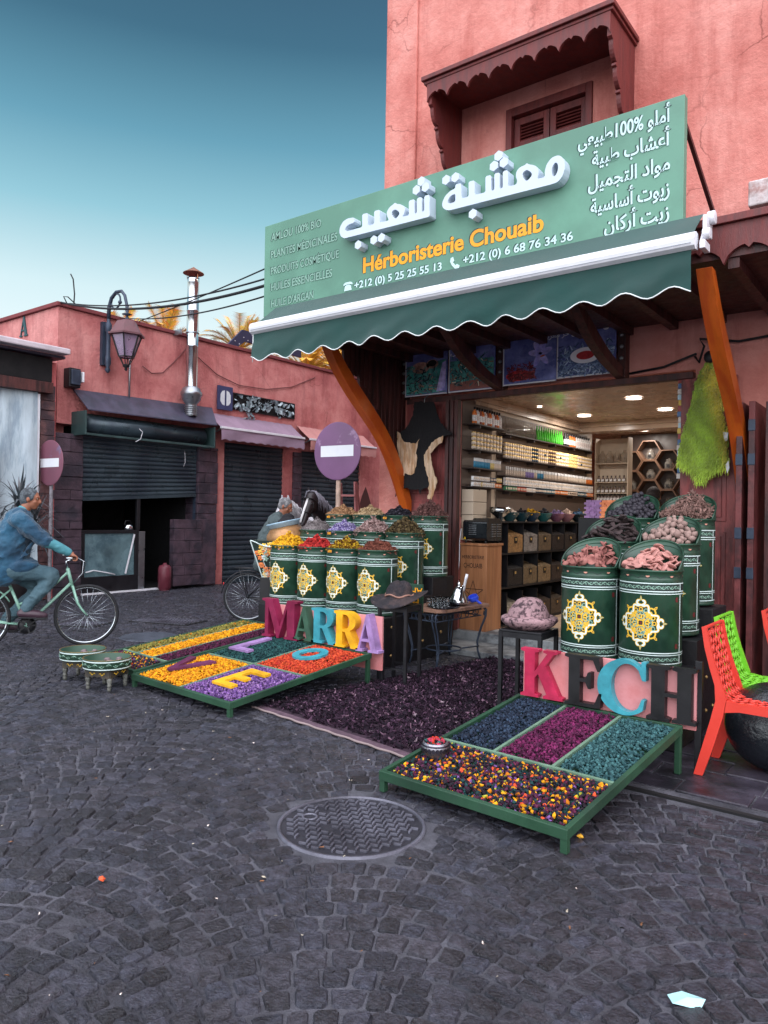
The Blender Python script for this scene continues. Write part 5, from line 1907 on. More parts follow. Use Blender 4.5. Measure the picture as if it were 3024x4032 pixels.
def heap(label, x, y, z, tm, cols, size, n=700, peak=.135, flat=False, cat='spice heap'):
    r = .205 * np.sqrt(RNG.uniform(0, 1, n))
    a = RNG.uniform(0, 2 * pi, n)
    prof = lambda r: peak * (1 - np.clip(r / .205, 0, 1)) ** .85 + .012 * np.cos(r * 60) * (r < .17)
    P = np.stack([r * np.cos(a), r * np.sin(a), prof(r) + RNG.uniform(-.004, .006, n)], 1)
    P[:, 2] += .012 * np.sin(a * 2 + x * 3) * (r / .2)
    me = scatter('spice_heap', tm, P, size, cols, tilt=None if not flat else .5)
    # core mound under the loose pieces
    b = MB()
    b.lathe([(.2, -.03)] + [(.2 * (1 - k / 10), float(peak * (k / 10) ** .85) - .008) for k in range(11)], 28)
    core = b.mesh('core')
    va = np.array([v.co for v in core.vertices])
    c = np.array(cols[0][0]) * .8
    core.color_attributes.new('col', 'FLOAT_COLOR', 'POINT').data.foreach_set('color', np.tile(np.append(c, 1), len(va)).astype(np.float32))
    for q in (core, me): q.materials.append(SPICE)
    o = put('spice_heap', me, SPICE, None, (x, y, z + BH))
    put('core', core, SPICE, o)
    return tag(o, label, cat, 'heaps of spices in the left barrels')


c_ = lambda *q: [(lin(*a), w_) for a, w_ in q]
rows = [
    [('yellow turmeric root', GR, c_(((214, 164, 34), 4), ((176, 120, 20), 2)), (.011, .017), 700, .15),
     ('red dried rosebud', GR, c_(((176, 48, 44), 4), ((130, 30, 32), 2)), (.011, .017), 700, .13),
     ('yellow and brown flower', FL, c_(((196, 160, 44), 3), ((110, 72, 30), 3), ((84, 50, 30), 1)), (.012, .02), 1100, .125),
     ('reddish brown flake', FL, c_(((128, 76, 62), 4), ((96, 54, 46), 3)), (.008, .014), 1400, .12)],
    [('smooth grey powder', FL, c_(((132, 124, 124), 4), ((112, 104, 106), 3)), (.006, .011), 1500, .15),
     ('purple lavender', GR, c_(((122, 110, 160), 4), ((176, 168, 196), 3), ((80, 66, 120), 2)), (.006, .010), 1500, .13),
     ('pale pinkish twig', TW, c_(((176, 150, 146), 4), ((140, 112, 108), 3)), (.02, .04), 1000, .16),
     ('dark olive brown leaf', FL, c_(((92, 78, 52), 4), ((64, 52, 38), 3), ((110, 96, 64), 1)), (.016, .03), 900, .17)],
    [('tan chopped root', GR, c_(((156, 120, 88), 4), ((120, 86, 60), 2)), (.010, .018), 800, .12),
     ('pale straw coloured flower', FL, c_(((196, 172, 136), 4), ((160, 132, 98), 3)), (.010, .018), 1200, .12),
     ('glossy black seed', GR, c_(((32, 30, 38), 5), ((64, 60, 70), 1)), (.010, .016), 900, .11),
     ('brown bark twig', TW, c_(((118, 84, 80), 4), ((88, 60, 58), 3)), (.02, .042), 1000, .17)]]
rown = ['front row', 'middle row', 'back row']
zs = [.50, .67, .85]
for r_ in range(3):
    for k in range(4):
        nm, tm, cols, sz, n, pk = rows[r_][k]
        x = -4.61 + .03 * r_ - (3 - k) * .418
        y = 5.98 + .425 * r_
        barrel('green barrel under the heap of %ss, %s of the left stand' % (nm, rown[r_]), x, y, zs[r_])
        heap('heap of %ss in the %s of the left barrels' % (nm, rown[r_]), x, y, zs[r_] - .012, tm, cols, sz, n, pk)

# right hand group with hoods
right = {}
nms = [['terracotta tagine lids', 'flat pink clay discs'], ['dark bark chunks', 'beige stones'], ['black dried limes', 'curled brown rosettes']]
for r_ in range(3):
    for k in range(2):
        x, y = -2.055 + .43 * k + (-.0 if r_ else 0), 5.2 + .43 * r_
        barrel('hooded green barrel filled with %s, %s of the right stand' % (nms[r_][k], rown[r_]), x, y, zs[r_] + .012, True)
        right[(r_, k)] = (x, y, zs[r_] + .012 + .61)


def pile(key, n, base, protos, label, cat, group, name, mats, size, up=None, flatness=1.2, rise=.15, minz=0):
    """single pieces heaped against the hood: every piece an object of its own"""
    x0, y0, z0 = key
    pts = []
    tries = 0
    while len(pts) < n and tries < 6000:
        tries += 1
        r, a = .178 * sqrt(RNG.uniform(0, 1)), RNG.uniform(0, 2 * pi)
        px, py = r * cos(a), r * sin(a)
        lay = RNG.integers(0, 2)
        pz = .03 + rise * (py + .168) / .336 * (1 - .5 * abs(px) / .168) + lay * base * .55 + (.03 if abs(px) < .08 else 0)
        if all((px - q[0]) ** 2 + (py - q[1]) ** 2 + (pz - q[2]) ** 2 > (base * .92) ** 2 for q in pts):
            pts.append((px, py, pz))
    for i, (px, py, pz) in enumerate(pts):
        o = bpy.data.objects.new(name, protos[i % len(protos)])
        COL.objects.link(o)
        o.location = (x0 + px, y0 + py, z0 + pz)
        s = RNG.uniform(*size)
        o.scale = (s, s, s)
        tl = flatness
        o.rotation_euler = (RNG.uniform(-tl, tl), RNG.uniform(-tl, tl), RNG.uniform(0, 6.28))
        tag(o, label, cat, group)


def np_obj(v, f, mt, smooth=False, name='piece'):
    me = np_mesh(name, v, f, None, smooth)
    me.materials.append(mt)
    return me


CLAY = mat('pink_terracotta', lin(152, 98, 90), .8, .2, 20, .15, 60, col2=lin(118, 68, 64), c2scale=14)
pro = []
for k in range(3):
    b = MB()
    if k == 0:
        b.lathe([(.05, 0), (.052, .004), (.045, .018), (.026, .036), (.012, .044), (.013, .052), (.018, .060), (.014, .066), (0, .066)], 20)
        b.lathe([(.048, .0), (.04, .014), (.022, .03), (0, .036)], 20)
    elif k == 1:
        b.lathe([(0, .008), (.03, .008), (.044, .02), (.052, .026), (.055, .024), (.046, .012), (.03, .0), (0, 0)], 20)
    else:
        b.lathe([(.05, .0), (.052, .006), (.04, .022), (.02, .032), (.018, .042), (.024, .048), (.02, .052), (0, .052)], 20)
    me = b.mesh('tagine_lid')
    me.materials.append(CLAY)
    pro.append(me)
pile(right[(0, 0)], 52, .042, pro, 'small terracotta saucer or tagine top heaped in the front left hooded barrel', 'saucer', 'terracotta lids and saucers in the front left hooded barrel', 'terracotta_saucer', None, (.52, .68), rise=.11)
b = MB()
b.lathe([(0, .012), (.035, .010), (.05, .006), (.054, .0), (.05, -.006), (.03, -.009), (0, -.009)], 20)
me = b.mesh('clay_disc')
me.materials.append(mat('pale_pink_clay', lin(174, 122, 114), .85, .2, 16, .1, 60))
pile(right[(0, 1)], 80, .033, [me], 'flat pink clay disc heaped in the front right hooded barrel', 'clay disc', 'pink clay discs in the front right hooded barrel', 'clay_disc', None, (.52, .7), rise=.12, flatness=.9)
pr = []
for v, f in lumps(4, .3, (1.6, .55, .3)):
    pr.append(np_obj(v * .045, f, mat('dark_bark', lin(62, 48, 48), .75, .3, 30, .4, 60, col2=lin(38, 30, 32)), name='bark_chunk'))
pile(right[(1, 0)], 64, .045, pr, 'long dark bark chunk piled in the middle left hooded barrel', 'bark chunk', 'dark bark chunks in the middle left hooded barrel', 'bark_chunk', None, (.8, 1.3), rise=.17, flatness=.6)
pr = []
for v, f in lumps(5, .22, (1, .85, .75)):
    pr.append(np_obj(v * .03, f, mat('beige_stone', lin(150, 124, 116), .85, .2, 30, .3, 60, col2=lin(122, 98, 92)), True, 'pale_stone'))
pile(right[(1, 1)], 90, .041, pr, 'knobbly beige stone heaped in the middle right hooded barrel', 'stone', 'beige stones in the middle right hooded barrel', 'pale_stone', None, (.75, 1.15), rise=.16)
pr = []
for v, f in lumps(4, .12, (1, .95, .92)):
    pr.append(np_obj(v * .024, f, mat('black_dried_fruit', lin(46, 42, 50), .6, .25, 30, .3, 60), True, 'dried_lime'))
pile(right[(2, 0)], 115, .035, pr, 'round black dried lime heaped in the back left hooded barrel', 'dried lime', 'black dried limes in the back left hooded barrel', 'dried_lime', None, (.85, 1.1), rise=.17)
pr = []
for k in range(3):
    P = RNG.normal(size=(26, 3))
    P /= np.linalg.norm(P, axis=1)[:, None]
    pr.append(scatter('dry_rosette', TW, P * .022, (.016, .026)))
    pr[-1].materials.append(mat('dry_brown_plant', lin(128, 98, 90), .85, .3, 30))
pile(right[(2, 1)], 46, .045, pr, 'curled brown resurrection plant rosette in the back right hooded barrel', 'dried plant', 'curled brown rosettes in the back right hooded barrel', 'dry_rosette', None, (.9, 1.4), rise=.17)

# black stepped stands with brass studs
def stand(label, x0, x1, y0, studs_x):
    t = thing('display_stand', label, 'stand', ((x0 + x1) / 2, y0 + .6, 0))
    b = MB()
    for r_ in range(3):
        b.box(x0 + r_ * .0005, x1 - r_ * .0005, y0 + .425 * r_, y0 + .425 * (r_ + 1) - .001, 0, zs[r_] - .002)
    part('body', b, mat('black_leatherette', lin(20, 19, 23), .5, .2, 14, .15, 60), t, .006)
    for (y, z) in studs_x:
        b = MB()
        b.lathe([(0, .012), (.010, .009), (.016, 0)], 12, 0, Matrix.Translation((x1 + .0002, y, z)) @ Matrix.Rotation(pi / 2, 4, 'Y'))
        part('stud', b, mat('aged_brass', lin(178, 146, 96), .35, .2, 30, metal=.8), t)
    return t


stand('black studded step stand under the twelve left barrels', -6.12, -4.36, 5.77, [(5.9, .40), (5.9, .12), (6.15, .42), (6.15, .14), (6.45, .5), (6.45, .2), (6.8, .6), (6.8, .25)])
stand('black studded step stand under the six hooded right barrels', -2.29, -1.37, 4.985, [(5.1 + .19 * k, .38) for k in range(6)] + [(5.1 + .19 * k, .14) for k in range(6)])

# ------------------------------------------------------------------ inside the shop
BOARDM = mat('dark_shelf_board', lin(60, 48, 44), .5, .2, 6)
PANELM = mat('slat_wall_panel', lin(104, 88, 78), .6, .1, 4)


def shelf(label, x0, x1, y0, y1, levels, zb, zt, back=True, cat='shelf', group=None):
    t = thing('wall_shelf', label, cat, ((x0 + x1) / 2, (y0 + y1) / 2, zb), group=group)
    if back:
        b = MB()
        b.box(x0 - .012, x0 - .001, y0, y1, zb, zt)
        part('back_panel', b, PANELM, t)
    for z in levels:
        b = MB()
        b.box(x0, x1, y0, y1, z - .014, z - .001)
        k = y0 + .15
        while k < y1:
            b.box(x0, x1 - .01, k, k + .015, z - .05, z - .0145)
            k += .7
        part('board', b, BOARDM, t)
    return t


shelf('long product shelf along the left wall inside the shop', -4.70, -4.58, 8.62, 11.65, [2.60, 2.285, 2.055, 1.86], 1.5, 2.85)
shelf('short front product shelf just inside the left door jamb', -4.69, -4.52, 7.72, 8.46, [2.63, 2.325, 2.10, 1.875], 1.5, 2.95)
dr = thing('drawer_unit', 'small white drawer unit under the front product shelf', 'drawers', (-4.6, 7.9, 1.2))
for k in range(4):
    b = MB()
    b.box(-4.69, -4.53, 7.73, 8.06, 1.22 + k * .155, 1.37 + k * .155)
    part('drawer', b, CREAM, dr, .006)


def small(name, builder, mats):
    b = MB()
    builder(b)
    me = b.mesh(name)
    for q in mats: me.materials.append(q)
    return me


GOLDL = mat('gold_lid', lin(226, 190, 120), .3, .1, 30, metal=.6)
def pm(n, r, g, b): return mat('packet_' + n, lin(r, g, b), .4, .12, 60, col2=lin(int(r * .8), int(g * .8), int(b * .8)), c2scale=45)


CR_, NV_, BR_, YE_, WH_, BL_, TL_, OR_, RD_, GN_, PU_ = pm('cream', 226, 206, 186), pm('navy', 36, 60, 84), pm('brown', 96, 70, 60), pm('yellow', 232, 204, 130), pm('white', 226, 222, 220), pm('blue', 60, 140, 176), pm('teal', 40, 100, 120), pm('orange', 226, 120, 50), pm('red', 190, 80, 66), pm('green', 80, 140, 104), pm('purple', 150, 132, 190)


def jar(b):
    b.lathe([(0, 0), (.026, 0), (.028, .004), (.028, .031), (.024, .034)], 12)
    b.lathe([(.0265, .034), (.0265, .047), (.024, .049), (0, .049)], 12, 1)


def tube(b):
    b.lathe([(0, 0), (.010, 0), (.0115, .045), (.0115, .075)], 10)
    b.lathe([(.009, .075), (.009, .115), (0, .117)], 10, 1)


def boxp(b):
    b.box(-.02, .02, -.0185, .0185, 0, .05)
    b.box(.0202, .0212, -.014, .014, .012, .038, 1)


def bottle(b):
    b.lathe([(0, 0), (.028, 0), (.03, .005), (.03, .12), (.026, .14), (.012, .155), (.012, .165)], 14)
    b.lathe([(.014, .165), (.014, .2), (0, .203)], 12, 1)
    b.lathe([(.0304, .03), (.0304, .10)], 14, 2)


def conebottle(b):
    b.lathe([(0, 0), (.03, 0), (.032, .01), (.03, .05), (.022, .1), (.010, .17), (.008, .2), (.010, .205), (0, .206)], 12)


def rowp(name, me, cat, label, group, x, ys, zs_, jit=.002, rx=0):
    for y in ys:
        for z in zs_:
            mm = me(y) if callable(me) else me
            if mm is None: continue
            o = bpy.data.objects.new(name, mm)
            COL.objects.link(o)
            o.location = (x + RNG.uniform(-jit, jit), y + RNG.uniform(-jit, jit), z)
            o.rotation_euler = (0, 0, RNG.uniform(-.15, .15))
            tag(o, label, cat, group)


jm = {k: small('cream_jar', jar, [q, GOLDL]) for k, q in dict(c=CR_, n=NV_, b=BR_, y=YE_).items()}


def jsel(y):
    if y < 8.6: return jm['n'] if 8.10 < y < 8.15 else jm['c']
    if 9.42 < y < 9.62: return jm['n']
    if 9.95 < y < 10.25: return jm['b']
    if 10.7 < y < 11.0: return jm['y']
    return jm['n'] if RNG.uniform() < .02 else jm['c']


zz4 = [0, .0525, .105, .1575]
rowp('cream_jar', jsel, 'jar', 'small cosmetic jar with gold lid stacked on the long left wall shelf', 'gold lidded jars on the long shelf', -4.62, np.arange(8.68, 11.62, .066), [2.286 + q * .97 for q in zz4])
rowp('cream_jar', jsel, 'jar', 'small cosmetic jar with gold lid stacked on the short front shelf', 'gold lidded jars on the front shelf', -4.56, np.arange(7.77, 8.44, .082), [2.326 + q for q in zz4])
tb = {k: small('cream_tube', tube, [q, WH_]) for k, q in dict(b=BL_, c=CR_, w=WH_, p=PU_, y=YE_, o=OR_).items()}
rowp('cream_tube', lambda y: tb['b'] if y < 8.15 else tb['y'] if y < 8.25 else tb['c'], 'tube', 'blue or cream tube with white cap on the short front shelf', 'tubes on the front shelf', -4.54, np.arange(7.76, 8.44, .036), [2.101])
rowp('cream_tube', lambda y: tb['p'] if 9.25 < y < 9.5 else tb['b'] if 9.6 < y < 9.8 else tb['o'] if y > 11.35 else tb['c'], 'tube', 'slim white capped tube in the row on the long left wall shelf', 'tubes on the long shelf', -4.595, np.arange(8.68, 11.6, .052), [2.056])
bxm = {k: small('product_box', boxp, [q, CR_ if k != 'c' else BR_]) for k, q in dict(w=WH_, n=NV_, t=TL_, o=OR_, r=RD_, g=GN_, y=YE_, c=CR_).items()}
rowp('product_box', lambda y: bxm['w'] if y < 8.12 else bxm['n'] if y < 8.28 else bxm['y'], 'box', 'small product box in the upper row of the short front shelf', 'product boxes on the front shelf', -4.545, np.arange(7.75, 8.44, .044), [1.945])
rowp('product_box', lambda y: bxm['y'] if 7.9 < y < 7.95 else bxm['w'] if y < 8.25 else bxm['o'], 'box', 'small product box in the lower row of the short front shelf', 'product boxes on the front shelf', -4.545, np.arange(7.75, 8.44, .044), [1.876])


def bsel(y):
    for lim, k in ((8.95, 'g'), (9.22, 'r'), (9.5, 'w'), (9.8, 'n'), (10.15, 't'), (10.6, 'o'), (11.0, 'c'), (11.35, 't'), (12, 'o')):
        if y < lim: return bxm[k]


rowp('product_box', bsel, 'box', 'coloured product box in the lowest row of the long left wall shelf', 'coloured boxes on the long shelf', -4.595, np.arange(8.66, 11.62, .046), [1.861])
rowp('product_box', bxm['w'], 'box', 'white product box in the row above the coloured boxes on the long shelf', 'white boxes on the long shelf', -4.60, np.arange(8.66, 11.62, .046), [1.926, 1.978])
btm = {k: small('tall_bottle', bottle, [q, BLACK, WH_ if k != 'w' else pm('pale', 214, 200, 196)]) for k, q in dict(o=OR_, w=WH_, r=pm('brick', 150, 70, 50), b=BLACK).items()}
rowp('tall_bottle', lambda y: btm['o'] if int(y * 17) % 3 == 0 else btm['w'] if int(y * 17) % 3 == 1 else btm['r'], 'bottle', 'orange or white bottle with black cap on top of the short front shelf', 'orange and white bottles on the front shelf', -4.56, np.arange(7.78, 8.44, .062), [2.631])
GLC = mat('clear_bottle_glass', lin(226, 218, 208), .08, .05, trans=.9, ior=1.12)
GLG = mat('green_bottle_glass', lin(80, 180, 60), .15, .1, trans=.2, ior=1.3)
cbm = small('cone_bottle', conebottle, [GLC])
cbg = small('cone_bottle', conebottle, [GLG])
rowp('cone_bottle', cbm, 'bottle', 'clear conical bottle on top of the long shelf', 'clear conical bottles on the long shelf', -4.62, np.arange(8.68, 9.6, .066), [2.601])
rowp('cone_bottle', cbg, 'bottle', 'bright green conical bottle on top of the long shelf', 'green conical bottles on the long shelf', -4.62, np.arange(9.62, 10.5, .075), [2.601])
rowp('tall_bottle', lambda y: btm['b'] if y < 10.75 else btm['o'] if y < 10.95 else btm['w'], 'bottle', 'black, orange or white bottle at the far end of the long shelf', 'bottles at the far end of the long shelf', -4.62, np.arange(10.58, 11.6, .085), [2.601])

# cabinet with glazed spice boxes below, bowls on its top
cb = thing('spice_cabinet', 'black cabinet of spice boxes along the left wall inside the shop', 'cabinet', (-4.5, 9.8, .15))
b = MB()
for z in (.17, .64, 1.06, 1.455):
    b.box(-4.71, -4.34, 8.1, 11.7, z - .02, z)
b.box(-4.71, -4.70, 8.1, 11.7, .171, 1.434)
b.box(-4.699, -4.34, 11.68, 11.7, .171, 1.434)
for k in range(9):
    y = 8.30 + k * .43
    for z in (.171, .641, 1.061):
        b.box(-4.699, -4.36, y, y + .012, z, z + (.373 if z > 1 else .398))
part('frame', b, BLACK, cb)
spb = [((150, 112, 70), (130, 122, 116), (96, 80, 62), (40, 34, 34), (48, 42, 40)), ((34, 30, 30), (112, 94, 70), (132, 110, 82), (60, 50, 46), (44, 38, 36)), ((160, 148, 130), (100, 78, 60), (70, 58, 50), (86, 74, 62), (50, 44, 40))]
for r_, z in enumerate((.172, .642, 1.062)):
    for k in range(5):
        y0 = 8.325 + k * .43
        colr = spb[2 - r_][k]
        t = thing('spice_box', '%s spice box with sloping lid, %s row, %s of the black cabinet' % (('golden brown', 'grey', 'dark brown', 'blackish', 'charcoal')[k] if r_ == 2 else ('black', 'tan straw', 'pale tan', 'dark grey', 'dusky')[k] if r_ == 1 else ('cream', 'chestnut', 'sepia', 'olive brown', 'sooty')[k], ('bottom', 'middle', 'top')[r_], ('nearest section', 'second section', 'third section', 'fourth section', 'fifth section')[k]), 'spice box', (-4.5, y0 + .2, z), group='spice boxes in the black cabinet')
        b = MB()
        b.add([(-4.36, y0, z), (-4.36, y0 + .39, z), (-4.68, y0 + .39, z), (-4.68, y0, z), (-4.36, y0, z + .22), (-4.36, y0 + .39, z + .22), (-4.68, y0 + .39, z + .33), (-4.68, y0, z + .33)],
              [(0, 1, 5, 4), (4, 5, 6, 7), (1, 2, 6, 5), (3, 0, 4, 7), (2, 3, 7, 6), (0, 3, 2, 1)])
        part('body', b, mat('spice_fill_%d%d' % (r_, k), lin(*colr), .55, .3, 60, .3, 80, col2=lin(*[int(v * .7) for v in colr]), c2scale=40), t, .004)
        b = MB()
        b.box(-4.359, -4.355, y0 + .15, y0 + .23, z + .12, z + .20)
        b.box(-4.3548, -4.3535, y0 + .17, y0 + .21, z + .15, z + .18, 1)
        part('tag', b, [BLACK, GOLDL], t)


def bowlm(b):
    b.lathe([(0, 0), (.05, 0), (.055, .006), (.10, .06), (.125, .11), (.128, .115), (.12, .115), (.1, .09), (0, .085)], 24)


bcol = [(44, 76, 80), (32, 62, 70), (36, 56, 74), (40, 96, 96), (128, 84, 104), (150, 104, 112), (22, 36, 42), (34, 66, 68)]
bnm = ['teal', 'deep teal', 'navy', 'turquoise', 'mauve', 'dusty pink', 'black', 'dark green']
bct = [((206, 184, 166),), ((40, 38, 44),), ((196, 150, 40),), ((50, 50, 56),), ((130, 110, 150),), ((196, 170, 154),), ((60, 84, 110),), ((190, 168, 150),)]
for k, y in enumerate((8.55, 8.88, 9.17, 9.55, 9.98, 10.33, 10.76, 11.15)):
    nm = bnm[k]
    me = small('glazed_bowl', bowlm, [mat('bowl_glaze_%d' % k, lin(*bcol[k]), .25, .15, 8, coat=.4)])
    o = put('glazed_bowl', me, [], None, (-4.47, y, 1.456))
    tag(o, '%s glazed bowl of goods in the row on top of the black cabinet' % nm, 'bowl', 'glazed bowls on the black cabinet')
    n = 60
    a, r = RNG.uniform(0, 2 * pi, n), .11 * np.sqrt(RNG.uniform(0, 1, n))
    P = np.stack([r * np.cos(a), r * np.sin(a), .10 + (.11 - r) * RNG.uniform(0, .9, n)], 1)
    h = put('packed_goods', scatter('packed_goods', lumps(3, .3, (1, .6, .4)), P, (.02, .035), [(lin(*bct[k][0]), 3), (lin(*[int(v * .7) for v in bct[k][0]]), 1)]), SPICE, None, (-4.47, y, 1.456))
    tag(h, 'small wrapped goods piled in the %s bowl on the black cabinet' % nm, 'goods', 'goods in the bowls')
hp = thing('steel_hopper', 'round steel grinder hopper at the near end of the row of bowls', 'hopper', (-4.42, 8.2, 1.456))
b = MB()
b.lathe([(.03, 1.456), (.04, 1.50), (.12, 1.56), (.13, 1.565), (.13, 1.63), (.125, 1.63), (.12, 1.57), (0, 1.5)], 28, 0, Matrix.Translation((-4.42, 8.2, 0)))
part('funnel', b, MATS['polished_steel'], hp)

# wooden cabinet with the burnt-in name, roaster on top
wc = thing('wooden_cabinet', 'light wood cabinet with burnt lettering and a five pointed star at the shop entrance', 'cabinet', (-4.5, 7.9, .15))
OAK = mat('light_oak_veneer', lin(166, 114, 78), .45, .18, 3, .08, 40, stretch=(6, 6, .5), col2=lin(142, 94, 62), c2scale=2)
b = MB()
b.box(-4.675, -4.315, 7.70, 8.07, .151, 1.16)
part('body', b, OAK, wc, .006)
b = MB()
b.box(-4.69, -4.30, 7.685, 8.085, 1.161, 1.19)
part('top', b, OAK, wc, .004)
BURN = mat('burnt_lettering', lin(48, 30, 24), .8)
for (t_, z, h, wd) in (('HERBORISTERIE', 1.005, .04, .30), ('CHOUAIB', .895, .058, .255)):
    b = MB()
    mesh_into(b, text_mesh(t_, h * 1.4, .001, .0005, 'CENTER', ysheet(7.6995) @ Matrix.Translation((-4.50, z, 0)), width=wd))
    part('lettering', b, BURN, wc)
b = MB()
cx, cz, R_ = -4.495, .60, .145
P5 = [(cx + R_ * sin(2 * pi * k / 5), cz + R_ * cos(2 * pi * k / 5)) for k in range(5)]
for k in range(5):
    p, q = P5[k], P5[(k + 2) % 5]
    b.bar((p[0], 7.699 - .0004 * k, p[1]), (q[0], 7.699 - .0004 * k, q[1]), .006, .0012, 0, (0, 1, 0)) if 0 else b.tube([(p[0], 7.699, p[1]), (q[0], 7.699, q[1])], .0035, 4)
part('star', b, BURN, wc)
ro_ = thing('coffee_roaster', 'black slotted roasting machine standing on the wooden cabinet', 'machine', (-4.48, 7.9, 1.19))
b = MB()
b.prism([(7.74, 1.22), (7.70, 1.25), (7.70, 1.44), (7.76, 1.49), (8.02, 1.49), (8.07, 1.45), (8.07, 1.22)], -4.645, -4.32, xsheet(0))
part('body', b, mat('black_enamel', lin(26, 30, 34), .25, .15, 6, coat=.5), ro_, .01)
b = MB()
for k in range(6):
    b.box(-4.56, -4.46, 7.69, 7.6985, 1.29 + k * .022, 1.30 + k * .022)
    b.box(-4.3185, -4.31, 7.82, 7.90, 1.27 + k * .028, 1.282 + k * .028)
    b.box(-4.3185, -4.31, 7.95, 8.03, 1.27 + k * .028, 1.282 + k * .028)
part('slots', b, GREYM, ro_)
b = MB()
for (x, y) in ((-4.62, 7.73), (-4.35, 7.73), (-4.62, 8.04), (-4.35, 8.04)):
    b.lathe([(0, 1.1905), (.014, 1.1905), (.014, 1.2195), (0, 1.2195)], 10, 0, Matrix.Translation((x, y, 0)))
part('feet', b, BLACK, ro_)
b = MB()
b.prism([(-4.635, 1.235), (-4.60, 1.235), (-4.6175, 1.268)], 0, .002, ysheet(7.699))
part('warning_triangle', b, mat('warning_yellow', lin(226, 184, 40), .5), ro_)
b = MB()
b.tube([(-4.66, 7.68, 1.36), (-4.675, 7.672, 1.2), (-4.672, 7.67, .98), (-4.69, 7.67, .84), (-4.70, 7.66, .78), (-4.665, 7.67, .70), (-4.66, 7.67, .64), (-4.69, 7.67, .58)], .007, 6)
tag(obj('power_cord', b, WHITE), 'white power cord hanging from the roasting machine beside the wooden cabinet', 'cord')

# soap bricks on a stand
b = MB()
b.box(-3.52, -2.95, 8.48, 8.82, .15, 1.515)
tag(obj('soap_stand', b, BLACK, bevel=.006), 'tall black stand carrying the lilac and orange soap stacks', 'stand')
for nm, colr, x0, x1, cc in (('lilac', (150, 112, 158), -3.46, -3.29, 3), ('orange', (236, 140, 92), -3.27, -3.0, 4)):
    mt_ = [mat('soap_%s_%d' % (nm, q), lin(*[min(255, int(v * (1 + .12 * q))) for v in colr]), .5, .1, 20) for q in (0, 1)]
    mes = []
    for q in (0, 1):
        b = MB()
        b.box(-.03, .03, -.02, .02, 0, .026)
        me = b.mesh('soap_bar')
        me.materials.append(mt_[q])
        mes.append(me)
    for r_ in range(8):
        for k in range(cc):
            for yy in (8.53, 8.60):
                o = bpy.data.objects.new('soap_bar', mes[int(RNG.integers(0, 2))])
                COL.objects.link(o)
                o.location = (x0 + .033 + k * .063 + (.02 if r_ % 2 else 0) + RNG.uniform(-.004, .004), yy + RNG.uniform(-.008, .008), 1.5155 + r_ * .0265)
                o.rotation_euler = (0, 0, RNG.uniform(-.15, .15))
                tag(o, '%s soap bar built into the %s stack on the black stand' % (nm, nm), 'soap', '%s soap bars' % nm)

# back of the shop: glass shelf with bottles, honeycomb shelf with jars
gs = thing('display_shelf', 'pale back shelf of glass bottles between dark doorway and honeycomb shelf', 'shelf', (-4.4, 12.1, .15))
b = MB()
b.box(-4.70, -4.15, 12.2, 12.22, .15, 2.85)
for z in (2.43, 2.12, 1.94, 1.81):
    b.box(-4.69, -4.16, 12.0, 12.199, z - .012, z)
b.box(-4.705, -4.69, 12.0, 12.2, .15, 2.85)
b.box(-4.16, -4.145, 12.0, 12.2, .15, 2.85)
part('frame', b, CREAM, gs)
gb = small('glass_bottle', lambda b: b.lathe([(0, 0), (.05, 0), (.055, .01), (.055, .13), (.03, .17), (.02, .19), (.02, .21), (0, .212)], 16), [GLC])
sb = small('small_bottle', lambda b: (b.lathe([(0, 0), (.025, 0), (.026, .06), (.012, .075), (.012, .09)], 10), b.box(-.022, .022, -.028, -.0265, .01, .05, 1), b.lathe([(.014, .09), (.014, .105), (0, .106)], 10, 2)), [pm('smoky', 110, 92, 86), WH_, BLACK])
rows_ = [(gb, 2.431, np.arange(-4.60, -4.2, .125), 'glass_bottle', 'large clear glass bottle on the top tier of the back shelf'), (sb, 2.121, np.arange(-4.65, -4.18, .07), 'small_bottle', 'small labelled bottle on the second tier of the back shelf'),
         (sb, 1.941, np.arange(-4.65, -4.18, .07), 'small_bottle', 'small labelled bottle on the third tier of the back shelf'), (sb, 1.811, np.arange(-4.65, -4.18, .055), 'small_bottle', 'small labelled bottle on the lowest tier of the back shelf')]
for me, z, xs_, nm, lb in rows_:
    for x in xs_:
        o = bpy.data.objects.new(nm, me)
        COL.objects.link(o)
        o.location = (x, 12.06, z)
        tag(o, lb, 'bottle', 'bottles on the back shelf')
hx = thing('honeycomb_shelf', 'brown wooden honeycomb wall shelf at the back of the shop', 'shelf', (-4.1, 13.1, 1.6))
HW = mat('honeycomb_wood', lin(92, 66, 50), .45, .2, 5)
jarm = small('storage_jar', lambda b: (b.lathe([(0, 0), (.07, 0), (.075, .01), (.075, .13), (.05, .16), (.05, .17)], 18), b.lathe([(.055, .17), (.055, .185), (.02, .19), (.02, .21), (0, .212)], 16), b.box(-.025, .025, -.078, -.0765, .05, .10, 1)), [GLC, BLACK])
HC = [(-4.10, 2.70), (-4.41, 2.52), (-4.09, 2.36), (-4.40, 2.18), (-3.785, 2.53), (-3.785, 2.19), (-4.09, 2.02), (-4.39, 1.84), (-3.785, 1.85)]
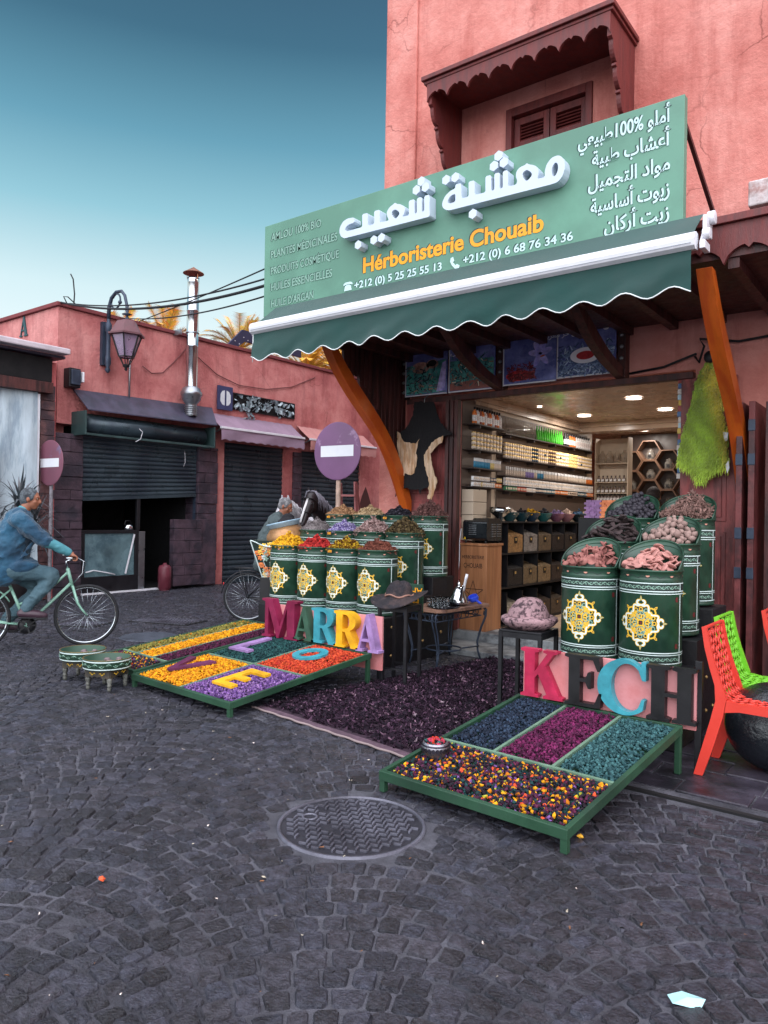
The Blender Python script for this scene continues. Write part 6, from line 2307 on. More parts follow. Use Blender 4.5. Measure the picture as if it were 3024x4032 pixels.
for k, (x, z) in enumerate(HC):
    b = MB()
    o_ = [(x + .205 * cos(q * pi / 3), z + .195 * sin(q * pi / 3)) for q in range(6)]
    i_ = [(x + .185 * cos(q * pi / 3), z + .176 * sin(q * pi / 3)) for q in range(6)]
    M = ysheet(13.1)
    for q in range(6):
        r2 = (q + 1) % 6
        b.prism([o_[q], o_[r2], i_[r2], i_[q]], 0, .22, M)
    part('cell', b, HW, hx)
    if k != 1:
        o = bpy.data.objects.new('storage_jar', jarm)
        COL.objects.link(o)
        o.location = (x, 13.0, z - .176)
        tag(o, 'glass storage jar standing in a cell of the honeycomb shelf', 'jar', 'storage jars in the honeycomb shelf')
b = MB()
b.box(-4.66, -3.5, 13.105, 13.15, .15, 3.0)
part('back_panel', b, BOARDM, hx)

# downlights in the ceiling
LAMP = mat('warm_lamp', (1.0, .92, .80), .5, 0, emis=9)
for k, (x, y, r_) in enumerate(((-3.12, 9.2, .11), (-3.08, 10.35, .11), (-4.25, 10.4, .11), (-4.42, 9.27, .04), (-4.1, 12.6, .11))):
    t = thing('ceiling_light', ('round ceiling light nearest the shop door', 'round ceiling light near the beam', 'round ceiling light over the long product shelf', 'tiny ceiling spot over the front of the long shelf', 'round ceiling light beyond the beam')[k], 'ceiling light', (x, y, 3.0), group='ceiling lights in the shop')
    b = MB()
    b.lathe([(0, 3.008), (r_ * .86, 3.008), (r_ * .86, 3.012)], 24, 0, Matrix.Translation((x, y, 0)))
    part('lamp', b, LAMP, t)
    b = MB()
    b.lathe([(r_ * .87, 3.004), (r_, 3.004), (r_ * 1.02, 3.016)], 24, 0, Matrix.Translation((x, y, 0)))
    part('ring', b, WHITE, t)
    if k != 3:
        la_ = bpy.data.lights.new('downlight', 'AREA')
        la_.shape = 'DISK'
        la_.size = .2
        la_.energy = 20
        la_.color = (1, .93, .86)
        lo_ = bpy.data.objects.new('downlight', la_)
        COL.objects.link(lo_)
        lo_.parent = t
        lo_.location = (0, 0, -.005)

# ------------------------------------------------------------------ hides on the doors
cow= [(-5.213, 2.902), (-4.934, 2.88), (-4.892, 2.747), (-4.83, 2.619), (-4.683, 2.501), (-4.65, 2.47), (-4.788, 2.451), (-4.914, 2.371), (-4.938, 2.303), (-5.017, 2.256), (-5.018, 2.139), (-4.99, 1.939), (-4.985, 1.864), (-5.088, 1.82), (-5.101, 1.753), (-5.129, 1.823), (-5.236, 1.828), (-5.34, 1.845), (-5.474, 1.73), (-5.482, 1.783), (-5.379, 1.928), (-5.323, 2.029), (-5.392, 2.15), (-5.445, 2.357), (-5.503, 2.549), (-5.407, 2.54), (-5.314, 2.59), (-5.253, 2.654), (-5.224, 2.771)]
cw1= [(-5.456, 2.546), (-5.413, 2.513), (-5.352, 2.421), (-5.226, 2.378), (-5.176, 2.434), (-5.22, 2.272), (-5.207, 2.145), (-5.244, 2.027), (-5.276, 2.002), (-5.323, 2.029), (-5.38, 1.945), (-5.409, 2.15), (-5.456, 2.358)]
cw2= [(-4.769, 2.457), (-4.783, 2.382), (-4.849, 2.362), (-4.917, 2.26), (-4.924, 2.17), (-4.861, 1.904), (-4.93, 1.703), (-4.986, 1.714), (-4.982, 1.905), (-5.018, 2.139), (-5.016, 2.239), (-4.923, 2.36), (-4.885, 2.416)]
def hide_mesh(poly, th, seed, res=.03, amp=.02):
    """a limp sheet cut to an outline: filled, subdivided and waved"""
    import bmesh
    me = curve_mesh([poly], .0, 0)
    bm = bmesh.new()
    bm.from_mesh(me)
    bmesh.ops.remove_doubles(bm, verts=bm.verts, dist=1e-5)
    for _ in range(3):
        ed = [e for e in bm.edges if e.calc_length() > res]
        if not ed: break
        bmesh.ops.subdivide_edges(bm, edges=ed, cuts=1)
        bmesh.ops.triangulate(bm, faces=bm.faces[:])
    vs = [(v.co.x, 0, v.co.y) for v in bm.verts]
    fs = [tuple(v.index for v in f.verts) for f in bm.faces]
    bm.free()
    bpy.data.meshes.remove(me)
    return vs, fs


def hide(mb, poly, y, amp, mi=0, th=.006, ph=0):
    vs, fs = hide_mesh(poly, th, 0)
    f = lambda x, z: amp * (sin(x * 11 + ph) * .5 + sin(z * 7 + x * 5 + ph) * .5)
    fr = [(x, y - th + f(x, z), z) for x, _, z in vs]
    mb.add(fr, fs, mi, True)
    mb.add([(a, b + th, c) for a, b, c in fr], [tuple(reversed(q)) for q in fs], mi, True)
    return fr


def ragged(poly, k):
    rg = random.Random(len(poly))
    out = []
    for i in range(len(poly)):
        a, c = poly[i], poly[(i + 1) % len(poly)]
        n = max(1, int(math.hypot(c[0] - a[0], c[1] - a[1]) / .03))
        out += [(a[0] + (c[0] - a[0]) * j / n + rg.uniform(-k, k), a[1] + (c[1] - a[1]) * j / n + rg.uniform(-k, k)) for j in range(n)]
    return out


cw1 = [(x + (.05 if x > -5.3 else 0), z) for x, z in cw1]
cw2 = [(x - (.035 if x < -4.9 and z > 1.95 else 0), z) for x, z in cw2]
ch = thing('cowhide', 'black and cream cowhide hung by the neck on the left door leaf', 'hide', (-5.1, 7.46, 1.7))
b = MB()
hide(b, ragged(cow, .012), 7.45, .018)
part('black_hair', b, mat('black_hair_hide', lin(18, 17, 21), .85, .3, 25, .5, 90, stretch=(3, 3, .6)), ch)
CREAMH = mat('cream_hair_hide', lin(206, 178, 150), .85, .25, 14, .4, 80, stretch=(3, 3, .6), col2=lin(176, 134, 96), c2scale=6)
for q in (cw1, cw2):
    b = MB()
    hide(b, ragged(q, .010), 7.438, .018)
    part('cream_patch', b, CREAMH, ch)
b = MB()
b.tube([(-5.07, 7.52, 2.97), (-5.07, 7.46, 2.93), (-5.07, 7.45, 2.88)], .006, 6)
part('hook', b, GREYM, ch)

sh = thing('sheepskin', 'yellow green dyed sheepskin hung on the right door leaf', 'hide', (-1.85, 7.45, 1.83))
so_ = [(-1.856, 3.029), (-1.782, 3.03), (-1.758, 2.906), (-1.715, 2.77), (-1.646, 2.643), (-1.70, 2.58), (-1.692, 2.458), (-1.64, 2.30), (-1.65, 2.205), (-1.64, 2.03), (-1.641, 1.98), (-1.759, 1.994), (-1.85, 1.967), (-1.862, 1.83), (-1.923, 1.83), (-1.916, 1.968), (-2.04, 2.001), (-2.113, 2.053), (-2.091, 2.223), (-2.01, 2.598), (-1.947, 2.831), (-1.90, 2.95)]
b = MB()
fr = hide(b, ragged(so_, .016), 7.50, .016)
part('skin', b, mat('dyed_hide_back', lin(128, 150, 56), .8, .2), sh)
vs, fs = hide_mesh(so_, 0, 0)
va, fa = np.array(fr), np.array(fs)
n = 46000
k = RNG.choice(len(fa), n, p=(lambda ar: ar / ar.sum())(np.linalg.norm(np.cross(va[fa[:, 1]] - va[fa[:, 0]], va[fa[:, 2]] - va[fa[:, 0]]), axis=1)))
w1_, w2_ = RNG.uniform(0, 1, n), RNG.uniform(0, 1, n)
fl_ = w1_ + w2_ > 1
w1_[fl_], w2_[fl_] = 1 - w1_[fl_], 1 - w2_[fl_]
P = va[fa[k, 0]] + (va[fa[k, 1]] - va[fa[k, 0]]) * w1_[:, None] + (va[fa[k, 2]] - va[fa[k, 0]]) * w2_[:, None]
lock = [(np.array([(-.045, 0, 0), (.045, 0, 0), (.04, -.5, -.4), (-.03, -.5, -.4), (.03, -.75, -.85), (.01, -.75, -.85)]), np.array([(0, 1, 2), (0, 2, 3), (3, 2, 4), (3, 4, 5)]))]
tone = .5 + .5 * np.sin(P[:, 0] * 23 + 2 * np.sin(P[:, 2] * 8)) * np.sin(P[:, 2] * 13 + P[:, 0] * 9) + RNG.normal(0, .22, n)
yel = np.clip((P[:, 0] + 1.84) * 9 + (P[:, 2] - 2.55) * 2.2 + RNG.normal(0, .25, n), 0, 1)
me = None
ax = RNG.uniform(-.9, .5, n)
az = RNG.uniform(-1.3, 1.3, n)
Rm = np.zeros((n, 3, 3))
cz_, sz_, cx_, sx_ = np.cos(az), np.sin(az), np.cos(ax), np.sin(ax)
Rm[:, 0, 0] = cz_; Rm[:, 0, 1] = -sz_ * .4; Rm[:, 0, 2] = sz_ * .5
Rm[:, 1, 0] = sz_; Rm[:, 1, 1] = cz_ * cx_; Rm[:, 1, 2] = -sx_
Rm[:, 2, 0] = 0; Rm[:, 2, 1] = sx_; Rm[:, 2, 2] = cx_
S = RNG.uniform(.03, .085, n)
v, f = lock[0]
W = np.einsum('nij,vj->nvi', Rm, v) * S[:, None, None] + P[:, None, :]
base = np.array(lin(196, 224, 84)) * (1 - yel[:, None]) + np.array(lin(232, 214, 80)) * yel[:, None]
base = base * np.clip(.72 + .4 * tone[:, None], .42, 1.25)
Cc = np.repeat(base, len(v), 0)
me = np_mesh('fleece', (W - np.array(WORLD_OF[sh.name])).reshape(-1, 3), (f[None] + (np.arange(n) * len(v))[:, None, None]).reshape(-1, 3), Cc)
put('fleece', me, mat('dyed_fleece', (1, 1, 1), .9, .15, 40, attr='col', col2=(.85, .85, .8), sheen=.3), sh)
b = MB()
b.sph((-1.815, 7.46, 3.06), (.055, .03, .06), 12, 8)
b.tube([(-1.815, 7.47, 3.1), (-1.81, 7.55, 3.16)], .01, 6)
part('black_tie', b, BLACK, sh)
b = MB()
hide(b, [(-1.66, 2.03), (-1.635, 2.07), (-1.625, 2.0), (-1.645, 1.95)], 7.46, .0)
hide(b, [(-1.69, 2.34), (-1.64, 2.33), (-1.648, 2.26), (-1.67, 2.25)], 7.46, .0)
part('pale_edge', b, WHITE, sh)

# ------------------------------------------------------------------ stools, hat, stone tajine, iron table
def stool(label, x, y, h, s, rz):
    t = thing('metal_stool', label, 'stool', (x, y, 0), rz, world_children=False)
    for sx in (-1, 1):
        for sy in (-1, 1):
            b = MB()
            b.box(sx * s - .014, sx * s + .014, sy * s - .014, sy * s + .014, 0, h)
            part('leg', b, BLACK, t)
    b = MB()
    for q in (-s, s):
        b.box(-s + .0145, s - .0145, q - .01, q + .01, h - .04, h - .001)
        b.box(q - .01, q + .01, -s + .0145, s - .0145, h - .04, h - .001)
    for q in (-s, s):
        b.box(-s + .0145, s - .0145, q - .008, q + .008, .12, .135)
    part('frame', b, BLACK, t)
    b = MB()
    b.box(-s - .013, s + .013, -s - .013, s + .013, h + .001, h + .016)
    part('top', b, BLACK, t, .003)


stool('black square metal stool carrying the dark hat beside the MARRA board', -3.97, 5.50, .68, .135, .12)
stool('black square metal stool carrying the pink stone tajine behind the KECH board', -2.50, 5.12, .655, .155, .05)
ht = thing('dark_hat', 'dark felt brimmed hat lying on the black stool in front of the barrels', 'hat', (-3.97, 5.48, .695), world_children=False)
b = MB()
b.lathe([(.0, .19), (.04, .188), (.085, .17), (.11, .13), (.118, .075), (.125, .055), (.2, .035), (.245, .045), (.25, .036), (.2, .018), (.12, .02), (.0, .02)], 40)
vs = []
for (x, y, z) in b.v:
    r = math.hypot(x, y)
    a = atan2(y, x)
    vs.append((x * 1.08, y, z + (.10 * (r / .25) ** 2 * (.55 * sin(a + .4) + .3 * sin(2 * a + 1)) if r > .11 else .012 * sin(3 * a) * (z > .05)) + .02))
b.v = vs
part('felt', b, mat('dark_felt', lin(36, 32, 38), .85, .4, 14, .9, 40, col2=lin(60, 48, 48), c2scale=8), ht)
b = MB()
b.tube([((.122 + .004 * sin(k)) * 1.08 * cos(k * pi / 20), (.122 + .004 * sin(k)) * sin(k * pi / 20), .085 + .01 * sin(k * .7)) for k in range(40)], .008, 6, 0, True)
part('hat_band', b, mat('ragged_band', lin(140, 104, 92), .9, .4, 30), ht)

STN = mat('mottled_pink_stone', lin(146, 116, 120), .8, .25, 8, .9, 26, col2=lin(64, 46, 52), c2scale=22, c2lo=.50, c2hi=.58)
tj = thing('stone_tajine', 'rough mottled pink stone tajine with domed lid on the right black stool', 'tajine', (-2.50, 5.12, .672), world_children=False)


def rough(b, amp, seed):
    rg = np.random.default_rng(seed)
    k = rg.uniform(8, 20, (6, 3))
    p = rg.uniform(0, 6, 6)
    b.v = [tuple(np.array(v) * (1 + amp * sum(sin(k[i] @ np.array(v) + p[i]) for i in range(6)) / 6 * 2)) for v in b.v]
    return b


b = MB()
b.lathe([(0, .0), (.14, .0), (.19, .03), (.215, .06), (.21, .085), (.18, .095), (.15, .09), (0, .085)], 40)
part('dish', rough(b, .05, 1), STN, tj)
b = MB()
b.lathe([(.155, .092), (.15, .12), (.125, .17), (.09, .215), (.065, .228), (.05, .232), (0, .225)], 40)
part('lid', rough(b, .03, 2), STN, tj)

it = thing('iron_table', 'small wrought iron table with scrolled legs and worn wooden top by the shop step', 'table', (-4.1, 6.45, 0))
b = MB()
b.prism([(-4.33, 6.06), (-3.93, 6.03), (-3.86, 6.10), (-3.80, 6.86), (-3.88, 6.93), (-4.30, 6.93)], .565, .595, None)
part('top', b, mat('worn_table_wood', lin(138, 104, 86), .6, .3, 6, .3, 40, stretch=(1, 5, 5), col2=lin(90, 64, 54)), it, .004)
LEGS = [((-3.95, 6.08), (0, -1)), ((-3.90, 6.86), (1, .3)), ((-4.30, 6.12), (-1, -.2)), ((-4.28, 6.86), (-.4, 1))]
for (x, y), (dx, dy) in LEGS:
    b = MB()
    for off in (-.022, .022):
        px, py = -dy * off, dx * off
        b.tube([(x + dx * d + px * (1 - q * .9), y + dy * d + py * (1 - q * .9), z) for d, z, q in ((.02, .56, 0), (.05, .53, 0), (.045, .46, .1), (.0, .34, .3), (-.035, .2, .6), (-.03, .1, .8), (.0, .0, 1))], .009, 6)
    b.tube([(x + dx * .03 + -dy * .03 * cos(a) * (1 - a / 9), y + dy * .03 + dx * .03 * cos(a) * (1 - a / 9), .49 + .03 * sin(a) * (1 - a / 9)) for a in [k * .5 for k in range(14)]], .006, 6)
    part('leg', b, IRON, it)
b = MB()
LP_ = [(-3.95, 6.08), (-3.90, 6.86), (-4.28, 6.86), (-4.30, 6.12)]
for k in range(4):
    p, q = LP_[k], LP_[(k + 1) % 4]
    b.tube([(p[0], p[1], .535), (q[0], q[1], .535)], .008, 6)
    b.tube([(p[0], p[1], .47), (q[0], q[1], .47)], .006, 6)
    for j in range(1, 6):
        t_ = j / 6
        mx_, my_ = p[0] + (q[0] - p[0]) * t_, p[1] + (q[1] - p[1]) * t_
        ux, uy = (q[0] - p[0]), (q[1] - p[1])
        l_ = math.hypot(ux, uy)
        b.tube([(mx_ + ux / l_ * .03 * cos(a), my_ + uy / l_ * .03 * cos(a), .503 + .028 * sin(a)) for a in [w * pi / 6 for w in range(12)]], .005, 5, 0, True)
    c0 = (-4.11, 6.47)
    b.tube([(p[0] + (c0[0] - p[0]) * .05, p[1] + (c0[1] - p[1]) * .05, .15), (c0[0] + .18 * cos(k * pi / 2 - .9), c0[1] + .18 * sin(k * pi / 2 - .9), .15)], .008, 6)
b.tube([(-4.11 + .18 * cos(k * pi / 12), 6.47 + .18 * sin(k * pi / 12), .15) for k in range(24)], .009, 6, 0, True)
part('frame', b, IRON, it)
TZ = .5952
tr = thing('serving_tray', 'dark oval serving tray with tea glasses on the iron table', 'tray', (-4.03, 6.33, TZ), .5, world_children=False)
b = MB()
b.lathe([(0, .002), (.19, .002), (.21, .012), (.215, .012), (.2, 0), (0, 0)], 40)
b.v = [(x * .75, y * 1.25, z) for x, y, z in b.v]
part('plate', b, mat('dark_metal_tray', lin(56, 54, 62), .25, .2, 8, metal=.8), tr)
GL = mat('tea_glass', lin(240, 244, 246), .02, .02, trans=1, ior=1.3)
gmesh = small('tea_glass', lambda b: b.lathe([(0, .003), (.022, .003), (.026, .075), (.028, .09), (.026, .09), (.024, .074), (.02, .01), (0, .01)], 16), [GL])
rg = random.Random(6)
for k in range(14):
    o = bpy.data.objects.new('tea_glass', gmesh)
    COL.objects.link(o)
    o.location = (-4.11 + (k % 3) * .058 + rg.uniform(-.006, .006), 6.17 + (k // 3) * .058 + rg.uniform(-.006, .006), TZ + .003)
    tag(o, 'small clear tea glass standing on the dark tray on the iron table', 'glass', 'tea glasses on the iron table')
tp = thing('teapot', 'shiny silver Moroccan teapot on the iron table behind the tea glasses', 'teapot', (-3.97, 6.52, TZ + .013), world_children=False)
SIL = mat('bright_silver', lin(206, 210, 214), .12, .06, 12, .06, 60, metal=1)
b = MB()
b.lathe([(0, 0), (.085, 0), (.098, .012), (.10, .03), (.085, .08), (.06, .13), (.052, .14)], 32)
part('body', b, SIL, tp)
b = MB()
b.lathe([(.055, .14), (.05, .15), (.03, .175), (.012, .185), (.016, .195), (.018, .21), (.008, .225), (0, .23)], 24)
part('lid', b, SIL, tp)
b = MB()
b.tube([(.05, -.06, .05), (.085, -.10, .08), (.10, -.115, .13), (.125, -.14, .19), (.15, -.165, .21)], [.02, .017, .012, .009, .011], 10)
part('spout', b, SIL, tp)
b = MB()
b.tube([(-.03, .045, .13), (-.06, .085, .19), (-.09, .12, .19), (-.11, .14, .12), (-.075, .09, .04)], [.008, .009, .009, .009, .008], 10)
part('handle', b, SIL, tp)
b = MB()
b.tube([(.035, .03, .125), (.06, .01, .2), (.085, -.01, .26), (.11, -.03, .31)], [.012, .014, .015, .015], 8)
part('folded_napkin', b, WHITE, tp)
sc = thing('blue_scoop', 'blue plastic scoop lying on the iron table behind the teapot', 'scoop', (-3.95, 6.80, TZ + .001), world_children=False)
b = MB()
b.lathe([(0, .0), (.04, 0), (.05, .02), (.045, .055), (.04, .055), (.042, .02), (0, .008)], 20, 0, Matrix.Rotation(.5, 4, 'X'))
b.v = [(x, y * 1.4, z + .03) for x, y, z in b.v]
b.bar((.03, -.02, .04), (.12, -.08, .015), .025, .014)
part('scoop', b, mat('blue_plastic', lin(48, 76, 196), .35, .1), sc, .002)

# ------------------------------------------------------------------ plastic chairs and the black pouf
def chair(label, x, y, col, nm, rz=0, front=True):
    """moulded lattice chair: faces local +x"""
    t = thing('plastic_chair', label, 'chair', (x, y, 0), rz, 'plastic lattice chairs', world_children=False)
    mt = mat('chair_plastic_' + nm, lin(*col), .38, .08, 4, .05, 60, coat=.1)
    W2 = .205
    # centre line of the shell: from the top of the back down, round the bend and along the seat
    prof = [(-.10, .87), (-.075, .75), (-.045, .62), (-.02, .52), (.0, .475), (.035, .452), (.10, .446), (.25, .448), (.38, .452), (.43, .445)]
    ln = [0]
    for i in range(1, len(prof)):
        ln.append(ln[-1] + math.hypot(prof[i][0] - prof[i - 1][0], prof[i][1] - prof[i - 1][1]))
    X_ = lambda s: (float(np.interp(s, ln, [p[0] for p in prof])), float(np.interp(s, ln, [p[1] for p in prof])))
    Ltot = ln[-1]
    b = MB()
    rg = random.Random(3)
    nu, nv = 7, 17
    gx = {}
    for i in range(-1, nu + 2):
        for j in range(-1, nv + 2):
            gx[(i, j)] = (((i + (.5 if j % 2 else 0)) / nu - .5) * 2 * (W2 - .022) + rg.uniform(-.009, .009), (j / nv) * (Ltot - .05) + .025 + rg.uniform(-.01, .01))

    def to3(u, s, off=0):
        a, c = X_(max(0, min(Ltot, s)))
        a2, c2 = X_(max(0, min(Ltot, s + .01)))
        a1, c1 = X_(max(0, min(Ltot, s - .01)))
        tx, tz = a2 - a1, c2 - c1
        l_ = math.hypot(tx, tz) or 1
        return (a + tz / l_ * -off * -1, u, c - tx / l_ * off * -1)
    cl = lambda p: (max(-W2 + .02, min(W2 - .02, p[0])), max(.02, min(Ltot - .03, p[1])))
    for i in range(-1, nu + 1):
        for j in range(0, nv):
            o0 = gx[(i, j)]
            o1 = gx[(i + (1 if j % 2 else 0), j + 1)] if j < nv else o0
            o2 = gx[(i - (0 if j % 2 else 1), j + 1)] if (i - (0 if j % 2 else 1), j + 1) in gx else o0
            o3 = gx[(i + 1, j)]
            for q in (o1, o2) + ((o3,) if rg.random() < .45 else ()):
                p, q = cl(o0), cl(q)
                if math.hypot(p[0] - q[0], p[1] - q[1]) < .015: continue
                mid = ((p[0] + q[0]) / 2, (p[1] + q[1]) / 2)
                b.tube([to3(*p), to3(*mid), to3(*q)], .005, 5)
    part('lattice', b, mt, t)
    for sy in (-1, 1):
        b = MB()
        # side rail: the flat edge of the back running on into the rear leg
        back = [(-.112, .875), (-.095, .76), (-.065, .64), (-.035, .54), (-.03, .45), (-.055, .34), (-.10, .17), (-.145, .0)]
        frontl = [(-.085, .875), (-.062, .76), (-.03, .64), (.005, .54), (.03, .47), (.012, .36), (-.04, .17), (-.095, .0)]
        b.prism(back + frontl[::-1], -.014, .014, Matrix(((1, 0, 0, 0), (0, 0, 1, sy * W2), (0, 1, 0, 0), (0, 0, 0, 1))))
        part('rear_leg', b, mt, t, .004)
        b = MB()
        b.prism([(.031, .462), (.10, .452), (.44, .455), (.455, .44), (.44, .40), (.10, .405), (.02, .39)], -.013, .013, Matrix(((1, 0, 0, 0), (0, 0, 1, sy * W2), (0, 1, 0, 0), (0, 0, 0, 1))))
        part('seat_rail', b, mt, t, .004)
        b = MB()
        b.prism([(.40, .398), (.452, .398), (.475, 0), (.445, 0)], -.013, .013, Matrix(((1, 0, 0, 0), (0, 0, 1, sy * W2), (0, 1, 0, 0), (0, 0, 0, 1))))
        part('front_leg', b, mt, t, .004)
    b = MB()
    b.bar((-.098, -W2 + .015, .868), (-.098, W2 - .015, .868), .022, .016)
    b.bar((.445, -W2 + .014, .43), (.445, W2 - .014, .43), .02, .05)
    part('cross_rail', b, mt, t, .004)
    return t


chair('orange red moulded lattice chair nearest the KECH board', -1.04, 4.86, (206, 60, 48), 'red')
chair('lime green moulded lattice chair standing behind the first red one', -1.10, 5.40, (112, 188, 44), 'green')
chair('orange red lattice chair cut off by the right edge of the photo', -.93, 6.02, (206, 60, 48), 'red')
pf = thing('pouf', 'large round black glossy pouf under the red chair at the right edge', 'pouf', (-.82, 5.02, 0), world_children=False)
b = MB()
b.sph((0, 0, .265), (.275, .275, .262), 60, 40)
rg = np.random.default_rng(4)
kk = rg.normal(size=(14, 3)) * 26
pp = rg.uniform(0, 6, 14)
b.v = [(x * (1 + .012 * f_), y * (1 + .012 * f_), max(0.001, z * (1 + .008 * f_))) for (x, y, z) in b.v for f_ in [sum(abs(sin(kk[i] @ np.array((x, y, z)) + pp[i])) for i in range(14)) / 7 - 1.2]]
part('cover', b, mat('black_glossy_vinyl', lin(20, 24, 30), .16, .2, 5, .5, 30, spec=.8), pf)

# ------------------------------------------------------------------ low painted tables with green pans
WDG = mat('dark_painted_wood', lin(52, 50, 46), .6, .3, 10, .15, 50, col2=lin(70, 60, 48))


def low_table(label, lab2, x, y, rz):
    t = thing('low_table', label, 'table', (x, y, 0), rz, 'low painted tables', world_children=False)
    for sx in (-1, 1):
        for sy in (-1, 1):
            b = MB()
            b.lathe([(0, 0), (.014, 0), (.018, .025), (.013, .035), (.02, .042), (.02, .05), (.015, .056), (.023, .085), (.021, .105), (.014, .112), (.021, .12), (.021, .14), (0, .14)], 12, 0, Matrix.Translation((sx * .105, sy * .105, 0)))
            part('leg', b, mat('grey_turned_wood', lin(104, 104, 98), .6, .25, 20, col2=lin(60, 60, 56), c2scale=18), t)
    ap = [(-.12, .165), (-.12, .115), (-.10, .10), (-.07, .115), (-.05, .105), (-.03, .12), (0, .11), (.03, .12), (.05, .105), (.07, .115), (.10, .10), (.12, .115), (.12, .165)]
    for k in range(4):
        b = MB()
        M = Matrix.Rotation(k * pi / 2, 4, 'Z') @ ysheet(-.113)
        b.prism(ap, 0, .014, M)
        for sg in (-1, 1):
            b.tube([M @ Vector((sg * (.02 + .055 * q), .138 + .010 * sin(q * 9), .0155)) for q in [w * .1 for w in range(11)]], .0035, 4, 1)
        part('apron', b, [WDG, BGO], t)
    b = MB()
    b.box(-.125, .125, -.125, .125, .1655, .174)
    part('top', b, WDG, t)
    p = thing('green_pan', lab2, 'pan', (x, y, .1745), rz, 'round green pans on low tables', world_children=False)
    b = MB()
    b.lathe([(0, 0), (.185, 0), (.192, .004), (.194, .08), (.197, .083), (.197, .087), (.19, .087), (.188, .01), (0, .008)], 48)
    b.lathe([(.1938, .008), (.1945, .016)], 48, 1)
    b.lathe([(.1948, .068), (.1956, .078)], 48, 1)
    for k in range(22):
        a = 2 * pi * k / 22
        sg = 1 if k % 2 else -1
        b.tube([(.1955 * cos(a + q * .11), .1955 * sin(a + q * .11), .042 + sg * .014 * sin(pi * (q + 1) / 2)) for q in [-1 + w * .2 for w in range(11)]], .0024, 4, 2)
        b.tube([(.1957 * cos(a + .035 * cos(w)), .1957 * sin(a + .035 * cos(w)), .042 + sg * .004 + .008 * sin(w)) for w in [q * .6 for q in range(8)]], .002, 4, 2)
    b.lathe([(.197, .0872), (.195, .0895), (.190, .0872)], 48, 3)
    part('pan', b, [mat('pan_green_enamel', lin(44, 70, 56), .45, .15, 5), BWH, BPG, mat('gold_rim', lin(150, 120, 70), .4, .1, 10, metal=.7)], p)
    for k in range(4):
        v, f = lumps(1, .2, (1, .8, .5))[0]
        me = np_mesh('pumice_stone', v * .035, f, None, True)
        me.materials.append(mat('grey_pumice', lin(112, 98, 100), .9, .2, 30, .4, 60))
        o = bpy.data.objects.new('pumice_stone', me)
        COL.objects.link(o)
        o.location = (x + .07 * cos(k * 1.7), y + .06 * sin(k * 1.7) + .06, .1745 + .052)
        tag(o, 'grey lump of pumice lying in the %s green pan' % ('left' if x < -6 else 'right'), 'pumice', 'pumice stones in the %s green pan' % ('left' if x < -6 else 'right'))


low_table('low dark painted table under the left and farther green pan', 'round green pan with pale scroll border, left of the two', -6.16, 3.69, .5)
low_table('low dark painted table under the right and nearer green pan', 'round green pan with pale scroll border, right of the two', -5.67, 3.62, .35)

# ------------------------------------------------------------------ painted planter with the copper pot
pl = thing('painted_planter', 'tapered wooden planter painted with orange flowers left of the barrels', 'planter', (-6.31, 6.16, .76), .65, world_children=False)
b = MB()


def taper(b, w0, w1, h, mi=0):
    v = [(-w0, -w0, 0), (w0, -w0, 0), (w0, w0, 0), (-w0, w0, 0), (-w1, -w1, h), (w1, -w1, h), (w1, w1, h), (-w1, w1, h)]
    b.add(v, [(0, 1, 5, 4), (1, 2, 6, 5), (2, 3, 7, 6), (3, 0, 4, 7), (3, 2, 1, 0)], mi)


taper(b, .10, .225, .43)
part('box', b, mat('planter_dark_green', lin(36, 54, 50), .5, .1, 6), pl, .004)
b = MB()
for a in (-1, 1):
    b.bar((a * .098, -.104, .003), (a * .222, -.228, .43), .012, .006, 0, (0, -1, 0))
b.bar((-.1, -.1055, .008), (.1, -.1055, .008), .006, .012)
b.tube([(-.22 + .44 * k / 16, -.2285, .43 - .07 * sin(pi * k / 16) ** 1.4) for k in range(17)], .007, 5)
part('white_edge', b, BWH, pl)
FLO = [mat('flower_orange', lin(206, 110, 40), .5, .2, 20), BCR, BWH, BPG, BGO]
b = MB()
rg = random.Random(2)


def face_pt(u, z):
    """front face of the planter"""
    w_ = .10 + .125 * z / .43
    return Vector((u * w_, -w_ - .0015, z))


for k in range(64):
    u, z = rg.uniform(-.85, .85), rg.uniform(.02, .39)
    mi = rg.choice((0, 0, 1, 2, 3, 4))
    for q in range(6):
        a = q * pi / 3 + k
        c0 = face_pt(u + .10 * cos(a), z + .018 * sin(a))
        b.prism([(.020 * cos(w), .011 * sin(w)) for w in [j * pi / 4 for j in range(8)]], 0, .0012 + .0003 * (k % 9),
                Matrix.Translation(c0) @ Matrix.Rotation(pi / 2 - .29, 4, 'X') @ Matrix.Rotation(a, 4, 'Z'), mi)
for sg in (-1, 1):
    b.tube([face_pt(sg * (.08 + .42 * sin(q * pi)), .05 + .30 * q) for q in [w / 14 for w in range(15)]], .0045, 5, 2)
part('flower_painting', b, FLO, pl)
ps_ = MB()
ps_.box(-.12, .12, -.12, .12, 0, .76)
o = put('plinth', ps_.mesh('plinth'), BLACK, None, (-6.31, 6.16, 0), .005, rot=(0, 0, .65))
tag(o, 'black plinth under the flower painted planter', 'plinth')
pt = thing('copper_pot', 'big bellied copper coloured pot with pale blue rim sitting in the painted planter', 'pot', (-6.12, 6.27, 1.0), world_children=False)
b = MB()
b.lathe([(0, 0), (.08, .0), (.16, .07), (.215, .15), (.235, .22), (.225, .29), (.18, .345), (.15, .365)], 40)
part('body', b, mat('burnished_copper', lin(176, 132, 90), .35, .25, 4, .1, 30, col2=lin(128, 90, 60), metal=.45), pt)
b = MB()
b.lathe([(.155, .355), (.175, .36), (.19, .40), (.205, .41), (.20, .42), (.17, .415), (.16, .38), (.14, .35)], 40)
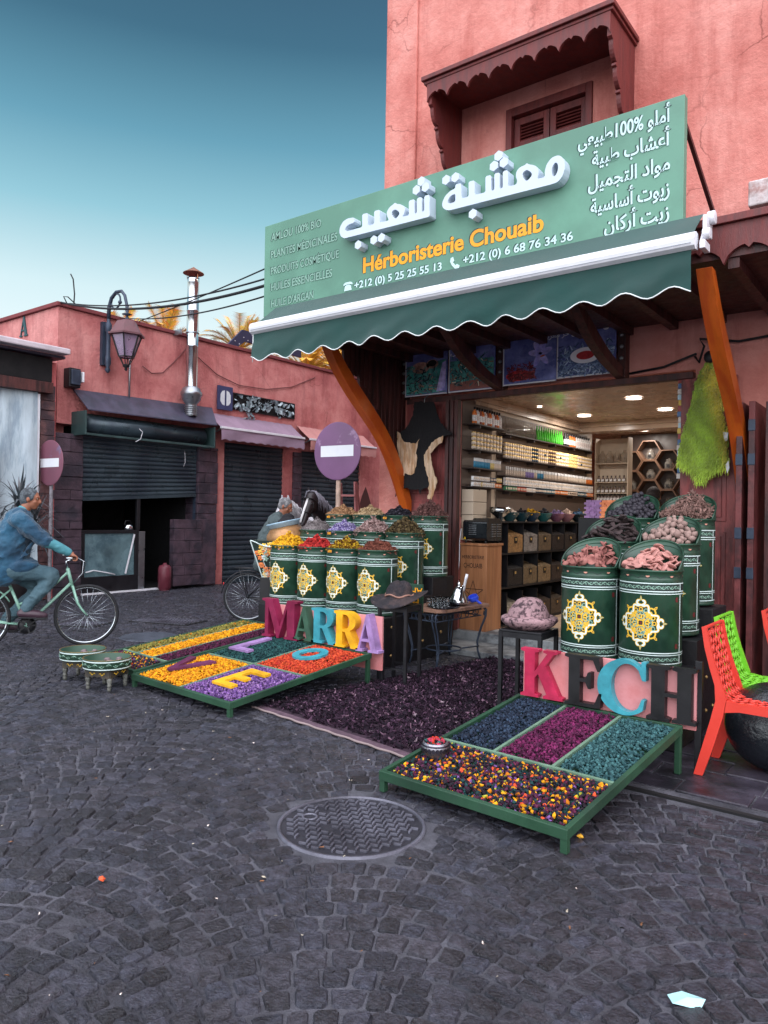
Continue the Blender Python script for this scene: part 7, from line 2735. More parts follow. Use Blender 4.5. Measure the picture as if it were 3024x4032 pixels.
part('rim', b, mat('pale_blue_rim', lin(150, 178, 196), .4, .15, 10), pt)
b = MB()
b.sph((0, 0, .36), (.15, .15, .10), 24, 12)
b.sph((.05, .02, .43), (.08, .07, .05), 16, 10)
part('dark_cloth', rough(b, .05, 5), mat('black_cloth', lin(24, 22, 28), .9, .3, 10), pt)
pt.rotation_euler = (.0, -.22, .64)

# ------------------------------------------------------------------ no entry signs
def no_entry(label, x, y, zc, r, pole_to, col, ptop=0.0, pcol=None):
    t = thing('traffic_sign', label, 'traffic sign', (x, y, 0), .06, world_children=False)
    b = MB()
    b.lathe([(0, .006), (r - .012, .006), (r, .001), (r, -.004), (0, -.006)], 56, 0, Matrix.Translation((0, -.035, zc)) @ Matrix.Rotation(pi / 2, 4, 'X'))
    part('disc', b, col, t)
    b = MB()
    b.box(-r * .70, r * .70, -.0435, -.0415, zc - r * .19, zc + r * .19)
    part('white_bar', b, mat('sign_white', lin(222, 224, 230), .45, .05, 8), t)
    b = MB()
    b.lathe([(.03, 0), (.03, zc + r * .7)], 14)
    part('pole', b, pcol or GREYM, t)


def scuffed(name, col, col2):
    return mat(name, col, .55, .12, 3, .05, 60, col2=col2, c2scale=5, c2lo=.60, c2hi=.66)


no_entry('faded purple round no entry sign beside the left barrels', -5.92, 6.87, 2.275, .355, 0, scuffed('faded_purple_sign', lin(122, 86, 122), lin(156, 124, 156)), pcol=mat('pale_peeling_pole', lin(176, 150, 136), .7, .3, 20))
no_entry('faded red round no entry sign in front of the dark stone pier', -11.72, 6.40, 2.27, .375, 0, scuffed('faded_red_sign', lin(122, 76, 92), lin(112, 96, 124)), pcol=mat('weathered_pole', lin(120, 116, 122), .6, .3, 20))

# small things by the lane shops
gc = thing('gas_cylinder', 'maroon gas cylinder leaning by the planked door across the lane', 'gas cylinder', (-11.95, 8.82, .0), world_children=False)
b = MB()
b.lathe([(.10, .02), (.125, .04), (.125, .42), (.10, .47), (.04, .49), (.03, .52), (0, .52)], 24)
b.lathe([(.10, 0), (.10, .03)], 20)
part('body', b, mat('maroon_steel', lin(96, 40, 52), .45, .2, 8), gc)
kt = thing('kettle', 'small silver kettle on the glazed counter across the lane', 'kettle', (-12.25, 8.2, 1.151), world_children=False)
b = MB()
b.lathe([(0, 0), (.09, 0), (.10, .02), (.09, .08), (.05, .11), (0, .12)], 20)
part('body', b, SIL, kt)
b = MB()
b.tube([(0, -.08, .09), (0, -.05, .17), (0, .05, .17), (0, .08, .09)], .008, 6)
part('handle', b, BLACK, kt)
ac = MB()
ac.box(-1.46, -.9, 7.25, 7.69, 4.33, 4.56)
tag(obj('air_unit', ac, mat('grubby_white', lin(196, 186, 186), .6, .3, 9, .2, 30, col2=lin(150, 120, 116), c2scale=5), bevel=.015), 'white air conditioning unit on the portico roof at the right edge', 'air conditioner')
b = MB()
b.tube([(-2.0, 7.66, 3.12), (-1.95, 7.62, 3.05), (-1.9, 7.6, 3.2), (-1.95, 7.62, 3.28), (-1.6, 7.66, 3.22), (-1.2, 7.66, 3.25), (-.9, 7.66, 3.3)], .012, 6)
b.tube([(-2.65, 7.67, 3.02), (-2.3, 7.66, 3.05), (-1.98, 7.63, 3.14)], .012, 6)
b.tube([(-1.13, 7.66, 2.6), (-1.13, 7.66, 3.2), (-1.2, 7.66, 3.45)], .018, 6)
tag(obj('wall_cable', b, CABLE), 'bundle of black cables tacked along the pink wall over the sheepskin', 'cable')

# litter
b = MB()
b.add([(-.10, -.05, .012), (.06, -.065, .004), (.11, .0, .02), (.09, .055, .004), (-.02, .05, .022), (-.11, .04, .006), (0, -.01, .026)], [(0, 1, 6), (1, 2, 6), (2, 3, 6), (3, 4, 6), (4, 5, 6), (5, 0, 6)])
o = put('paper_scrap', b.mesh('paper_scrap'), mat('pale_blue_paper', lin(160, 204, 208), .7, .06, 10), None, (-.63, 2.435, .0), rot=(0, 0, .5))
o.scale = (.5, .55, .8)
tag(o, 'crumpled pale blue paper scrap on the setts at the lower right', 'paper')
for k, (x, y, c3, lb) in enumerate(((-2.71, 1.72, (214, 84, 44), 'single orange petal on the setts left of the foreground'), (-1.36, 3.36, (232, 170, 50), 'single yellow petal beside the front corner of the KECH tray'), (-3.4, 1.55, (196, 180, 160), 'pale crumb on the setts far left of the foreground'))):
    v, f = BUD[k]
    me = np_mesh('fallen_petal', v * .018, f)
    me.materials.append(mat('fallen_petal_%d' % k, lin(*c3), .7))
    o = put('fallen_petal', me, [], None, (x, y, .012))
    tag(o, lb, 'petal')
n = 260
P = np.stack([RNG.uniform(-4.5, 1, n), RNG.uniform(1.0, 5, n), np.full(n, .005)], 1)
P[:, 0] -= P[:, 1] * .4
P = P[~((P[:, 0] > -2.6) & (P[:, 1] > 3.0))]
lt = put('litter_specks', scatter('litter_specks', FL, P, (.003, .011), [(lin(190, 180, 160), 3), (lin(120, 84, 60), 2), (lin(214, 200, 190), 1), (lin(20, 18, 20), 3)], tilt=.4), SPICE)
tag(lt, 'tiny bits of straw and paper scattered over the setts', 'litter', kind='stuff')

# painted green panel with yellow writing hanging upside down, and yellow price tags on five barrels
pn = MB()
pn.box(-4.09, -3.90, 5.76, 5.775, .60, .86)
tx = MB()
for t_, z, h in (('AFF', .755, .07), ('FF', .655, .07)):
    mesh_into(tx, text_mesh(t_, h * 1.4, .0012, .001, 'CENTER', ysheet(5.7595) @ Matrix.Translation((-3.985, z + h, 0)) @ Matrix.Rotation(pi, 4, 'Z')))
pnt = thing('notice_board', 'small dark green board with yellow writing standing upside down behind the dark hat', 'board', (-3.995, 5.77, .6))
part('panel', pn, BGRN, pnt, .002)
part('lettering', tx, MATS['golden_yellow_acrylic'], pnt)
for o in [q for q in bpy.data.objects if q.get('category') == 'barrel']:
    for key, tx_ in (('tan chopped', '400'), ('glossy black', '450'), ('purple lav', '500'), ('yellow and brown', '600')):
        if key in o['label']:
            q = MB()
            q.box(-.075, -.005, -BR - .012, -BR - .0085, .606, .640)
            mesh_into(q, text_mesh(tx_, .036, .001, .0008, 'CENTER', ysheet(-BR - .0122) @ Matrix.Translation((-.04, .612, 0))), 1)
            put('price_tag', q.mesh('price_tag'), [BDK, MATS['golden_yellow_acrylic']], o)
ld = thing('step_ladder', 'pinkish wooden step ladder standing behind the purple traffic sign', 'ladder', (-6.9, 8.2, 0), .3, world_children=False)
LWD = mat('pinkish_ladder_wood', lin(150, 92, 92), .7, .25, 8, .2, 40)
for sx in (-1, 1):
    b = MB()
    b.bar((sx * .13, 0, 1.98), (sx * .24, -.05, 0), .05, .03)
    b.bar((sx * .12, .04, 1.96), (sx * .2, .5, 0), .04, .03)
    part('rail', b, LWD, ld)
for k in range(6):
    b = MB()
    z = .28 + k * .3
    b.box(-.24 + .055 * z, .24 - .055 * z, -.1 + .025 * z, .0 + .025 * z, z - .015, z + .015)
    part('step', b, LWD, ld)
pkt = thing('packet_strip', 'hanging strip of small coloured packets on the right side of the shop doorway', 'packets', (-2.13, 7.66, 1.9), world_children=False)
rg = random.Random(21)
for k in range(18):
    b = MB()
    z = .02 + k * .056
    b.box(-.022 + rg.uniform(-.006, .006), .022 + rg.uniform(-.006, .006), -.012, 0, z, z + .05)
    part('packet', b, mat('strip_packet_%d' % (k % 5), lin(*((206, 196, 190), (60, 100, 150), (150, 50, 50), (214, 180, 70), (170, 200, 214))[k % 5]), .4, .1, 20), pkt)

# ------------------------------------------------------------------ bicycles, people, horses
def rs(pts, rr, n):
    """resample a joint chain and its radii smoothly"""
    P = np.array(pts, float)
    r = np.array(rr, float)
    t = np.concatenate([[0], np.cumsum(np.linalg.norm(np.diff(P, axis=0), axis=1))])
    q = np.linspace(0, t[-1], n)
    out = np.stack([np.interp(q, t, P[:, k]) for k in range(3)], 1)
    ro = np.interp(q, t, r)
    for _ in range(2):
        out[1:-1] = (out[:-2] + 2 * out[1:-1] + out[2:]) / 4
    return [tuple(p) for p in out], list(ro)


def limb(b, pts, rr, n=14, seg=12, flat=1.0):
    p, r = rs(pts, rr, n)
    b.tube(p, r, seg, 0, flat=flat)
    b.sph(p[0], r[0] * .98, 10, 6)
    b.sph(p[-1], r[-1] * .98, 10, 6)


def blob(name, b, mt, parent, voxel=.010, it=6):
    """fuse overlapping tapered volumes into one continuous skin"""
    o = put(name, b.mesh(name), mt, parent)
    r = o.modifiers.new('fuse', 'REMESH')
    r.mode = 'VOXEL'
    r.voxel_size = voxel
    r.use_smooth_shade = True
    s = o.modifiers.new('soften', 'SMOOTH')
    s.iterations = it
    s.factor = .5
    return o


def crease(o, k):
    tx = bpy.data.textures.get('creases') or bpy.data.textures.new('creases', 'CLOUDS')
    tx.noise_scale = .11
    tx.noise_depth = 3
    d = o.modifiers.new('creases', 'DISPLACE')
    d.texture = tx
    d.strength = k
    d.mid_level = .5
    return o


def head(b, hb, C, fwd, up, s=1.0):
    """skull, jaw, nose, brow, ears into b; hair cap into hb. C centre of the skull"""
    f = Vector(fwd).normalized()
    u = (Vector(up) - f * Vector(up).dot(f)).normalized()
    l = u.cross(f)
    M = Matrix(((f.x, l.x, u.x, C[0]), (f.y, l.y, u.y, C[1]), (f.z, l.z, u.z, C[2]), (0, 0, 0, 1))) @ Matrix.Scale(s, 4)
    b.sph((0, 0, .02), (.092, .074, .092), 18, 12, 0, M)
    b.sph((.028, 0, -.045), (.066, .058, .066), 16, 10, 0, M)
    b.sph((.050, 0, -.088), (.036, .036, .026), 12, 8, 0, M)
    b.tube([M @ Vector(p) for p in ((.086, 0, .016), (.104, 0, -.012), (.108, 0, -.030), (.094, 0, -.040))], [.011, .014, .0155, .010], 8)
    b.tube([M @ Vector(p) for p in ((.070, -.05, .022), (.088, -.022, .028), (.090, 0, .026), (.088, .022, .028), (.070, .05, .022))], [.010, .012, .011, .012, .010], 8)
    b.tube([M @ Vector(p) for p in ((.082, -.02, -.062), (.090, 0, -.060), (.082, .02, -.062))], [.007, .009, .007], 8)
    for sg in (-1, 1):
        b.sph((-.004, sg * .078, -.014), (.018, .008, .030), 10, 8, 0, M)
        b.sph((.055, sg * .04, -.03), (.028, .022, .026), 10, 8, 0, M)
    if hb is not None:
        hb.sph((-.012, 0, .034), (.094, .081, .090), 20, 14, 0, M)
        hb.sph((-.040, 0, -.014), (.066, .077, .062), 16, 10, 0, M)
        for sg in (-1, 1):
            hb.sph((.02, sg * .068, .015), (.026, .013, .04), 10, 8, 0, M)
    return M


def fingers(b, W, grip, ax, fw, dn, sg):
    """palm behind a bar and four fingers with a thumb closed round it. W wrist, grip centre of the bar, ax along the bar"""
    W, G, ax, fw, dn = map(Vector, (W, grip, ax, fw, dn))
    P = G - fw * .028 - dn * .022
    limb(b, [W, W.lerp(P, .6), P], [.026, .030, .024], 8, 10)
    for k, (o_, L_) in enumerate(((-.032, .9), (-.011, 1.0), (.011, .96), (.032, .8))):
        c = G + ax * o_
        pts = [P + ax * o_ * .9, c - dn * .030 + fw * .006, c + fw * .028 * L_ - dn * .012, c + fw * .028 * L_ + dn * .012, c + fw * .008 + dn * .028 * L_, c - fw * .012 + dn * .024 * L_]
        limb(b, pts, [.012, .0105, .0098, .0092, .0086, .0078], 14, 8)
    t0 = P - ax * sg * .03
    limb(b, [t0, t0 + dn * .022 - ax * sg * .004, G - ax * sg * .036 + dn * .026 - fw * .008, G - ax * sg * .022 + dn * .03 + fw * .012], [.014, .0125, .0105, .009], 10, 8)


def wheel(t, name, cx, cz, rim_mt, R_=.34):
    w = MB()
    w.tube([(cx + R_ * .945 * cos(a), 0, cz + R_ * .945 * sin(a)) for a in [k * pi / 28 for k in range(56)]], R_ * .056, 10, 0, True)
    wo = put(name, w.mesh('wheel'), mat('tyre_rubber', lin(24, 25, 29), .75, .15, 20), t)
    w = MB()
    w.tube([(cx + R_ * .895 * cos(a), 0, cz + R_ * .895 * sin(a)) for a in [k * pi / 28 for k in range(56)]], .0095, 8, 0, True)
    put('rim', w.mesh('rim'), rim_mt, wo)
    w = MB()
    for k in range(28):
        a = 2 * pi * k / 28
        a2 = a + (.9 if k % 4 < 2 else -.9)
        y = .03 if k % 2 else -.03
        w.tube([(cx + .02 * cos(a2), y, cz + .02 * sin(a2)), (cx + R_ * .88 * cos(a), 0, cz + R_ * .88 * sin(a))], .0016, 4)
    w.tube([(cx, -.05, cz), (cx, .05, cz)], .014, 10)
    put('spokes', w.mesh('spokes'), mat('bright_spokes', lin(190, 198, 204), .25, .05, metal=.9), wo)
    return wo


def bicycle(label, loc, rz, frame_mt, rim_mt, rack=False):
    t = thing('bicycle', label, 'bicycle', loc, rz, world_children=False)
    wheel(t, 'wheel', 0, .34, rim_mt)
    wheel(t, 'wheel', -1.09, .34, rim_mt)
    b = MB()
    bb, st, ht_, hb = (-.60, 0, .26), (-.775, 0, .70), (-.205, 0, .86), (-.155, 0, .66)
    b.tube([ht_, hb], .019, 12)
    b.tube([(-.165, 0, .70), bb], .016, 12)
    b.tube([(-.20, 0, .82), (-.42, 0, .60), (-.70, 0, .47)], .013, 10)
    b.tube([bb, st], .016, 12)
    for sg in (-1, 1):
        b.tube([(-.60, sg * .03, .26), (-1.09, sg * .055, .34)], .010, 8)
        b.tube([(-.755, sg * .02, .65), (-1.09, sg * .055, .34)], .009, 8)
    b.tube([(-.60, -.05, .26), (-.60, .05, .26)], .024, 12)
    put('frame', b.mesh('frame'), frame_mt, t)
    b = MB()
    for sg in (-1, 1):
        b.tube([(-.150, sg * .035, .655), (-.10, sg * .05, .48), (-.05, sg * .05, .40), (0, sg * .05, .34)], [.014, .013, .011, .009], 8)
    b.tube([(-.150, -.045, .655), (-.150, .045, .655)], .016, 8)
    put('fork', b.mesh('fork'), frame_mt, t)
    chrome = MATS['polished_steel']
    b = MB()
    b.tube([ht_, (-.22, 0, .94), (-.17, 0, .955)], .012, 8)
    b.tube([(-.33, -.27, .985), (-.24, -.285, .99), (-.15, -.27, .985), (-.125, -.20, .97), (-.16, 0, .955), (-.125, .20, .97), (-.15, .27, .985), (-.24, .285, .99), (-.33, .27, .985)][1:-1], .011, 8)
    put('handlebar', b.mesh('handlebar'), chrome, t)
    for sg in (-1, 1):
        b = MB()
        b.tube([(-.115, sg * .17, .975), (-.075, sg * .22, .955), (-.06, sg * .27, .95)], .005, 6)
        b.tube([(-.10, sg * .16, .97), (-.03, sg * .14, .93), (-.05, sg * .05, .80), (-.14, sg * .03, .70)], .003, 5)
        put('brake_lever', b.mesh('brake_lever'), chrome, t)
    b = MB()
    b.sph((-.80, 0, .775), (.13, .075, .028), 18, 10)
    b.sph((-.89, 0, .785), (.07, .10, .034), 16, 10)
    b.sph((-.70, 0, .772), (.07, .03, .022), 14, 8)
    b.tube([st, (-.80, 0, .76)], .012, 8)
    put('saddle', b.mesh('saddle'), mat('brown_saddle', lin(84, 52, 38), .5, .2), t)
    b = MB()
    M = Matrix.Translation((-.60, -.055, .26)) @ Matrix.Rotation(pi / 2, 4, 'X')
    b.lathe([(.085, -.003), (.092, -.003), (.092, .003), (.085, .003), (.085, -.003)], 40, 0, M)
    b.lathe([(.03, -.002), (.088, -.002), (.088, .002), (.03, .002)], 40, 0, Matrix.Translation((-.60, -.050, .26)) @ Matrix.Rotation(pi / 2, 4, 'X'))
    for k in range(5):
        a = 2 * pi * k / 5
        b.bar(M @ Vector((.015 * cos(a), .015 * sin(a), 0)), M @ Vector((.087 * cos(a), .087 * sin(a), 0)), .018, .004, 0, (0, 1, 0))
    b.tube([(-.60, -.056, .352), (-1.09, -.056, .375)], .004, 5)
    b.tube([(-.60, -.056, .168), (-1.09, -.056, .305)], .004, 5)
    put('chainring', b.mesh('chainring'), MATS['black_paint'], t)
    for sg, (px, pz) in ((-1, (-.47, .34)), (1, (-.73, .18))):
        b = MB()
        b.bar((-.60, sg * .075, .26), (px, sg * .085, pz), .014, .024, 0, (0, 1, 0))
        c_ = put('crank', b.mesh('crank'), MATS['black_paint'], t)
        b = MB()
        b.box(px - .045, px + .045, sg * .13 - .045, sg * .13 + .045, pz - .012, pz + .012)
        put('pedal', b.mesh('pedal'), MATS['black_paint'], c_, bevel=.003)
    b = MB()
    for k in range(2):
        a0 = (1.0, 2.2)[k]
    b.tube([(-1.09 + .365 * cos(a), 0, .34 + .365 * sin(a)) for a in [.5 + k * .14 for k in range(19)]], .022, 8, flat=.4)
    put('mudguard', b.mesh('mudguard'), frame_mt, t)
    if rack:
        b = MB()
        for y in (-.06, 0, .06):
            b.tube([(-.80, y, .74), (-1.28, y, .74)], .006, 6)
        for x in (-.85, -1.05, -1.27):
            b.tube([(x, -.06, .74), (x, .06, .74)], .006, 6)
        for sg in (-1, 1):
            b.tube([(-1.09, sg * .07, .34), (-1.2, sg * .065, .73)], .006, 6)
        put('rack', b.mesh('rack'), MATS['black_paint'], t)
        b = MB()
        b.lathe([(0, 0), (.02, 0), (.02, .01), (0, .012)], 12, 0, Matrix.Translation((-1.42, 0, .52)) @ Matrix.Rotation(-pi / 2, 4, 'Y'))
        put('reflector', b.mesh('reflector'), mat('red_reflector', lin(190, 40, 40), .2), t)
    return t


def cyclist(label, loc, rz, jacket, sleeve, trousers, shoe, skin, hair, tag_='', pitch=0):
    t = thing('person', label, 'person', loc, rz, world_children=False)
    S = 1
    hip, chest, neck = Vector((-.79, 0, .88)), Vector((-.715, 0, 1.22)), Vector((-.655, 0, 1.45))
    HC_ = Vector((-.592, 0, 1.615 - .03 * pitch))
    b, hb = MB(), MB()
    limb(b, [hip, (-.775, 0, 1.02), chest, (-.68, 0, 1.36)], [.15, .145, .16, .12], 16, 16)
    limb(b, [(-.665, 0, 1.42), (-.645, 0, 1.49), (-.61, 0, 1.56)], [.062, .055, .055], 8, 14)
    M = head(b, hb, HC_, (1, -.22, -.10 - pitch), (.12 + pitch, 0, 1))
    arms = {}
    for sg in (-1, 1):
        sh_, el, wr = (-.685, sg * .185, 1.385), (-.435, sg * .27, 1.16), (-.20, sg * .262, 1.045)
        arms[sg] = (sh_, el, wr)
        limb(b, [sh_, el, wr], [.055, .042, .028], 16, 12)
        fingers(b, wr, (-.155, sg * .262, .985), (0, 1, 0), (.92, 0, -.38), (-.30, 0, -.95), sg)
    legs = {-1: ((-.77, -.10, .86), (-.335, -.125, .80), (-.615, -.115, .46), (-.66, -.12, .405), (-.43, -.125, .37)),
            1: ((-.77, .10, .86), (-.46, .125, .64), (-.79, .115, .32), (-.84, .12, .25), (-.61, .125, .21))}
    for sg, (h_, k_, a_, he, to) in legs.items():
        limb(b, [h_, k_, a_], [.085, .06, .042], 18, 12)
        limb(b, [Vector(he).lerp(Vector(to), .25), a_], [.022, .03], 6, 10)
    blob('body', b, skin, t, .0085, 4)
    blob('hair', hb, hair, t, .010, 3)
    e = MB()
    for sg in (-1, 1):
        e.sph((.076, sg * .030, .008), (.009, .012, .007), 10, 8, 0, M)
        e.sph((.082, sg * .030, .008), (.0045, .006, .005), 8, 6, 1, M)
    put('eyes', e.mesh('eyes'), [mat('eye_white', lin(190, 186, 180), .3), BLACK], t)
    # long jacket falling over the saddle
    j = MB()
    limb(j, [(-.80, 0, .92), (-.785, 0, 1.05), (-.735, 0, 1.22), (-.69, 0, 1.37)], [.195, .195, .20, .15], 18, 20)
    j.sph((-.70, 0, 1.37), (.12, .21, .085), 18, 12)
    j.sph((-.77, 0, 1.10), (.20, .21, .26), 20, 14)
    j.sph((-.80, 0, .86), (.215, .20, .16), 20, 14)
    for sg in (-1, 1):
        j.sph((-.66, sg * .13, .90), (.17, .10, .09), 14, 10)
        j.sph((-.86, sg * .11, .80), (.15, .09, .12), 14, 10)
        sh_, el, wr = arms[sg]
        limb(j, [(-.70, sg * .12, 1.38), sh_, (-.56, sg * .235, 1.27), el], [.10, .098, .088, .076], 16, 14)
    limb(j, [(-.655, 0, 1.43), (-.645, 0, 1.455)], [.078, .07], 4, 14)
    # folds
    for k, (x, z, a) in enumerate(((-.62, 1.02, .5), (-.66, .94, .3), (-.70, 1.12, .8), (-.88, 1.0, -.3), (-.60, 1.10, .9))):
        for sg in (-1, 1):
            j.tube([(x - .1 * cos(a) , sg * .185, z - .1 * sin(a)), (x, sg * .198, z), (x + .1 * cos(a), sg * .165, z + .1 * sin(a))], [.012, .018, .010], 8)
    crease(blob('jacket', j, jacket, t, .011, 5), .06)
    s_ = MB()
    for sg in (-1, 1):
        sh_, el, wr = arms[sg]
        E_ = Vector(el)
        W_ = Vector(wr)
        limb(s_, [E_.lerp(Vector(sh_), .12), E_, E_.lerp(W_, .3), E_.lerp(W_, .6), E_.lerp(W_, .93)], [.064, .066, .056, .052, .044], 14, 12)
        s_.tube([E_.lerp(W_, .35) + Vector((0, -.05, -.02)), E_.lerp(W_, .5) + Vector((0, -.05, .01))], .012, 6)
    limb(s_, [(-.675, 0, 1.435), (-.66, 0, 1.475), (-.655, 0, 1.485)], [.07, .072, .066], 6, 16)
    crease(blob('shirt', s_, sleeve, t, .010, 3), .02)
    p_ = MB()
    for sg, (h_, k_, a_, he, to) in legs.items():
        A_ = Vector(a_)
        limb(p_, [h_, Vector(h_).lerp(Vector(k_), .5), k_, Vector(k_).lerp(A_, .4), Vector(k_).lerp(A_, .8), A_], [.11, .098, .082, .074, .066, .062], 24, 14)
        k0 = Vector(k_)
        for q in (.2, .45, .7):
            c = k0.lerp(A_, q)
            p_.tube([c + Vector((-.05, -.055, .03)), c + Vector((.01, -.072, 0)), c + Vector((.06, -.04, -.03))], .010, 6)
    p_.sph((-.79, 0, .86), (.15, .165, .12), 16, 12)
    crease(blob('trousers', p_, trousers, t, .011, 4), .04)
    for sg, (h_, k_, a_, he, to) in legs.items():
        q = MB()
        he, to, A_ = Vector(he), Vector(to), Vector(a_)
        limb(q, [he + Vector((0, 0, -.005)), he.lerp(to, .35), he.lerp(to, .75), to], [.044, .048, .047, .034], 12, 12)
        limb(q, [A_ + Vector((-.005, 0, .0)), he + Vector((.02, 0, .02))], [.044, .042], 5, 12)
        blob('shoe', q, shoe, t, .008, 3)
        q = MB()
        q.bar(he + Vector((-.03, 0, -.047)), to + Vector((.03, 0, -.03)), .075, .014)
        put('sole', q.mesh('sole'), MATS['black_paint'], t, bevel=.004)
    return t


SKIN = mat('tanned_skin', lin(142, 92, 70), .55, .12, 12, .05, 90, col2=lin(140, 86, 64))
HGR = mat('short_grey_hair', lin(84, 92, 98), .85, .5, 50, .6, 90, col2=lin(50, 54, 60), c2scale=20)
MINT = mat('pale_mint_frame', lin(132, 174, 156), .35, .12, 6, coat=.3)
BRZ = atan2(.90031, .43524)
bicycle('pale mint green bicycle ridden by the man in blue', (-7.61, 4.594, 0), BRZ, MINT, MATS['polished_steel'])
cyclist('man in dark blue jacket riding the mint green bicycle past the low tables', (-7.61, 4.594, 0), BRZ,
        mat('petrol_blue_cloth', lin(30, 74, 98), .9, .2, 5, .4, 60, col2=lin(22, 58, 82), sheen=.2), mat('turquoise_shirt', lin(70, 128, 138), .85, .12, 8, .2, 120),
        mat('grey_green_trousers', lin(74, 100, 110), .9, .2, 6, .4, 50, col2=lin(60, 84, 94)), mat('oxblood_leather', lin(62, 44, 54), .35, .2, 10), SKIN, HGR)
BLKB = mat('black_bike_enamel', lin(24, 25, 30), .35, .1, 6, coat=.3)
H2 = atan2(.62, .80)
bx, by = -7.73 + .80 * 1.09, 7.07 + .62 * 1.09
bicycle('black city bicycle with rear rack standing behind the left petal tray', (bx, by, 0), H2, BLKB, MATS['galvanised_steel'], True)
cyclist('grey haired man in dark green jacket bent forward on the black bicycle', (bx, by, 0), H2,
        mat('moss_grey_cloth', lin(70, 82, 84), .9, .15, 5, .25, 160), mat('dark_sleeve', lin(60, 70, 72), .9, .12, 8), mat('black_trousers', lin(32, 36, 42), .9, .15, 6),
        mat('black_leather', lin(26, 24, 26), .4, .2, 10), SKIN, mat('silver_hair', lin(128, 128, 130), .85, .5, 50, .6, 90, col2=lin(90, 88, 92), c2scale=20), pitch=.35)

# shop keeper among the shelves
pk = thing('person', 'dark haired person in white and red shirt inside the shop behind the black dried limes', 'person', (-2.72, 8.75, .15), 1.9, world_children=False)
b, hb, j = MB(), MB(), MB()
limb(b, [(0, 0, .95), (0, 0, 1.2), (0, 0, 1.42)], [.14, .15, .10], 10, 14)
limb(b, [(0, 0, 1.42), (.02, 0, 1.56)], [.055, .053], 5, 12)
head(b, hb, Vector((.04, 0, 1.62)), (1, 0, -.5), (.4, 0, 1))
for sg in (-1, 1):
    limb(b, [(0, sg * .18, 1.38), (.05, sg * .24, 1.1), (.22, sg * .2, .98)], [.05, .04, .028], 12, 10)
    for q in range(5):
        limb(b, [(.22, sg * .2 + (q - 2) * .014, .975), (.27, sg * .2 + (q - 2) * .018, .965), (.30, sg * .2 + (q - 2) * .018, .94)], [.010, .009, .007], 6, 6)
    limb(b, [(0, sg * .09, .9), (.01, sg * .1, .48), (0, sg * .1, .06)], [.085, .06, .042], 14, 12)
    limb(b, [(-.03, sg * .1, .04), (.14, sg * .11, .03)], [.04, .03], 6, 10)
blob('body', b, SKIN, pk, .011, 4)
blob('hair', hb, mat('dark_brown_hair', lin(38, 28, 28), .8, .3, 40, .5, 80), pk, .010, 3)
limb(j, [(0, 0, .9), (0, 0, 1.15), (0, 0, 1.38)], [.17, .175, .13], 12, 16)
for sg in (-1, 1):
    limb(j, [(0, sg * .13, 1.38), (0, sg * .19, 1.37), (.04, sg * .235, 1.15)], [.085, .08, .065], 10, 12)
blob('shirt', j, mat('white_red_shirt', lin(206, 196, 192), .85, .15, 8, col2=lin(176, 60, 48), c2scale=3, c2lo=.58, c2hi=.6), pk, .011, 4)
j = MB()
for sg in (-1, 1):
    limb(j, [(0, sg * .09, .92), (.01, sg * .1, .48), (0, sg * .1, .10)], [.105, .085, .07], 14, 12)
blob('trousers', j, mat('dark_jeans', lin(40, 44, 56), .9, .15), pk, .012, 4)


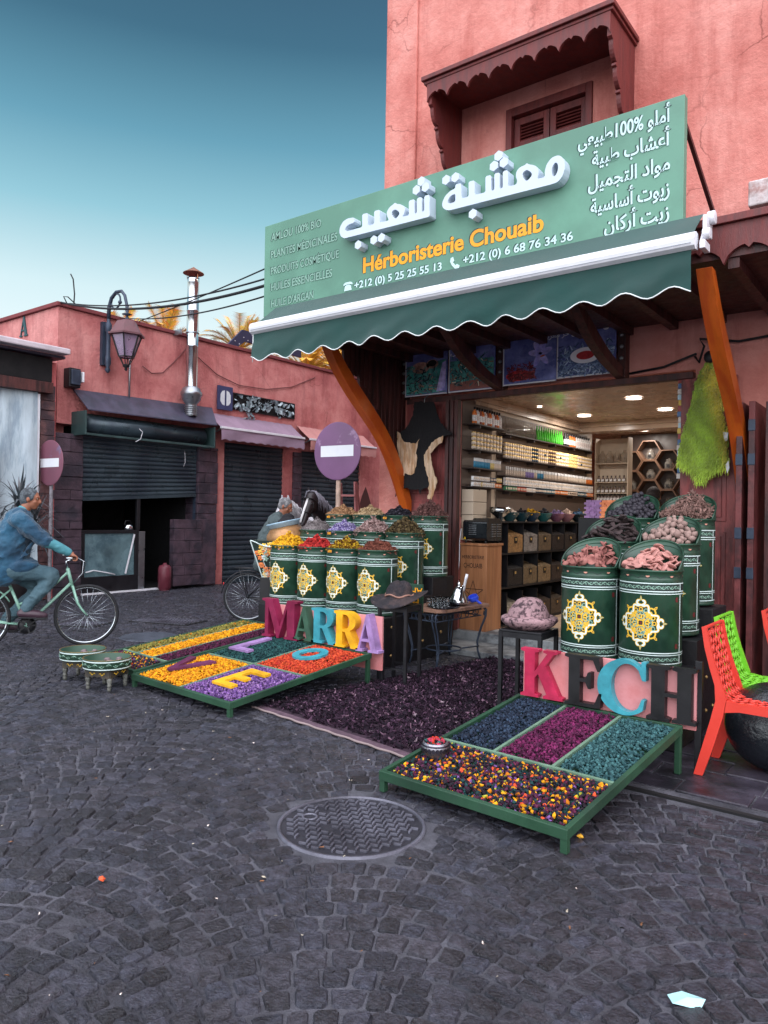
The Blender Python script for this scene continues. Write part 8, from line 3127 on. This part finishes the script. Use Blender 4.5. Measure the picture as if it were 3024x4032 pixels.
def horse(label, loc, rz, coat, mane, blaze, drop=0.0):
    """standing horse facing local +x, head carried low; withers at the origin's height 1.5"""
    t = thing('horse', label, 'horse', loc, rz, world_children=False)
    b = MB()
    limb(b, [(0, 0, 1.22), (-.35, 0, 1.17), (-.8, 0, 1.16), (-1.2, 0, 1.22)], [.27, .30, .305, .27], 16, 18)
    b.sph((.06, 0, 1.12), (.24, .22, .30), 16, 12)
    b.sph((-.05, 0, 1.40), (.2, .09, .10), 12, 8)
    limb(b, [(.08, 0, 1.24), (.36, 0, 1.46), (.62, 0, 1.66 - drop)], [.24, .165, .115], 14, 16, .72)
    po_ = Vector((.66, 0, 1.70 - drop))
    mz = po_ + Vector((.24, 0, -.42))
    limb(b, [po_, po_.lerp(mz, .35) + Vector((.015, 0, .0)), po_.lerp(mz, .7), mz], [.105, .100, .066, .056], 16, 16, .82)
    b.sph(tuple(po_ + Vector((-.03, 0, -.14))), (.09, .07, .11), 14, 10)
    b.sph(tuple(mz + Vector((.01, 0, -.01))), (.052, .05, .055), 12, 8)
    for sg in (-1, 1):
        p = po_ + Vector((-.03, sg * .05, .06))
        limb(b, [p, p + Vector((.015, sg * .015, .07)), p + Vector((.03, sg * .012, .15))], [.028, .032, .008], 8, 8, .6)
        b.sph(tuple(po_.lerp(mz, .3) + Vector((.03, sg * .072, .03))), (.026, .018, .022), 10, 8)
        limb(b, [(.06, sg * .14, 1.05), (.05, sg * .14, .78), (.06, sg * .14, .50), (.04, sg * .14, .16), (.08, sg * .14, .05)], [.13, .085, .055, .042, .06], 22, 12)
        limb(b, [(-1.18, sg * .15, 1.12), (-1.08, sg * .15, .82), (-1.30, sg * .15, .54), (-1.24, sg * .15, .18), (-1.2, sg * .15, .05)], [.18, .115, .062, .045, .06], 22, 12)
    blob('body', b, coat, t, .017, 5)
    b = MB()
    rg = random.Random(8)
    for k in range(60):
        q = k / 59
        p = Vector((.68 - .55 * q, rg.uniform(-.03, .03), 1.80 - drop - .27 * q ** 1.3 + .02))
        sd_ = -1 if k % 3 == 0 else 1
        b.tube([p, p + Vector((-.01, sd_ * .06, -.01)), p + Vector((-.02, sd_ * .12, -.10 - rg.uniform(0, .08))), p + Vector((-.02, sd_ * .135, -.2 - rg.uniform(0, .1)))], [.012, .013, .010, .003], 5)
    put('mane', b.mesh('mane'), mane, t)
    b = MB()
    for k in range(30):
        b.tube([(-1.44, rg.uniform(-.04, .04), 1.30), (-1.56, rg.uniform(-.06, .06), 1.1), (-1.55, rg.uniform(-.08, .08), .6)], [.02, .02, .005], 5)
    put('tail', b.mesh('tail'), mane, t)
    b = MB()
    A_, B_ = po_ + Vector((.10, 0, -.01)), mz + Vector((.075, 0, .03))
    b.tube([A_, A_.lerp(B_, .4) + Vector((.008, 0, .0)), B_], [.022, .024, .02], 8, flat=.5)
    if blaze is not None:
        put('blaze', b.mesh('blaze'), blaze, t)
    b = MB()
    for q, r_ in ((.12, .112), (.62, .084)):
        c = po_.lerp(mz, q)
        d = (mz - po_).normalized()
        n1 = Vector((0, 1, 0))
        n2 = d.cross(n1)
        b.tube([c + n1 * r_ * .9 * cos(a) + n2 * r_ * 1.02 * sin(a) for a in [k * pi / 12 for k in range(24)]], .011, 6, 0, True)
    for sg in (-1, 1):
        b.tube([po_.lerp(mz, .1) + Vector((-.05, sg * .095, .0)), po_.lerp(mz, .62) + Vector((-.03, sg * .07, 0))], .010, 6)
        b.prism([(-.045, -.04), (.045, -.05), (.05, .04), (-.04, .045)], 0, .008, Matrix.Translation(po_.lerp(mz, .3) + Vector((-.02, sg * .098, .01))) @ Matrix.Rotation(pi / 2 * -sg, 4, 'X'))
        b.sph(tuple(po_.lerp(mz, .3) + Vector((.045, sg * .082, .03))), .014, 8, 6)
    put('bridle', b.mesh('bridle'), mat('black_bridle_leather', lin(20, 18, 20), .4), t)
    return t


horse('dark brown carriage horse with white blaze and grey mane, head lowered behind the barrels', (-8.30, 9.48, .06), atan2(-.98, .18),
      mat('dark_bay_coat', lin(34, 27, 30), .45, .2, 5, col2=lin(92, 58, 46), c2scale=2.5, c2lo=.55, c2hi=.7), mat('grey_mane', lin(120, 118, 128), .7, .4, 20), mat('white_blaze', lin(206, 204, 204), .7))
horse('white grey horse with pricked ears behind the man on the black bicycle', (-8.90, 9.52, -.04), atan2(-.996, .128),
      mat('white_grey_coat', lin(196, 194, 198), .6, .15, 5, col2=lin(160, 160, 168), c2scale=3), mat('pale_mane', lin(170, 168, 172), .7, .3, 20), None, .02)

# ------------------------------------------------------------------ plants
def frond_leaves(path, n, L_, w_, droop, out, rg, spread=.9):
    """leaflets along a rib, appended as quads"""
    for k in range(n):
        t = .12 + .88 * k / (n - 1)
        i = min(len(path) - 2, int(t * (len(path) - 1)))
        p = path[i].lerp(path[i + 1], t * (len(path) - 1) - i)
        d = (path[i + 1] - path[i]).normalized()
        s = d.cross(Vector((0, 0, 1)))
        s = s.normalized() if s.length > .01 else Vector((1, 0, 0))
        for sg in (-1, 1):
            ln = L_ * (1 - .55 * abs(t - .45)) * rg.uniform(.8, 1.15)
            e = (d * .75 + s * sg * spread + Vector((0, 0, .35 - droop * t))).normalized() * ln
            q = d * w_
            out.append((p - q, p + q, p + e * .6 + q * .8 + Vector((0, 0, -.01)), p + e))


def palm(label, loc, hgt, crown_r, n, colr, seed):
    rg = random.Random(seed)
    t = thing('palm_tree', label, 'tree', loc, 0, 'date palms behind the red roofs', world_children=False)
    b = MB()
    b.tube([(0, 0, 0), (.05, 0, hgt * .5), (0, .04, hgt)], [.24, .2, .2], 14)
    put('trunk', b.mesh('trunk'), mat('palm_trunk', lin(110, 84, 60), .9, .4, 12, .6, 30), t)
    qs, ribs = [], MB()
    for k in range(n):
        az = 2 * pi * k / n * 2.4 + rg.uniform(-.3, .3)
        el = rg.uniform(-.5, 1.35)
        L_ = crown_r * rg.uniform(.8, 1.1)
        d = Vector((cos(az) * cos(el), sin(az) * cos(el), sin(el)))
        path = [Vector((0, 0, hgt)) + d * L_ * s_ + Vector((0, 0, -L_ * .38 * s_ ** 2.2 * (1 if el < 1 else .5))) for s_ in [q / 9 for q in range(10)]]
        ribs.tube(path, [.022 * (1 - q / 10) + .004 for q in range(10)], 5)
        frond_leaves(path, 26, .36, .016, .8, qs, rg)
    put('ribs', ribs.mesh('ribs'), mat('palm_rib', lin(150, 120, 60), .7), t)
    V = np.array([p for q in qs for p in q])
    me = np_mesh('crown', V, np.arange(len(V)).reshape(-1, 4), np.repeat(np.array([[c * rg.uniform(.6, 1.2) for c in lin(*colr)] for _ in qs]), 4, 0))
    put('crown', me, mat('dry_palm_leaf', (1, 1, 1), .6, .2, 3, attr='col', col2=(.9, .88, .7)), t)


palm('golden date palm crown nearest the flue pipe above the red roof', (-17.4, 12.7, 0), 6.15, 1.35, 46, (206, 156, 66), 1)
palm('small palm crown left of the flue pipe above the red roof', (-18.4, 12.0, 0), 6.2, 1.1, 36, (196, 156, 80), 5)
palm('palm crown half hidden behind the steel arm and awning end', (-17.6, 15.6, 0), 6.5, 1.5, 40, (196, 156, 76), 2)
palm('dense golden palm crown seen under the awning beside the orange brace', (-17.2, 18.2, 0), 6.2, 1.8, 80, (214, 164, 60), 3)
palm('dense golden palm crown farthest right under the awning', (-18.2, 20.8, 0), 6.9, 1.9, 80, (206, 156, 56), 4)

yk = thing('yucca_plant', 'spiky potted yucca behind the cyclist in front of the white curtain', 'plant', (-11.05, 5.45, 0), world_children=False)
b = MB()
b.lathe([(0, 0), (.2, 0), (.27, .45), (.29, .46), (.29, .5), (.25, .5), (.24, .44), (0, .44)], 24)
put('pot', b.mesh('pot'), mat('dark_plant_pot', lin(52, 44, 46), .8, .2), yk)
b = MB()
stems = [((0, 0), (.04, .08), 1.62), ((.06, -.1), (.1, -.42), 1.45), ((-.05, .08), (-.02, .30), 1.3)]
for (a, c, h) in stems:
    b.tube([(a[0], a[1], .44), ((a[0] + c[0]) / 2, (a[1] + c[1]) / 2, h * .7), (c[0], c[1], h)], [.07, .06, .07], 10)
put('trunk', b.mesh('trunk'), mat('yucca_trunk', lin(96, 84, 84), .9, .4, 14, .6, 40), yk)
qs = []
rg = random.Random(11)
for (a, c, h) in stems:
    for k in range(70):
        az, el = rg.uniform(0, 2 * pi), rg.uniform(-.7, 1.4)
        L_ = rg.uniform(.38, .62)
        d = Vector((cos(az) * cos(el), sin(az) * cos(el), sin(el)))
        s = d.cross(Vector((0, 0, 1))).normalized() * .018
        p0 = Vector((c[0], c[1], h + rg.uniform(-.15, .05)))
        p1 = p0 + d * L_ * .55
        p2 = p0 + d * L_ + Vector((0, 0, -.13 * (1.4 - el)))
        qs += [(p0 - s, p0 + s, p1 + s, p1 - s), (p1 - s, p1 + s, p2 + s * .08, p2 - s * .08)]
V = np.array([p for q in qs for p in q])
put('leaves', np_mesh('leaves', V, np.arange(len(V)).reshape(-1, 4)), mat('yucca_leaf', lin(62, 72, 78), .5, .4, 8, col2=lin(92, 92, 96)), yk)
